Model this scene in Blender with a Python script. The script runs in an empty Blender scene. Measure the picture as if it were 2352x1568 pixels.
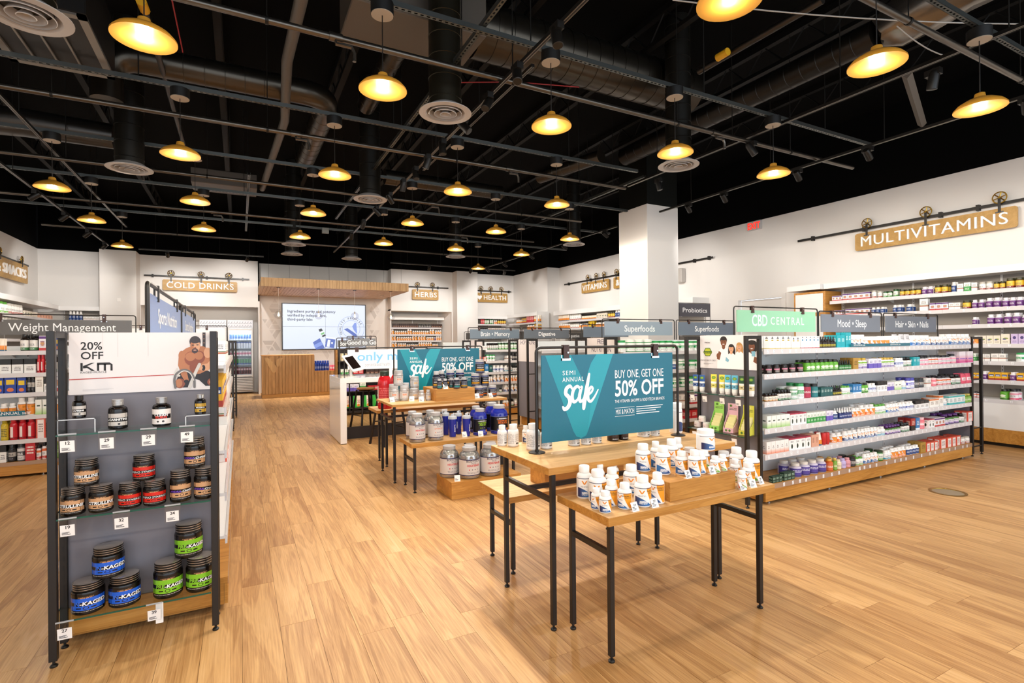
import bpy, bmesh, math, random
from mathutils import Vector, Matrix
random.seed(7)
sc = bpy.context.scene
# ---------------------------------------------------------------- camera, world, exposure
F_PX, YAW, PITCH, ROLL, EYE = 1195.5, 0.48205, -0.00135, 0.00948, Vector((0, 0, 1.55))
FW = Vector((math.sin(YAW) * math.cos(PITCH), math.cos(YAW) * math.cos(PITCH), -math.sin(PITCH)))
RT0 = Vector((math.cos(YAW), -math.sin(YAW), 0)); DN0 = FW.cross(RT0)
RT = RT0 * math.cos(ROLL) + DN0 * math.sin(ROLL); DN = DN0 * math.cos(ROLL) - RT0 * math.sin(ROLL)
cam = bpy.data.cameras.new('camera'); cam.lens = 36 * F_PX / 2352; cam.sensor_width = 36
cam.clip_start = 0.05; cam.clip_end = 100
cam_o = bpy.data.objects.new('camera', cam); sc.collection.objects.link(cam_o)
cam_o.matrix_world = Matrix(((RT.x, -DN.x, -FW.x, 0), (RT.y, -DN.y, -FW.y, 0), (RT.z, -DN.z, -FW.z, 1.55), (0, 0, 0, 1)))
sc.camera = cam_o
sc.view_settings.view_transform = 'Standard'; sc.view_settings.look = 'None'
sc.view_settings.gamma = 1.0; sc.view_settings.use_curve_mapping = False
sc.view_settings.exposure = 0.0
sc.cycles.use_denoising = True
sc.cycles.max_bounces = 7; sc.cycles.diffuse_bounces = 4; sc.cycles.glossy_bounces = 3
sc.cycles.transmission_bounces = 5; sc.cycles.transparent_max_bounces = 10
sc.cycles.caustics_reflective = False; sc.cycles.caustics_refractive = False
sc.cycles.sample_clamp_indirect = 4.0
wd = bpy.data.worlds.new('daylight'); sc.world = wd; wd.use_nodes = True
wd.node_tree.nodes['Background'].inputs[0].default_value = (0.80, 0.90, 1.0, 1)   # even daylight outside the open storefront behind the camera
wd.node_tree.nodes['Background'].inputs[1].default_value = 2.6
LAMP_W, TRACK_W = 62.0, 13.0
LAMP_C, TRACK_C = (1.0, 0.88, 0.73), (1.0, 0.95, 0.90)
COL = sc.collection

# ---------------------------------------------------------------- picture column -> point on a real plane of the room
def ray(px, py):
    return FW + RT * ((px - 1176) / F_PX) + DN * ((py - 784) / F_PX)
def proj(p):
    d = Vector(p) - EYE; w = d.dot(FW)
    return 1176 + F_PX * d.dot(RT) / w, 784 + F_PX * d.dot(DN) / w
def at(px, py, z):
    r = ray(px, py); return EYE + r * ((z - 1.55) / r.z)
def onY(px, py, y):
    r = ray(px, py); return EYE + r * (y / r.y)
def onX(px, py, x):
    r = ray(px, py); return EYE + r * (x / r.x)
def colY(px, y, z):
    py = 784
    for _ in range(3):
        p = onY(px, py, y); py = proj((p.x, y, z))[1]
    return onY(px, py, y).x
def colX(px, x, z):
    py = 784
    for _ in range(3):
        p = onX(px, py, x); py = proj((x, p.y, z))[1]
    return onX(px, py, x).y

# ---------------------------------------------------------------- materials
def lin(h):
    if not isinstance(h, str): return tuple(h)
    h = h.lstrip('#'); o = []
    for i in (0, 2, 4):
        c = int(h[i:i + 2], 16) / 255
        o.append(c / 12.92 if c <= 0.04045 else ((c + 0.055) / 1.055) ** 2.4)
    return tuple(o)
_M = {}
def new_mat(name):
    m = bpy.data.materials.new(name); m.use_nodes = True
    return m, m.node_tree, m.node_tree.nodes['Principled BSDF']
def mat(name, col='#ffffff', rough=0.5, metal=0.0, es=0.0, ec=None, spec=0.5, coat=0.0):
    if name in _M: return _M[name]
    m, t, b = new_mat(name)
    b.inputs['Base Color'].default_value = lin(col) + (1,)
    b.inputs['Roughness'].default_value = rough; b.inputs['Metallic'].default_value = metal
    b.inputs['Specular IOR Level'].default_value = spec; b.inputs['Coat Weight'].default_value = coat
    if es:
        b.inputs['Emission Color'].default_value = lin(ec or col) + (1,); b.inputs['Emission Strength'].default_value = es
    _M[name] = m; return m
class NT:
    def __init__(s, t): s.t = t
    def n(s, k, **kw):
        n = s.t.nodes.new(k)
        for a, v in kw.items(): setattr(n, a, v)
        return n
    def put(s, sock, v):
        if isinstance(v, bpy.types.NodeSocket): s.t.links.new(v, sock)
        elif isinstance(v, (int, float)): sock.default_value = v
        else: sock.default_value = tuple(v) + ((1,) if len(v) == 3 and sock.type == 'RGBA' else ())
    def m(s, op, a, b=0.0, c=None, clamp=False):
        n = s.n('ShaderNodeMath', operation=op, use_clamp=clamp); s.put(n.inputs[0], a); s.put(n.inputs[1], b)
        if c is not None: s.put(n.inputs[2], c)
        return n.outputs[0]
    def mix(s, f, a, b):
        n = s.n('ShaderNodeMix', data_type='RGBA'); s.put(n.inputs[0], f); s.put(n.inputs[6], a); s.put(n.inputs[7], b)
        return n.outputs[2]
    def ramp(s, f, stops, const=False):
        n = s.n('ShaderNodeValToRGB'); r = n.color_ramp
        if const: r.interpolation = 'CONSTANT'
        while len(r.elements) < len(stops): r.elements.new(0.5)
        for e, (p, c) in zip(r.elements, stops): e.position = p; e.color = lin(c) + (1,)
        s.put(n.inputs[0], f); return n.outputs[0]
    def noise(s, vec, scale, detail=2.0, rough=0.5, dist=0.0):
        n = s.n('ShaderNodeTexNoise'); s.put(n.inputs['Vector'], vec)
        n.inputs['Scale'].default_value = scale; n.inputs['Detail'].default_value = detail
        n.inputs['Roughness'].default_value = rough; n.inputs['Distortion'].default_value = dist
        return n.outputs['Fac']
    def mapv(s, vec, scale):
        n = s.n('ShaderNodeMapping'); s.put(n.inputs['Vector'], vec); n.inputs['Scale'].default_value = scale; return n.outputs[0]
    def obj(s): return s.n('ShaderNodeTexCoord').outputs['Object']
    def uv(s):
        x = s.n('ShaderNodeSeparateXYZ'); s.put(x.inputs[0], s.n('ShaderNodeTexCoord').outputs['UV']); return x.outputs[0], x.outputs[1]
def wood(name, dark, mid, light, grain=(1, 14, 14), rough=0.42, tone=False, amp=0.55):
    """Oak grain along the axis whose scale is smallest."""
    if name in _M: return _M[name]
    m, t, b = new_mat(name); g = NT(t); v = g.obj(); tn = None
    if tone:
        a = g.n('ShaderNodeAttribute', attribute_name='tone'); sx = g.n('ShaderNodeSeparateColor'); g.put(sx.inputs[0], a.outputs['Color'])
        tn = sx.outputs[0]; ad = g.n('ShaderNodeVectorMath', operation='ADD'); g.put(ad.inputs[0], v)
        cb = g.n('ShaderNodeCombineXYZ'); g.put(cb.inputs[0], g.m('MULTIPLY', sx.outputs[1], 37.0)); g.put(cb.inputs[1], g.m('MULTIPLY', sx.outputs[2], 53.0))
        g.put(ad.inputs[1], cb.outputs[0]); v = ad.outputs[0]
    mv = g.mapv(v, grain)
    broad = g.noise(mv, 1.1, 3.0, 0.55, 1.2)
    ring = g.m('FRACT', g.m('MULTIPLY', broad, 7.0)); ring = g.m('ABSOLUTE', g.m('SUBTRACT', ring, 0.5))
    fine = g.noise(g.mapv(v, [c * 7 if c > 2 else c * 2.2 for c in grain]), 2.0, 4.0, 0.65)
    f = g.m('ADD', g.m('MULTIPLY', broad, 0.75), g.m('ADD', g.m('MULTIPLY', ring, 0.22), g.m('MULTIPLY', fine, amp)))
    f = g.m('SUBTRACT', f, 0.25 + amp * 0.28)
    if tn is not None: f = g.m('ADD', f, g.m('MULTIPLY', g.m('SUBTRACT', tn, 0.5), 0.13))
    c = g.ramp(f, [(0.12, dark), (0.42, mid), (0.80, light)])
    g.put(b.inputs['Base Color'], c); b.inputs['Roughness'].default_value = rough
    bp = g.n('ShaderNodeBump'); bp.inputs['Strength'].default_value = 0.06; bp.inputs['Distance'].default_value = 0.01
    g.put(bp.inputs['Height'], fine); g.put(b.inputs['Normal'], bp.outputs[0])
    _M[name] = m; return m
def prt(base, *items, rough=0.34, metal=0.0):
    """Printed label or carton: flat print laid out in the label's own UV square.
    b rectangle, s brand sweep, d rows of small print, v chevron mark, c ellipse, g vertical gradient."""
    key = repr((base, items, rough, metal))
    if key in _M: return _M[key]
    m, t, b = new_mat('print_%03d' % len(_M)); g = NT(t); u, v = g.uv(); c = lin(base)
    band = lambda x, a, z: g.m('MULTIPLY', g.m('GREATER_THAN', x, a), g.m('LESS_THAN', x, z))
    for it in items:
        k = it[0]
        if k == 'b':
            f = g.m('MULTIPLY', band(u, it[1], it[2]), band(v, it[3], it[4])); c = g.mix(f, c, lin(it[5]))
        elif k == 'g':
            f = g.m('MULTIPLY', band(v, it[1], it[2]), g.m('DIVIDE', g.m('SUBTRACT', it[2], v), it[2] - it[1])); c = g.mix(f, c, lin(it[3]))
        elif k == 's':      # orange flank on the right, two-tone swoosh at the foot
            q = g.m('SUBTRACT', 1.0, v); edge = g.m('ADD', it[4] if len(it) > 4 else 0.6, g.m('MULTIPLY', g.m('POWER', q, 1.8), 0.26))
            c = g.mix(g.m('GREATER_THAN', u, edge), c, lin(it[1]))
            w = g.m('SUBTRACT', 0.5, g.m('MULTIPLY', g.m('POWER', g.m('MAXIMUM', g.m('SUBTRACT', u, 0.16), 0.0), 1.9), 1.25))
            f = g.m('MULTIPLY', g.m('LESS_THAN', v, w), g.m('GREATER_THAN', u, 0.16))
            two = g.mix(g.m('MULTIPLY', g.m('SUBTRACT', u, 0.2), 2.6, clamp=True), lin(it[2]), lin(it[3])); c = g.mix(f, c, two)
        elif k == 'd':
            _, u0, u1, v0, v1, rows, colr = it
            r = g.m('MULTIPLY', g.m('DIVIDE', g.m('SUBTRACT', v, v0), v1 - v0), float(rows))
            ln = g.m('LESS_THAN', g.m('FRACT', r), 0.55)
            cb = g.n('ShaderNodeCombineXYZ'); g.put(cb.inputs[0], g.m('MULTIPLY', u, 60.0)); g.put(cb.inputs[1], g.m('MULTIPLY', g.m('FLOOR', r), 7.3))
            ns = g.m('GREATER_THAN', g.noise(cb.outputs[0], 1.0, 1.0), 0.44)
            f = g.m('MULTIPLY', g.m('MULTIPLY', ln, ns), g.m('MULTIPLY', band(u, u0, u1), band(v, v0, v1))); c = g.mix(f, c, lin(colr))
        elif k == 'v':
            _, cu, v0, v1, colr = it
            a = g.m('ABSOLUTE', g.m('SUBTRACT', u, cu)); w = g.m('MULTIPLY', g.m('SUBTRACT', v, v0), 0.42)
            f = g.m('MULTIPLY', g.m('LESS_THAN', g.m('ABSOLUTE', g.m('SUBTRACT', a, w)), 0.026), band(v, v0, v1)); c = g.mix(f, c, lin(colr))
        elif k == 'c':
            _, cu, cv, ru, rv, colr = it
            e = g.m('ADD', g.m('POWER', g.m('DIVIDE', g.m('ABSOLUTE', g.m('SUBTRACT', u, cu)), ru), 2.0), g.m('POWER', g.m('DIVIDE', g.m('ABSOLUTE', g.m('SUBTRACT', v, cv)), rv), 2.0))
            c = g.mix(g.m('LESS_THAN', e, 1.0), c, lin(colr))
    g.put(b.inputs['Base Color'], c); b.inputs['Roughness'].default_value = rough; b.inputs['Metallic'].default_value = metal
    _M[key] = m; return m
def glass(name, tint=(0.93, 0.98, 0.96), refl=0.10, rough=0.02):
    if name in _M: return _M[name]
    m = bpy.data.materials.new(name); m.use_nodes = True; t = m.node_tree; t.nodes.clear(); g = NT(t)
    tr = g.n('ShaderNodeBsdfTransparent'); tr.inputs[0].default_value = tint + (1,)
    gl = g.n('ShaderNodeBsdfGlossy'); gl.inputs['Roughness'].default_value = rough
    fr = g.n('ShaderNodeLayerWeight'); fr.inputs[0].default_value = 0.5
    mx = g.n('ShaderNodeMixShader'); g.put(mx.inputs[0], g.m('ADD', g.m('MULTIPLY', g.m('POWER', fr.outputs[1], 4.0), 0.55), 0.02 + refl * 0.12, clamp=True))
    g.put(mx.inputs[1], tr.outputs[0]); g.put(mx.inputs[2], gl.outputs[0])
    g.put(g.n('ShaderNodeOutputMaterial').inputs[0], mx.outputs[0]); _M[name] = m; return m

WHITE = mat('white_paint', '#e4e1de', 0.6); FIXW = mat('white_laminate', '#ecebea', 0.42); BLACK = mat('black_steel', '#17120f', 0.42)
BLACKP = mat('black_paint', '#040404', 0.9, spec=0.08); CEILM = mat('ceiling_metal', '#413d39', 0.38, 0.85); CEILD = mat('dull_ceiling_metal', '#24221f', 0.5, 0.7)
DUCT = mat('duct_metal', '#4a443c', 0.3, 0.9); DARKD = mat('painted_duct', '#0c0b0a', 0.6, 0.2, spec=0.2)
OAK = wood('oak_top', '#b98a52', '#d9ad74', '#ecc996', (1, 11, 11), 0.4)
OAKE = wood('oak_edge', '#a86f26', '#c98f42', '#dba75c', (1, 13, 13), 0.45)
OAKV = wood('oak_board', '#8f6430', '#b98a50', '#cfa26a', (12, 12, 1), 0.5)
FLOORM = wood('oak_floor', '#a27240', '#d1a269', '#e4bf90', (9.0, 0.62, 1), 0.38, tone=True, amp=0.62)
SIGNW = wood('sign_board', '#a8813f', '#bd9554', '#c9a364', (1, 9, 9), 0.45, amp=0.2)
GREYP = mat('grey_panel', '#75727a', 0.5); BRASS = mat('brass', '#b08a30', 0.25, 0.9); LEATHER = mat('brown_leather', '#3c211a', 0.4)
CHROME = mat('chrome', '#c9c9c9', 0.15, 1.0); INK = mat('black_ink', '#17110f', 0.5); WINK = mat('white_ink', '#f6f6f6', 0.5)
PAPER = mat('tag_paper', '#f2f0ee', 0.5); PLAST = mat('white_plastic', '#f1efec', 0.32); GLASS = glass('shelf_glass'); ACRYL = glass('clear_acrylic', (0.97, 0.98, 0.98), 0.25)
GEDGE = mat('glass_edge', '#11503f', 0.2); RUBBER = mat('black_rubber', '#0c0c0c', 0.4)
# ---------------------------------------------------------------- mesh builder
class MB:
    def __init__(s): s.v = []; s.f = []; s.m = []; s.s = []; s.u = []
    def face(s, idx, m=0, sm=False, uv=None): s.f.append(tuple(idx)); s.m.append(m); s.s.append(sm); s.u.append(uv)
    def vs(s, pts): i = len(s.v); s.v.extend(tuple(p) for p in pts); return i
    def box(s, x0, y0, z0, x1, y1, z1, m=0, skip=''):
        i = s.vs([(x0, y0, z0), (x1, y0, z0), (x1, y1, z0), (x0, y1, z0), (x0, y0, z1), (x1, y0, z1), (x1, y1, z1), (x0, y1, z1)])
        q = [(0, 0), (1, 0), (1, 1), (0, 1)]; top = [(0.5, 0.985)] * 4
        for k, a, uv in (('f', (0, 1, 5, 4), q), ('r', (1, 2, 6, 5), q), ('b', (2, 3, 7, 6), q), ('l', (3, 0, 4, 7), q), ('t', (4, 5, 6, 7), top), ('d', (3, 2, 1, 0), top)):
            if k not in skip: s.face([i + j for j in a], m, False, uv)
        return s
    def cbox(s, x0, y0, z0, x1, y1, z1, c=0.003, m=0):
        """A box with chamfered edges."""
        P = {}; F = []; ctr = Vector(((x0 + x1) / 2, (y0 + y1) / 2, (z0 + z1) / 2)); lo = (x0, y0, z0); sz = (x1 - x0, y1 - y0, z1 - z0)
        for k in range(8):
            b = (k & 1, k >> 1 & 1, k >> 2); X = [lo[i] + sz[i] * b[i] for i in range(3)]; D = [-c if b[i] else c for i in range(3)]
            P[b] = s.vs([[X[i] + (0 if i == j else D[i]) for i in range(3)] for j in range(3)])
        B = lambda ax, e, p, q: tuple(e if i == ax else (p if i == (ax + 1) % 3 else q) for i in range(3))
        for ax in range(3):
            for e in (0, 1):
                F.append([P[B(ax, e, p, q)] + ax for p, q in ((0, 0), (1, 0), (1, 1), (0, 1))])
                for f in (0, 1):
                    c0, c1 = [tuple(e if i == (ax + 1) % 3 else (f if i == (ax + 2) % 3 else t) for i in range(3)) for t in (0, 1)]
                    j, k = (ax + 1) % 3, (ax + 2) % 3; F.append([P[c0] + j, P[c0] + k, P[c1] + k, P[c1] + j])
        F += [[i, i + 1, i + 2] for i in P.values()]
        for f in F:
            p = [Vector(s.v[i]) for i in f]; n = (p[1] - p[0]).cross(p[2] - p[1]); mid = sum(p, Vector()) / len(p)
            if n.dot(mid - ctr) < 0: f.reverse(); p.reverse()
            d = max(range(3), key=lambda i: abs((mid - ctr)[i]) / sz[i])
            if d == 2: uv = [(0.5, 0.985)] * len(f)
            else:
                h = 1 - d; fl = (mid - ctr)[d] > 0
                uv = [(((q[h] - lo[h]) / sz[h]) if (fl == (d == 0)) else 1 - (q[h] - lo[h]) / sz[h], (q[2] - z0) / sz[2]) for q in p]
            s.face(f, m, False, uv)
        return s
    def lathe(s, prof, seg=14, m=0, cx=0, cy=0, z0=0, a0=0.0, a1=2 * math.pi, ends=True, sm=True):
        """Profile of (radius, height); m one index or one per band. Angle 0 faces -Y, u runs left to right seen from there."""
        full = abs(a1 - a0 - 2 * math.pi) < 1e-6; n = seg if full else seg + 1; rows = []
        zs = [p[1] for p in prof]; za, zb = min(zs), max(zs)
        for r, z in prof:
            rows.append(s.vs([(cx + r * math.sin(a0 + (a1 - a0) * k / seg), cy - r * math.cos(a0 + (a1 - a0) * k / seg), z0 + z) for k in range(n)]))
        for j in range(len(prof) - 1):
            mm = m[j] if isinstance(m, (list, tuple)) else m
            va, vb = (prof[j][1] - za) / (zb - za or 1), (prof[j + 1][1] - za) / (zb - za or 1)
            for k in range(seg):
                k2 = (k + 1) % n
                s.face((rows[j] + k, rows[j] + k2, rows[j + 1] + k2, rows[j + 1] + k), mm, sm, [(k / seg, va), ((k + 1) / seg, va), ((k + 1) / seg, vb), (k / seg, vb)])
        if ends and full:
            m0 = m[0] if isinstance(m, (list, tuple)) else m; m1 = m[-1] if isinstance(m, (list, tuple)) else m
            if prof[0][0] > 1e-5: s.face([rows[0] + k for k in range(seg)][::-1], m0, False, [(0.5, 0.0)] * seg)
            if prof[-1][0] > 1e-5: s.face([rows[-1] + k for k in range(seg)], m1, False, [(0.5, 1.0)] * seg)
        return s
    def tube(s, pts, r, seg=8, m=0, caps=True):
        pts = [Vector(p) for p in pts]; rows = []; up = None
        for i, p in enumerate(pts):
            t = (pts[min(i + 1, len(pts) - 1)] - pts[max(i - 1, 0)]).normalized()
            if up is None: up = Vector((0, 0, 1)) if abs(t.z) < 0.9 else Vector((1, 0, 0))
            a = t.cross(up).normalized(); up = a.cross(t).normalized()
            rr = r[i] if isinstance(r, (list, tuple)) else r
            rows.append(s.vs([p + a * (rr * math.cos(2 * math.pi * k / seg)) + up * (rr * math.sin(2 * math.pi * k / seg)) for k in range(seg)]))
        for j in range(len(pts) - 1):
            for k in range(seg):
                k2 = (k + 1) % seg; s.face((rows[j] + k, rows[j + 1] + k, rows[j + 1] + k2, rows[j] + k2), m, seg > 4, [(0, 0)] * 4)
        if caps: s.face([rows[0] + k for k in range(seg)], m); s.face([rows[-1] + k for k in range(seg)][::-1], m)
        return s
    def bar(s, a, b, w, m=0): return s.tube([a, b], w * 0.7071, 4, m)
    def prism(s, poly, P, w0, w1, m=0, mside=None):
        """2D outline (u, v) laid in space by P(u, v, w) and given the depth w0..w1 (front at w1)."""
        n = len(poly); a = s.vs([P(u, v, w0) for u, v in poly]); b = s.vs([P(u, v, w1) for u, v in poly])
        s.face([b + k for k in range(n)], m); s.face([a + k for k in range(n)][::-1], m)
        for k in range(n): s.face((a + k, a + (k + 1) % n, b + (k + 1) % n, b + k), m if mside is None else mside)
        return s
    def flat(s, poly, P, w=0.0, m=0):
        a = s.vs([P(u, v, w) for u, v in poly]); s.face([a + k for k in range(len(poly))], m); return s
    def text(s, txt, P, size, m=0, fit=None, **kw):
        if not txt: return s
        vs, fs = glyphs(txt, **kw); sx = kw.get('sx', 1.0)
        if fit: sx = fit / (size * (max(p[0] for p in vs) - min(p[0] for p in vs)))
        a = s.vs([P(x * size * sx, y * size, z * size) for x, y, z in vs])
        for f in fs: s.face([a + k for k in f], m)
        return s
    def mesh(s, name, mats, origin=(0, 0, 0)):
        me = bpy.data.meshes.new(name); ox, oy, oz = origin
        me.from_pydata([(x - ox, y - oy, z - oz) for x, y, z in s.v], [], s.f)
        me.polygons.foreach_set('material_index', s.m); me.polygons.foreach_set('use_smooth', s.s)
        ul = me.uv_layers.new(name='UV'); fl = []
        for f, u in zip(s.f, s.u):
            if u is None: u = [(0.5, 0.5)] * len(f)
            for a in u: fl.extend(a)
        ul.data.foreach_set('uv', fl)
        for mt in (mats if isinstance(mats, (list, tuple)) else [mats]): me.materials.append(mt)
        if any(s.s): me.set_sharp_from_angle(angle=math.radians(38))
        me.validate(); me.update(); return me
_G = {}
def glyphs(txt, bold=0.0, align='CENTER', shear=0.0, space=1.0, ext=0.0, res=3, sx=1.0, line=1.0):
    key = (txt, bold, align, shear, space, ext, res, line)
    if key not in _G:
        c = bpy.data.curves.new('type', 'FONT'); c.body = txt; c.align_x = align; c.offset = 0.0 if 'M' in txt else bold; c.shear = shear
        c.space_character = space; c.extrude = ext; c.resolution_u = res; c.space_line = line; c.size = 1.0
        o = bpy.data.objects.new('type', c); me = o.to_mesh()
        _G[key] = ([tuple(v.co) for v in me.vertices], [tuple(p.vertices) for p in me.polygons])
        o.to_mesh_clear(); bpy.data.objects.remove(o); bpy.data.curves.remove(c)
    return _G[key]
def wrapP(R, z0, a=0.0, cx=0.0, cy=0.0):
    return lambda u, v, w: (cx + (R + w) * math.sin(a + u / R), cy - (R + w) * math.cos(a + u / R), z0 + v)
def planeP(o, ux, uy, wn):
    o, ux, uy, wn = Vector(o), Vector(ux), Vector(uy), Vector(wn)
    return lambda u, v, w: tuple(o + ux * u + uy * v + wn * w)
def frontY(x, y, z): return planeP((x, y, z), (1, 0, 0), (0, 0, 1), (0, -1, 0))      # faces -Y
def frontX(x, y, z): return planeP((x, y, z), (0, -1, 0), (0, 0, 1), (-1, 0, 0))     # faces -X
def frontXp(x, y, z): return planeP((x, y, z), (0, 1, 0), (0, 0, 1), (1, 0, 0))      # faces +X
def rrect(x0, y0, x1, y1, r, n=5):
    o = []
    for cx, cy, a in ((x1 - r, y0 + r, -90), (x1 - r, y1 - r, 0), (x0 + r, y1 - r, 90), (x0 + r, y0 + r, 180)):
        o += [(cx + r * math.cos(math.radians(a + 90 * k / n)), cy + r * math.sin(math.radians(a + 90 * k / n))) for k in range(n + 1)]
    return o
def ell(cx, cy, rx, ry, n=20, a0=0, a1=360):
    return [(cx + rx * math.cos(math.radians(a0 + (a1 - a0) * k / n)), cy + ry * math.sin(math.radians(a0 + (a1 - a0) * k / n))) for k in range(n + (a1 - a0 < 360))]
def ribbon(pts, w, P, mb, m=0, d=0.0, n=6):
    """A brush stroke: rounded ribbon of width w (number or list) along 2D points, smoothed."""
    q = []
    ww = w if isinstance(w, (list, tuple)) else [w] * len(pts)
    L = len(pts)
    for i in range(L - 1):
        p0, p1, p2, p3 = (Vector(pts[max(i - 1, 0)]), Vector(pts[i]), Vector(pts[i + 1]), Vector(pts[min(i + 2, L - 1)]))
        for k in range(n):
            t = k / n
            q.append((0.5 * ((2 * p1) + (p2 - p0) * t + (2 * p0 - 5 * p1 + 4 * p2 - p3) * t * t + (3 * p1 - p0 - 3 * p2 + p3) * t ** 3), ww[i] * (1 - t) + ww[i + 1] * t))
    q.append((Vector(pts[-1]), ww[-1]))
    for i in range(len(q) - 1):
        (a, wa), (b, wb) = q[i], q[i + 1]; t = (b - a)
        if t.length < 1e-6: continue
        nrm = Vector((-t.y, t.x)).normalized()
        mb.flat([a - nrm * wa / 2, b - nrm * wb / 2, b + nrm * wb / 2, a + nrm * wa / 2], P, d + 0.00002 * i, m)
        mb.flat(ell(b.x, b.y, wb / 2, wb / 2, 10), P, d + 0.00002 * i + 0.00001, m)
    a, wa = q[0]; mb.flat(ell(a.x, a.y, wa / 2, wa / 2, 10), P, d, m)

# ---------------------------------------------------------------- objects
_LABELS = {}
def tag(o, label=None, cat=None, group=None, kind=None):
    if label: o['label'] = label; _LABELS.setdefault(label, []).append(o.name)
    if cat: o['category'] = cat
    if group: o['group'] = group
    if kind: o['kind'] = kind
    return o
def wloc(o):
    v = Vector((0, 0, 0))
    while o is not None: v += o.location; o = o.parent
    return v
def link(name, data, parent=None):
    o = bpy.data.objects.new(name, data); COL.objects.link(o)
    if parent is not None: o.parent = parent
    return o
def thing(name, label, cat, loc=(0, 0, 0), rot=0.0, group=None):
    o = link(name, None); o.location = loc; o.rotation_euler = (0, 0, rot); o.empty_display_size = 0.1
    return tag(o, label, cat, group)
def part(name, mb, mats, parent, world=True, label=None):
    """One mesh object under parent; vertices in world coordinates (parents unrotated) or, with world=False, in the parent's own."""
    o = link(name, mb.mesh(name, mats, wloc(parent) if world and parent is not None else (0, 0, 0)), parent)
    if label: o['label'] = label
    return o
def solo(name, mb, mats, label, cat, group=None): return tag(link(name, mb.mesh(name, mats)), label, cat, group)
def struct(name, mb, mats, parent=None):
    o = link(name, mb.mesh(name, mats, wloc(parent) if parent else (0, 0, 0)), parent)
    if parent is None: o['kind'] = 'structure'
    return o
def copy_tree(o, parent=None):
    c = o.copy(); COL.objects.link(c)
    if parent is not None: c.parent = parent
    for ch in list(o.children): copy_tree(ch, c)
    return c
def nth(n):
    return '%d%s' % (n, 'th' if 10 <= n % 100 <= 20 else {1: 'st', 2: 'nd', 3: 'rd'}.get(n % 10, 'th'))
# ================================================================ the room
XR, XL, YB, ZT, ZD = 10.02, -4.73, 18.05, 4.15, 5.6
fl = struct('floor', MB().box(XL - 0.1, -4.2, -0.06, XR + 0.1, 19.2, -0.004), mat('subfloor', '#5a3d20', 0.7))
PW, PL = 0.185, 1.26
planks = []
i0 = int(XL / PW) - 1
for i in range(i0, int(XR / PW) + 2):
    x0 = i * PW; off = random.random() * PL; k = -1
    while True:
        y0 = -4.2 + off + (k) * PL; k += 1
        if y0 > 19.1: break
        a, b = max(y0, -4.2), min(y0 + PL, 19.1); xa, xb = max(x0, XL), min(x0 + PW, XR)
        if b - a < 0.02 or xb - xa < 0.02: continue
        c = Vector(((xa + xb) / 2, (a + b) / 2, 0)); d = (c - EYE).dot(FW); s = 0.0
        if d > 0.8:
            px, py = proj(c)
            if -60 < px < 2412 and py < 1640: s = (xb - xa) * (b - a) * 1.55 / d ** 3
        planks.append((s, xa, a, xb, b))
planks.sort(reverse=True)
def plank_box(mb, xa, a, xb, b):
    g = 0.0007; mb.box(xa + g, a + g, -0.004, xb - g, b - g, 0.0, skip='d')
def toned(me, tones):
    at_ = me.attributes.new('tone', 'FLOAT_COLOR', 'POINT'); f = []
    for t in tones: f += list(t) * 8
    at_.data.foreach_set('color', f)
rt = lambda: (random.random(), random.random(), random.random(), 1.0)
for s, xa, a, xb, b in planks[:290]:
    mb = MB(); plank_box(mb, xa, a, xb, b); o = part('plank', mb, FLOORM, fl); toned(o.data, [rt()])
mb = MB()
for s, xa, a, xb, b in planks[290:]: plank_box(mb, xa, a, xb, b)
o = part('plank_field', mb, FLOORM, fl); toned(o.data, [rt() for _ in planks[290:]]); o['kind'] = 'stuff'
struct('ceiling', MB().box(XL - 0.1, -4.2, ZD, XR + 0.6, 19.2, ZD + 0.1), BLACKP)
def wall(name, boxes, black):
    mb = MB()
    for b in boxes: mb.box(*b)
    w = struct(name, mb, WHITE)
    if black:
        mb = MB()
        for b in black: mb.box(*b)
        struct('black_upper_wall', mb, BLACKP, w)
    return w
YA = 18.95
wr = wall('wall_right', [(XR, -4.2, 0, XR + 0.12, 6.96, ZT), (XR, 6.96, 2.49, XR + 0.12, 8.1, ZT), (XR, 8.1, 0, XR + 0.12, 15.5, ZT), (9.53, 15.5, 0, XR + 0.12, 19.1, ZT)],
          [(XR + 0.01, -4.2, ZT, XR + 0.12, 15.5, ZD), (9.54, 15.51, ZT, XR + 0.12, 19.1, ZD)])
wall('wall_left', [(XL - 0.12, -4.2, 0, XL, 19.1, ZT)], [(XL - 0.12, -4.2, ZT, XL - 0.01, 19.1, ZD)])
YS = 18.5
wb = wall('wall_back', [(XL, YB, 0, -2.49, YB + 0.1, ZT), (-2.49, YB, 2.71, 0.52, YB + 0.1, ZT), (-2.59, YA, 0, 0.6, YA + 0.1, 2.9), (-2.59, YB + 0.1, 0, -2.49, YA, 2.9), (0.52, YB, 0, 0.56, YA, 2.9),
                        (-2.59, YB + 0.1, 2.75, 0.56, YA, 2.8), (4.70, YB, 2.69, 6.94, YB + 0.1, ZT), (4.70, YB + 0.1, 2.69, 4.76, YS, ZT), (4.66, YB + 0.02, 0, 4.70, YA, 2.69), (4.66, YA, 0, 6.98, YA + 0.1, 2.75),
                        (4.7, YB + 0.1, 2.69, 6.98, YA, 2.75), (6.94, YB, 0, 9.6, YB + 0.1, ZT)],
          [(XL, YB + 0.01, ZT, 0.5, YB + 0.1, ZD), (0.46, YS + 0.01, ZT, 4.8, YS + 0.1, ZD), (0.46, YB + 0.01, ZT, 0.51, YS + 0.1, ZD), (4.7, YB + 0.01, ZT, 4.76, YS + 0.1, ZD), (0.52, YB + 0.1, 2.9, 0.56, YS + 0.1, ZT), (4.7, YB + 0.01, ZT, 9.6, YB + 0.1, ZD)])
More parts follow.
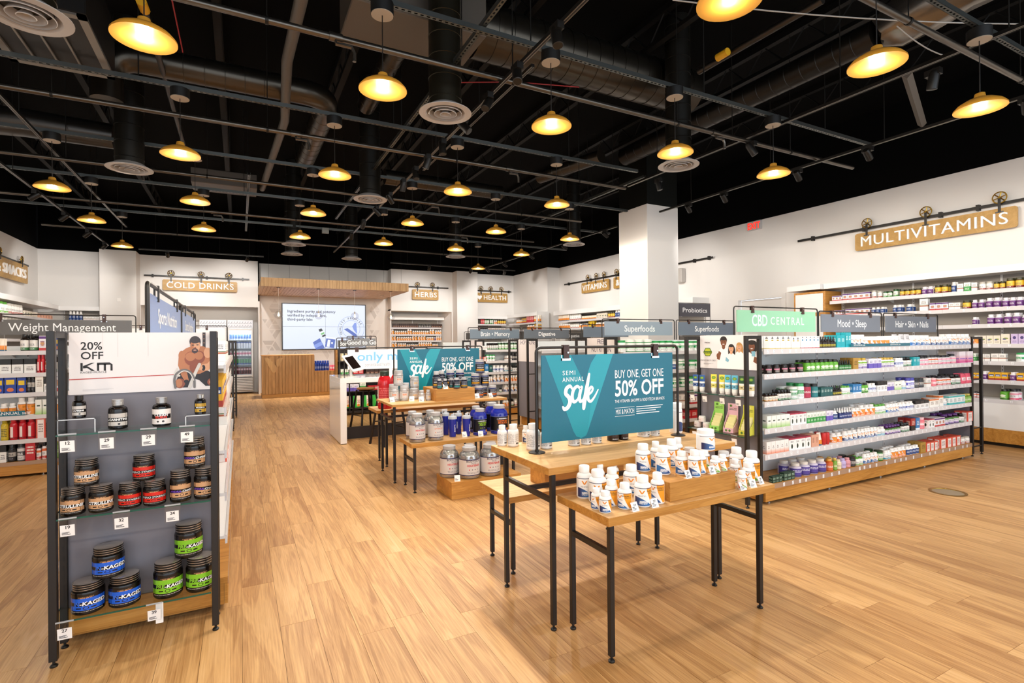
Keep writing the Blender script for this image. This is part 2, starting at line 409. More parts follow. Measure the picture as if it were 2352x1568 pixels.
# herb alcove: splayed right cheek
struct('alcove_cheek', MB().prism([(6.94, YB + 0.1), (6.98, YB + 0.1), (6.98, YA), (6.73, YA)], lambda u, v, w: (u, v, w), 0, 2.69), WHITE, wb)
# wall behind the cash desk, printed with the interlocking chevron pattern
sw = wall('wall_back.001', [(0.56, YS, 0, 4.76, YS + 0.1, ZT)], None); sw.name = 'wall_screen'
mb = MB(); P = frontY(0, YS, 0); rnd = random.Random(5)
T = 0.40; H = T * math.sqrt(3) / 2
for r in range(9):
    for c in range(-1, 22):
        for upt in (0, 1):
            bx = 0.62 + c * T + (r % 2) * T / 2 + (T / 2 if upt else 0); by = 0.3 + r * H; prob = 0.78 - 0.30 * math.exp(-((bx - 2.6) / 1.2) ** 2)
            if rnd.random() > prob + (0.2 if 2.9 > by > 2.4 else 0): continue
            pts = [(bx, by), (bx + T, by), (bx + T / 2, by + H)] if not upt else [(bx, by + H), (bx + T, by + H), (bx + T / 2, by)]
            cx = sum(p[0] for p in pts) / 3; cy = sum(p[1] for p in pts) / 3
            if not (0.75 < cx < 4.35 and cy < 2.95): continue
            if 1.1 < cx < 3.95 and 1.3 < cy < 2.92: continue
            k = rnd.randrange(3); q = [pts[(k + j) % 3] for j in range(3)]
            sh = lambda p, t: (p[0] + (cx - p[0]) * t, p[1] + (cy - p[1]) * t)
            a, b, d = [sh(p, 0.13) for p in q]
            lerp = lambda p, s_, t: (p[0] + (s_[0] - p[0]) * t, p[1] + (s_[1] - p[1]) * t)
            mb.flat([a, lerp(a, d, 0.42), lerp(b, d, 0.44), b][::1 if not upt else -1], P, 0.002, rnd.randrange(2))
            m1, m2 = lerp(a, d, 0.56), lerp(b, d, 0.56); mb.flat([m1, d, m2][::1 if not upt else -1], P, 0.002, rnd.randrange(2))
for f in range(len(mb.f)):
    p = [Vector(mb.v[i]) for i in mb.f[f]]
    if (p[1] - p[0]).cross(p[2] - p[1]).y > 0: mb.f[f] = mb.f[f][::-1]
pt = struct('wall_pattern', mb, [mat('pattern_grey', '#c9c5c2', 0.6), mat('pattern_pale', '#d6d2cf', 0.6)], sw)
# columns
def column(name, x0, y0, x1, y1, up=True):
    w = struct(name, MB().cbox(x0, y0, 0, x1, y1, ZT, 0.006), WHITE)
    if up: struct('black_upper_column', MB().box(x0 + 0.01, y0 + 0.01, ZT, x1 - 0.01, y1 - 0.01, ZD), mat('black_gloss_paint', '#0f100d', 0.35), w)
column('column', 6.85, 7.53, 7.643, 8.36)
column('column.001', -3.31, 17.42, -2.50, YB, False); column('column.002', 6.98, 17.6, 7.80, YB, False)
# door in the right wall
dr = struct('door_1', MB().cbox(XR + 0.07, 7.02, 0.01, XR + 0.11, 8.04, 2.43, 0.004), mat('door_paint', '#dedbd8', 0.5))
struct('door_frame', MB().box(XR - 0.02, 6.9, 0, XR + 0.1, 7.0, 2.52).box(XR - 0.02, 8.06, 0, XR + 0.1, 8.16, 2.52).box(XR - 0.02, 7.0, 2.44, XR + 0.1, 8.06, 2.52), WHITE, dr)
struct('door_handle', MB().tube([(XR + 0.07, 7.12, 1.0), (XR + 0.02, 7.12, 1.0), (XR + 0.02, 7.24, 1.0)], 0.012, 8), CHROME, dr)
struct('floor_box_ring', MB().lathe([(0.15, 0.0), (0.155, 0.004), (0.13, 0.005), (0.128, 0.001)], 36, 0, *at(2177, 1130, 0).xy, 0, ends=False), BRASS, fl)
struct('floor_box_lid', MB().lathe([(0.128, 0.001), (0.02, 0.002), (0.0, 0.002)], 36, 0, *at(2177, 1130, 0).xy), mat('lid_metal', '#b9a98c', 0.35, 0.6), fl)

# ================================================================ ceiling services
LX = [-1.98, -0.51, 0.97, 2.46, 3.94, 5.47]; LY = [2.02, 3.91, 6.14, 8.09, 9.97, 12.3]
STRUT_Z = 4.12
def make_pendant():
    t = thing('pendant_lamp', None, 'lamp')
    part('canopy', MB().lathe([(0.085, 0.57), (0.085, 0.66)], 20, 0), mat('canopy_black', '#0b0a09', 0.5), t)
    part('canopy_plate', MB().lathe([(0.082, 0.566), (0.082, 0.571)], 20, 0), mat('plate_beige', '#a79c8c', 0.5), t)
    part('cord', MB().tube([(0, 0, 0.12), (0, 0, 0.57)], 0.004, 6), BLACK, t)
    part('shade', MB().lathe([(0.177, 0.0), (0.176, 0.012), (0.150, 0.042), (0.100, 0.072), (0.056, 0.088), (0.040, 0.096), (0.034, 0.128), (0.012, 0.138), (0.0, 0.138)], 32, 0), mat('bronze_shade', '#b5822c', 0.35, 0.35), t)
    part('reflector', MB().lathe([(0.0, 0.112), (0.030, 0.108), (0.034, 0.092), (0.054, 0.084), (0.098, 0.068), (0.147, 0.039), (0.1735, 0.010), (0.176, 0.001)], 32, 0), mat('gold_reflector', '#d99a2b', 0.4, 0.1), t)
    part('bulb', MB().lathe([(0.014, 0.108), (0.016, 0.09), (0.034, 0.062), (0.038, 0.045), (0.032, 0.026), (0.018, 0.014), (0.0, 0.010)], 16, 0), mat('lit_bulb', '#fff1d0', 0.4, es=30.0, ec='#ffe2a8'), t)
    return t
lamp_data = bpy.data.lights.new('pendant_light', 'POINT'); lamp_data.energy = LAMP_W; lamp_data.color = LAMP_C; lamp_data.shadow_soft_size = 0.03
seen = [(2.46, 2.02), (3.94, 2.02), (5.47, 2.02)] + [(x, 3.91) for x in LX[1:]] + [(x, 6.14) for x in LX[1:5]] + [(x, 8.09) for x in LX] + [(x, 9.97) for x in LX] + [(LX[0], 12.3), (LX[5], 12.3)]
lamp0 = make_pendant(); first = True
rown = {2.02: 'nearest', 3.91: 'second', 6.14: 'third', 8.09: 'fourth', 9.97: 'fifth', 12.3: 'farthest'}
for x, y in seen + [(x, 2.02) for x in LX[:3]] + [(7.0, 2.02), (7.0, 6.14), (7.6, 9.97)][:1] + [(x, 0.1) for x in LX[::1]]:
    o = lamp0 if first else copy_tree(lamp0); first = False; o.location = (x, y, 3.45)
    if (x, y) in seen:
        row = sorted(a for a, b in seen if b == y)
        tag(o, 'lit gold dome pendant lamp, %s from left in the %s row of lamps' % (nth(row.index(x) + 1), rown[y]), 'lamp', 'gold dome pendant lamps')
    else: tag(o, 'gold dome pendant lamp added outside this view to light the foreground', 'lamp', 'added gold pendant lamps outside this view')  # unseen extra lamps, added to light the foreground
    l = link('pendant_light', lamp_data, o); l.location = (0, 0, 0.004)
def strut_mesh(L, mb=None):
    """Slotted steel channel along X, open slots on the underside."""
    mb = mb or MB(); w, h, t = 0.021, 0.041, 0.0025; n = max(1, int(L / 0.05)); p = L / n
    for y in (-w, w - t): mb.box(0, y, 0, L, y + t, h)
    for k in range(n):
        x = k * p; a, b = x + 0.012, x + p - 0.012
        for q in ((x, -w, a, w), (b, -w, x + p, w), (a, -w, b, -0.007), (a, 0.007, b, w)):
            i = mb.vs([(q[0], q[1], 0), (q[2], q[1], 0), (q[2], q[3], 0), (q[0], q[3], 0)]); mb.face((i + 3, i + 2, i + 1, i))
    return mb
GALV = mat('galvanised_steel', '#676b69', 0.36, 0.85)
def rods(t, pts, z0, r=0.006):
    for x, y in pts: part('hanger_rod', MB().tube([(x, y, z0), (x, y, ZD)], r, 6), CEILD, t)
def strut(label, a, b, z, rodn=4):
    a, b = Vector((a[0], a[1], z)), Vector((b[0], b[1], z)); d = b - a
    t = thing('strut_channel', label, 'strut', a, math.atan2(d.y, d.x), 'slotted steel channels under the ceiling')
    part('channel', strut_mesh(d.length), GALV, t, world=False)
    for k in range(rodn):
        x = d.length * (k + 0.5) / rodn; part('hanger_rod', MB().tube([(x, 0, 0.02), (x, 0, ZD - z)], 0.006, 6), CEILD, t, world=False)
for y, x0, x1, nm in ((2.02, 2.2, 9.4, 'nearest'), (3.93, -0.9, 7.55, 'second'), (6.14, -4.6, 5.4, 'third'), (8.1, -4.6, 7.4, 'fourth'), (9.98, -4.6, 7.9, 'fifth'), (12.3, -4.6, 8.2, 'sixth')):
    strut('slotted galvanised channel carrying the %s row of pendant lamps' % nm, (x0, y), (x1, y), STRUT_Z)
strut('slotted galvanised channel running away from camera past two round diffusers', (1.815, 1.4), (1.815, 11.4), 4.17, 5)
strut('slotted galvanised channel running away above the left endcap lamps', (0.15, 9.0), (0.15, 13.5), 4.17, 2)
strut('slotted galvanised channel crossing beside the free standing column', (5.78, 6.4), (5.78, 9.6), 4.17, 2)
def pipe(name, label, pts, r, m, cat='pipe', group='sprinkler pipes under the black ceiling', drops=(), rodxy=(), bands=0):
    t = thing(name, label, cat, pts[0], 0, group)
    part('run', MB().tube(pts, r, 12), m, t)
    for x, y, z in drops:      # sprinkler arm-over with its head
        part('sprinkler_drop', MB().tube([(x, y, z), (x, y - 0.02, z - 0.06), (x + 0.12, y - 0.02, z - 0.06), (x + 0.14, y - 0.02, z - 0.1), (x + 0.14, y - 0.02, z - 0.17)], 0.016, 8), m, t)
        part('coupling', MB().tube([(x - 0.05, y, z), (x + 0.05, y, z)], r * 1.35, 12), m, t)
    for x, y in rodxy:
        part('hanger_rod', MB().tube([(x, y, pts[0][2] + r), (x, y, ZD)], 0.005, 6), CEILD, t)
        part('pipe_ring', MB().tube([(x - 0.012, y, pts[0][2]), (x + 0.012, y, pts[0][2])], r * 1.2, 12), CEILD, t)
    return t
PIPEM = mat('pipe_steel', '#605a53', 0.28, 0.9)
for y, x0, x1, nm, dr_, rd in ((4.33, -0.6, 7.8, 'nearest full', [(0.7, 4.33, 4.0), (5.0, 4.33, 4.0)], (0.2, 2.3, 4.4, 6.4)), (2.13, 3.6, 9.2, 'front right', [(6.9, 2.13, 4.0)], (4.6, 6.6)),
                              (6.54, -2.3, 5.5, 'second', [(0.6, 6.54, 4.0), (3.4, 6.54, 4.0)], (-1.6, 0.3, 2.6, 4.6)), (8.75, -4.4, 6.2, 'third', [(-1.3, 8.75, 4.0), (3.0, 8.75, 4.0)], (-2.9, -0.4, 2.0, 4.8)),
                              (11.03, -4.4, 6.4, 'fourth', [(-0.4, 11.03, 4.0), (4.5, 11.03, 4.0)], (-2.2, 1.0, 3.2)), (13.6, -3.5, 6.8, 'fifth', [(1.0, 13.6, 4.0)], (-1.2, 2.2, 5))):
    pipe('sprinkler_pipe', 'steel sprinkler pipe, %s run crossing the room under the ceiling' % nm, [(x0, y, 4.0), (x1, y, 4.0)], 0.026, PIPEM, drops=dr_, rodxy=[(x, y) for x in rd])
pipe('drain_pipe', 'grey jointed drain pipe running away at upper left', [(0.52, 3.6, 4.5), (0.46, 5.89, 4.5), (0.55, 7.46, 4.5), (0.40, 10.9, 4.5)], 0.055, mat('drain_grey', '#5c5751', 0.45, 0.3), group='drain pipe')
pipe('conduit_pipe', 'dark conduit with yellow tag hanging above right', [at(1890, 0, 4.7), at(1605, 165, 4.7)], 0.035, CEILM, group='tagged conduits')
pipe('conduit_pipe', 'dark conduit with yellow tag at upper left above lamp', [at(318, -30, 4.6), at(425, 340, 4.6)], 0.03, CEILM, group='tagged conduits')
for (a, b), lb in (((at(1672, 118, 4.66), at(1648, 133, 4.66)), 'yellow marker sleeve on the conduit at upper right'), ((at(324, 2, 4.56), at(333, 24, 4.56)), 'yellow marker sleeve on the conduit at upper left')):
    solo('pipe_marker', MB().tube([a, b], 0.042, 10), mat('marker_yellow', '#d9a416', 0.5), lb, 'pipe marker', 'yellow pipe markers')
# spiral ducts
def duct(name, label, pts, r, m, ribs=0.19, group=None):
    t = thing(name, label, 'duct', pts[0], 0, group or 'spiral air ducts'); pts = [Vector(p) for p in pts]
    part('duct_run', MB().tube(pts, r, 20), m, t)
    mb = MB()
    for a, b in zip(pts, pts[1:]):
        L = (b - a).length; n = int(L / ribs); u = (b - a).normalized()
        for k in range(1, n): c = a + u * (k * L / n); mb.tube([c - u * 0.006, c - u * 0.003, c + u * 0.003, c + u * 0.006], [r, r * 1.025, r * 1.025, r], 20)
    if mb.v: part('duct_seams', mb, m, t)
    return t
def bend(a, b, c, r, n=6):
    a, b, c = Vector(a), Vector(b), Vector(c); p = b + (a - b).normalized() * r; q = b + (c - b).normalized() * r
    return [p + (b - p) * (2 * t * (1 - t)) + (q - p) * t * t + (b - p) * 0 for t in [k / n for k in range(n + 1)]]
duct('spiral_duct', 'big shiny spiral duct crossing at top centre', [(2.325, 5.3, 5.02), (5.6, 5.3, 5.02)], 0.29, DUCT)
duct('spiral_duct', 'spiral duct with curved ends at upper left', [(-1.25, 7.0, 4.2)] + bend((-1.25, 7.0, 4.3), (-1.25, 7.0, 4.72), (0, 7.0, 4.72), 0.3) + bend((0.3, 7.0, 4.72), (1.05, 7.0, 4.72), (1.05, 8.0, 4.72), 0.35) + [(1.0, 9.4, 4.66)], 0.15, DUCT)
duct('spiral_duct', 'spiral duct running away beneath the big duct', [(1.6, 5.63, 4.88), (1.6, 7.4, 4.88)], 0.12, DUCT)
duct('spiral_duct', 'long dark spiral duct at upper right', [(6.05, 7.2, 4.8), (6.05, 3.1, 4.8)], 0.15, mat('duct_dark', '#2e2b28', 0.35, 0.8))
duct('spiral_duct', 'distant spiral duct above the superfoods gondola', [(2.3, 9.2, 4.5), (4.6, 9.2, 4.5)], 0.13, DUCT)
duct('spiral_duct', 'short spiral duct behind the free standing column', [(5.3, 6.9, 4.6), (4.95, 8.3, 4.6)], 0.11, DUCT)
solo('supply_plenum', MB().cbox(0.95, 4.94, 4.75, 2.32, 5.62, 5.3, 0.01), mat('plenum_metal', '#5d564e', 0.5, 0.4), 'rectangular sheet metal plenum feeding the big duct', 'duct')
mb = MB(); q = random.Random(3); ctr = [(6.05, 3.15, 4.8), (6.2, 2.7, 4.95), (6.5, 2.2, 5.1)]
mb.tube([(6.05, 3.08, 4.8), (6.1, 2.95, 4.84), (6.2, 2.7, 4.92), (6.3, 2.45, 5.0), (6.5, 2.1, 5.1)], [0.16, 0.23, 0.26, 0.25, 0.27], 22)
mb.v = [(x + q.uniform(-.018, .018), y + q.uniform(-.018, .018), z + q.uniform(-.018, .018)) for x, y, z in mb.v]
solo('insulated_duct', mb, mat('foil', '#77716a', 0.25, 0.9), 'crinkled foil insulated duct end above right pendants', 'duct')
mb = MB(); mb.tube([(-4.4, 9.4, 4.6), (-3.4, 9.45, 4.6), (-2.6, 9.4, 4.62), (-1.6, 9.4, 4.6)], [0.16, 0.2, 0.18, 0.17], 20)
mb.v = [(x, y + q.uniform(-.014, .014), z + q.uniform(-.014, .014)) for x, y, z in mb.v]
solo('insulated_duct', mb, mat('foil_dark', '#4a4642', 0.3, 0.8), 'crinkled foil duct behind the leftmost round diffuser', 'duct')
# round diffusers under vertical drop ducts
def diffuser(label, x, y, r=0.25, z=3.75, black=False):
    t = thing('ceiling_diffuser', label, 'air diffuser', (x, y, z), 0, 'round ceiling diffusers on vertical ducts')
    part('drop_duct', MB().lathe([(0.155, 0.05), (0.155, ZD - z)], 24, 0, x, y, z), mat('drop_duct_dark', '#1b1914', 0.42, 0.5) if black else mat('drop_duct_bronze', '#2e2a20', 0.36, 0.7), t)
    mb = MB()
    for k in range(int((ZD - z) / 0.2)):
        zz = z + 0.12 + k * 0.2; mb.lathe([(0.155, zz), (0.16, zz + 0.004), (0.16, zz + 0.008), (0.155, zz + 0.012)], 24, 0, x, y, 0, ends=False)
    part('duct_seams', mb, mat('drop_duct_bronze', '#2e2a20', 0.36, 0.7) if not black else DARKD, t)
    mm = mat('diffuser_enamel', '#aaa6a4', 0.4)
    part('outer_ring', MB().lathe([(r, 0.002), (r, 0.008), (r * 0.8, 0.035), (0.15, 0.07), (0.145, 0.05), (r * 0.72, 0.012), (r * 0.76, 0.0), (r, 0.002)], 36, 0, x, y, z, ends=False), mm, t)
    for k, (ra, rb) in enumerate(((0.155, 0.115), (0.105, 0.06), (0.05, 0.0))):
        part('cone_ring', MB().lathe([(ra, -0.004 - k * 0.004), (ra + 0.004, 0.0 - k * 0.004), (rb + 0.02 if rb else 0.012, 0.05), (rb + 0.014 if rb else 0.0, 0.05)], 32, 0, x, y, z, ends=False), mm, t)
    part('throat', MB().lathe([(0.15, 0.06), (0.0, 0.061)], 24, 0, x, y, z), BLACKP, t)
for lb, x, y, k in (('round ceiling diffuser on bronze drop duct at top centre', 1.77, 4.72, 0), ('round diffuser on dark drop duct beside the track lights', 1.79, 8.06, 1), ('round diffuser hanging above the left endcap, left of lamps', -1.2, 7.95, 1),
                    ('round diffuser just above the white free standing column', 4.92, 4.83, 1), ('largest round diffuser at the top left corner', -1.24, 4.55, 0), ('small far round diffuser over the cash desk, upper one', 1.08, 12.43, 1),
                    ('small far round diffuser over the cash desk, lower one', 1.15, 13.8, 1), ('small far round diffuser over the wooden canopy', 2.6, 13.93, 1), ('small far round diffuser left of the herbs column', 4.93, 12.5, 1), ('small far round diffuser above the vitamins sign', 6.75, 9.82, 1)):
    diffuser(lb, x, y, black=bool(k))
t = thing('air_handler', 'black air handling unit with slatted return grille at upper left', 'air unit', (-1.45, 6.0, 4.2))
part('housing', MB().cbox(-1.86, 5.3, 4.22, -1.08, 6.42, 4.75, 0.01), mat('unit_black', '#151413', 0.5, 0.2), t)
part('grille_frame', MB().box(-1.86, 5.3, 4.2, -1.08, 5.36, 4.22).box(-1.86, 6.36, 4.2, -1.08, 6.42, 4.22).box(-1.86, 5.3, 4.2, -1.8, 6.42, 4.22).box(-1.14, 5.3, 4.2, -1.08, 6.42, 4.22), mat('grille_metal', '#8d8881', 0.4, 0.6), t)
for k in range(3): part('grille_bar', MB().box(-1.66 + k * 0.17, 5.36, 4.2, -1.645 + k * 0.17, 6.36, 4.215), mat('grille_metal', '#8d8881', 0.4, 0.6), t)
solo('junction_box', MB().cbox(-0.72, 10.4, 4.35, 0.3, 11.0, 4.6, 0.01), mat('box_grey', '#5b554f', 0.5, 0.3), 'grey sheet metal box unit above left pendants', 'air unit')
solo('wall_box', MB().cbox(1.62, 12.0, 3.98, 1.76, 12.06, 4.1, 0.005), mat('box_pale', '#8f9593', 0.5), 'small pale junction box hanging near far lamps', 'junction box')
# wide flat beam piece and bracing bar at upper right
solo('brace_bar', MB().tube([at(2083, 170, 4.5), at(2118, 285, 4.5)], 0.05, 4), mat('brace_metal', '#6e6861', 0.45, 0.5), 'flat steel brace slanting behind the right pendants', 'brace')
for k, (a, b) in enumerate((((1545, 0), (2352, 55)), ((2060, 60), (2180, 130)))):
    p0, p1 = at(*a, 4.55), at(*b, 4.55); mid = (p0 + p1) / 2 - Vector((0.06, 0.04, 0.14))
    mb = MB(); mb.tube([p0 + (mid - p0) * (2 * t_ * (1 - t_)) + (p1 - p0) * t_ * t_ for t_ in [j / 8 for j in range(9)]], 0.006, 6)
    solo('loose_cable', mb, mat('cable_grey', '#a8a49e', 0.5), 'loose grey cable drooping at upper right, number %s counted from left' % ['three', 'five', 'one', 'two', 'six', 'four'][k], 'cable', 'loose ceiling cables')
for k, (pts) in enumerate((((985, 190), (1180, 188), (1330, 200)), ((395, 0), (420, 120)))):
    mb = MB(); mb.tube([at(*q_, 4.4) for q_ in pts], 0.006, 6)
    solo('red_alarm_cable', mb, mat('cable_red', '#8e1418', 0.5), 'thin red alarm cable under ceiling, %s one from left' % ['second', 'first'][k], 'cable', 'red alarm cables')
# track lighting
def track(label, a, b, z=3.935):
    a, b = Vector((a[0], a[1], z)), Vector((b[0], b[1], z)); d = (b - a); L = d.length
    t = thing('light_track', label, 'light track', a, math.atan2(d.y, d.x), 'black light tracks')
    part('rail', MB().box(0, -0.018, 0, L, 0.018, 0.03), mat('track_black', '#2a2826', 0.35, 0.6), t, world=False)
    for y in (-0.012, 0.012): part('contact_strip', MB().box(0, y - 0.003, -0.002, L, y + 0.003, 0.0005), mat('track_edge', '#8a857d', 0.3, 0.8), t, world=False)
    for k in range(4): x = L * (k + 0.5) / 4; part('hanger_rod', MB().tube([(x, 0, 0.02), (x, 0, ZD - z)], 0.005, 6), CEILD, t, world=False)
track('long black light track running down the middle of the ceiling', (2.16, 1.3), (2.2, 14.2)); track('second light track parallel to the middle one', (2.62, 4.5), (2.62, 8.0), 4.3)
track('left light track along the energy drinks wall', (-2.75, 6.0), (-2.75, 15.4)); track('second left light track nearer the lamps', (-2.1, 6.6), (-2.1, 13.5), 4.05)
track('right light track facing the multivitamins wall', (6.95, 1.2), (6.95, 7.3)); track('inner right light track behind the near pendants', (5.6, 1.2), (5.6, 6.6), 4.05)
track('far right light track beyond the white column', (7.0, 8.6), (7.0, 15.5)); track('back light track across in front of the cold drinks wall', (-2.2, 15.7), (0.6, 15.7)); track('back light track before the herbs wall', (4.0, 15.4), (8.2, 15.4))
SPM = mat('spot_black', '#181614', 0.4, 0.3)
def make_spot():
    t = thing('track_spotlight', None, 'spotlight')
    part('adapter', MB().box(-0.03, -0.06, 0.03, 0.03, 0.06, 0.085), SPM, t); part('yoke', MB().tube([(0, 0, 0.1), (0, 0, 0.02)], 0.011, 8), SPM, t)
    h = link('spot_head', MB().lathe([(0.036, -0.09), (0.042, -0.085), (0.042, 0.05), (0.03, 0.075), (0.0, 0.075)], 16, 0).mesh('spot_head', SPM), t)
    link('spot_lens', MB().lathe([(0.034, -0.088), (0.0, -0.0885)], 16, 0).mesh('spot_lens', mat('lit_lens', '#fff8ee', 0.4, es=14.0)), h)
    return t
spot_d = bpy.data.lights.new('spot_beam', 'SPOT'); spot_d.energy = TRACK_W * 12; spot_d.color = TRACK_C; spot_d.spot_size = math.radians(74); spot_d.spot_blend = 0.7; spot_d.shadow_soft_size = 0.035
spot_r = spot_d.copy(); spot_r.energy = TRACK_W * 5
sp0 = None
def spot(x, y, aim, label, z=3.85, light=True, zt=None):
    global sp0
    o = make_spot() if sp0 is None else copy_tree(sp0)
    if sp0 is None: sp0 = o
    o.location = (x, y, z); tag(o, label, 'spotlight', 'black track spotlights')
    h = [c for c in o.children if c.name.startswith('spot_head')][0]; d = (Vector(aim) - Vector((x, y, z))).normalized()
    h.rotation_euler = Vector((0, 0, -1)).rotation_difference(d).to_euler()
    if light:
        l = link('spot_beam', spot_d if x < 6 or y > 8 else spot_r); l.matrix_world = Matrix.Translation(Vector((x, y, z)) + d * 0.1) @ d.to_track_quat('-Z', 'Y').to_matrix().to_4x4()
    return o
LIGHT_LATER = []
mid = [(3.3, (2.1, 2.6, 0.8)), (3.93, (1.6, 2.6, 0.7)), (4.52, (0.2, 3.6, 0.4)), (5.13, (4.4, 3.0, 0.6)), (5.79, (2.2, 5.4, 0.8)), (6.34, (1.2, 7.5, 0)), (6.85, (2.3, 5.9, 0.9)), (7.44, (1.9, 8.8, 1)), (8.2, (4.8, 9.9, 0.6)), (9.1, (5.6, 9.9, 0.8)), (10.2, (1.4, 13, 0)), (11.4, (2.4, 15.5, 0.6))]
for k, (y, aim) in enumerate(mid): spot(2.13, y, aim, 'black track spotlight on the middle track, %s from camera' % nth(k + 1))
for k, (y, aim) in enumerate(((8.2, (-4.4, 8.0, 1.6)), (10.4, (-4.7, 10.8, 2.4)), (11.9, (-4.7, 12.6, 2.2)), (13.5, (-4.7, 14.6, 2.4)), (15.0, (-4.4, 17.6, 2.8)))): spot(-2.75, y, aim, 'black spotlight on the left track, %s from camera' % nth(k + 1))
for k, (x, y, aim) in enumerate(((6.95, 2.2, (9.9, 2.9, 1.9)), (6.95, 3.68, (9.9, 4.2, 2.1)), (6.95, 4.6, (9.9, 5.3, 2.0)), (6.95, 5.85, (9.9, 6.9, 2.0)), (6.95, 6.6, (9.9, 8.0, 2.4)))): spot(x, y, aim, 'black spotlight on the right track, %s from camera' % nth(k + 1))
for k, (y, aim) in enumerate(((2.4, (6.0, 3.1, 0.9)), (4.3, (7.2, 3.2, 0.8)), (5.9, (6.2, 5.5, 0.9)))): spot(5.6, y, aim, 'black spotlight on the inner right track, %s from camera' % nth(k + 1), 3.9)
for k, (y, aim) in enumerate(((9.0, (9.9, 9.6, 2.6)), (10.6, (9.9, 11.2, 2.6)), (12.2, (9.9, 12.8, 2.6)), (13.8, (9.9, 14.2, 2.6)), (15.0, (9.4, 16.6, 2.6)))): spot(7.0, y, aim, 'black spotlight on the far right track, %s from camera' % nth(k + 1))
for k, (x, aim) in enumerate(((-1.6, (-1.6, 18, 2.6)), (0.2, (-0.2, 18, 2.9)))): spot(x, 15.7, aim, 'black spotlight before the cold drinks wall, %s one' % ('left' if k == 0 else 'right'))
for k, (x, aim) in enumerate(((5.2, (5.5, 18, 2.6)), (6.6, (6.2, 18.4, 1.8)), (7.8, (8.3, 18, 2.6)))): spot(x, 15.4, aim, 'black spotlight before the herbs wall, %s from left' % nth(k + 1))
# open-web joists under the deck
for k, x in enumerate((-3.4, -1.9, -0.2, 1.3, 2.9, 4.6, 6.4, 8.2)):
    t = thing('roof_joist', 'black open web joist under the roof deck, %s from left' % nth(k + 1), 'joist', (x, 8, 5.3), 0, 'black roof joists')
    part('chords', MB().box(x - 0.04, -1, 5.52, x + 0.04, 18, 5.6).box(x - 0.04, -1, 5.2, x + 0.04, 18, 5.25), DARKD, t)
    mb = MB()
    for j in range(32): y = -1 + j * 0.6; mb.tube([(x, y, 5.23), (x, y + 0.3, 5.55), (x, y + 0.6, 5.23)], 0.012, 4, caps=False)
    part('web', mb, DARKD, t)
# ================================================================ fixtures
STEEL = BLACK
def foot(mb, x, y): mb.lathe([(0.016, 0.0), (0.017, 0.006), (0.012, 0.012), (0.006, 0.014), (0.006, 0.03)], 10, 0, x, y)
def nest_table(label, x0, x1, y0, y1, z0, z1, legs, ext=None, edge=True):
    t = thing('display_table', label, 'table', ((x0 + x1) / 2, (y0 + y1) / 2, 0), 0, None)
    part('tabletop', MB().cbox(x0, y0, z1 - 0.003, x1, y1, z1, 0.001), OAK, t)
    part('apron_edge', MB().cbox(x0, y0, z0, x1, y1, z1 - 0.003, 0.0015), OAKE, t)
    for i, (x, y) in enumerate(legs):
        mb = MB().cbox(x - 0.0135, y - 0.0135, 0.028, x + 0.0135, y + 0.0135, z0, 0.002); lg = part('leg', mb, STEEL, t)
        fb = MB(); foot(fb, x, y); part('foot', fb, RUBBER, lg)
    zs = z0 - 0.15
    for a, b in ((0, 1), (2, 3)):
        (xa, ya), (xb, yb) = legs[a], legs[b]; part('stretcher', MB().box(xa - 0.0115, min(ya, yb) + 0.0135, zs - 0.0125, xa + 0.0115, max(ya, yb) - 0.0135, zs + 0.0125), STEEL, t)
    if ext: (xa, ya), (xb, yb) = legs[0], legs[2]; ym = (legs[0][1] + legs[1][1]) / 2; part('stretcher', MB().box(xa + 0.0115, ym - 0.0115, zs - 0.0125, xb - 0.0115, ym + 0.0115, zs + 0.0125), STEEL, t)
    return t
nest_table('tall front oak table with the near teal sale sign on it', 1.437, 2.868, 2.345, 3.052, 0.844, 0.884, [(1.487, 2.388), (1.492, 2.95), (2.756, 2.388), (2.757, 2.957)], True)
nest_table('nearest low oak table crowded with white supplement bottles', 1.536, 2.740, 1.97, 2.42, 0.672, 0.715, [(1.583, 2.017), (1.584, 2.346), (2.656, 2.012), (2.649, 2.332)])
nest_table('lowest oak table tucked behind the tall front table', 1.562, 2.74, 3.06, 3.525, 0.483, 0.524, [(1.612, 3.096), (1.618, 3.431), (2.68, 3.077), (2.68, 3.45)])
nest_table('second tall oak table carrying silver and blue supplement jars', 1.477, 2.891, 5.67, 6.42, 0.847, 0.873, [(1.514, 5.729), (1.53, 6.35), (2.84, 5.729), (2.84, 6.35)], True)
nest_table('second low oak table carrying shakers and large protein tubs', 1.55, 2.80, 5.20, 5.65, 0.472, 0.516, [(1.596, 5.25), (1.596, 5.60), (2.75, 5.25), (2.75, 5.60)])
nest_table('middle height oak table behind the second tall table', 1.50, 2.9, 6.5, 6.98, 0.68, 0.718, [(1.629, 6.54), (1.629, 6.93), (2.85, 6.54), (2.85, 6.93)])
def crate(label, x0, x1, y0, y1, z0, z1): return solo('wooden_riser', MB().cbox(x0, y0, z0, x1, y1, z1, 0.002), OAKE, label, 'riser', None)
crate('oak riser box on the nearest low table holding bottles', 1.968, 2.461, 2.012, 2.33, 0.715, 0.815)
crate('oak riser box standing on the lowest front table', 1.895, 2.6, 3.14, 3.35, 0.524, 0.70)
crate('oak riser box on the second tall table under blue jars', 2.0, 2.485, 5.72, 6.2, 0.873, 1.014)
crate('oak floor box under the three biggest silver tubs', 1.84, 2.62, 4.83, 5.27, 0.0, 0.17)

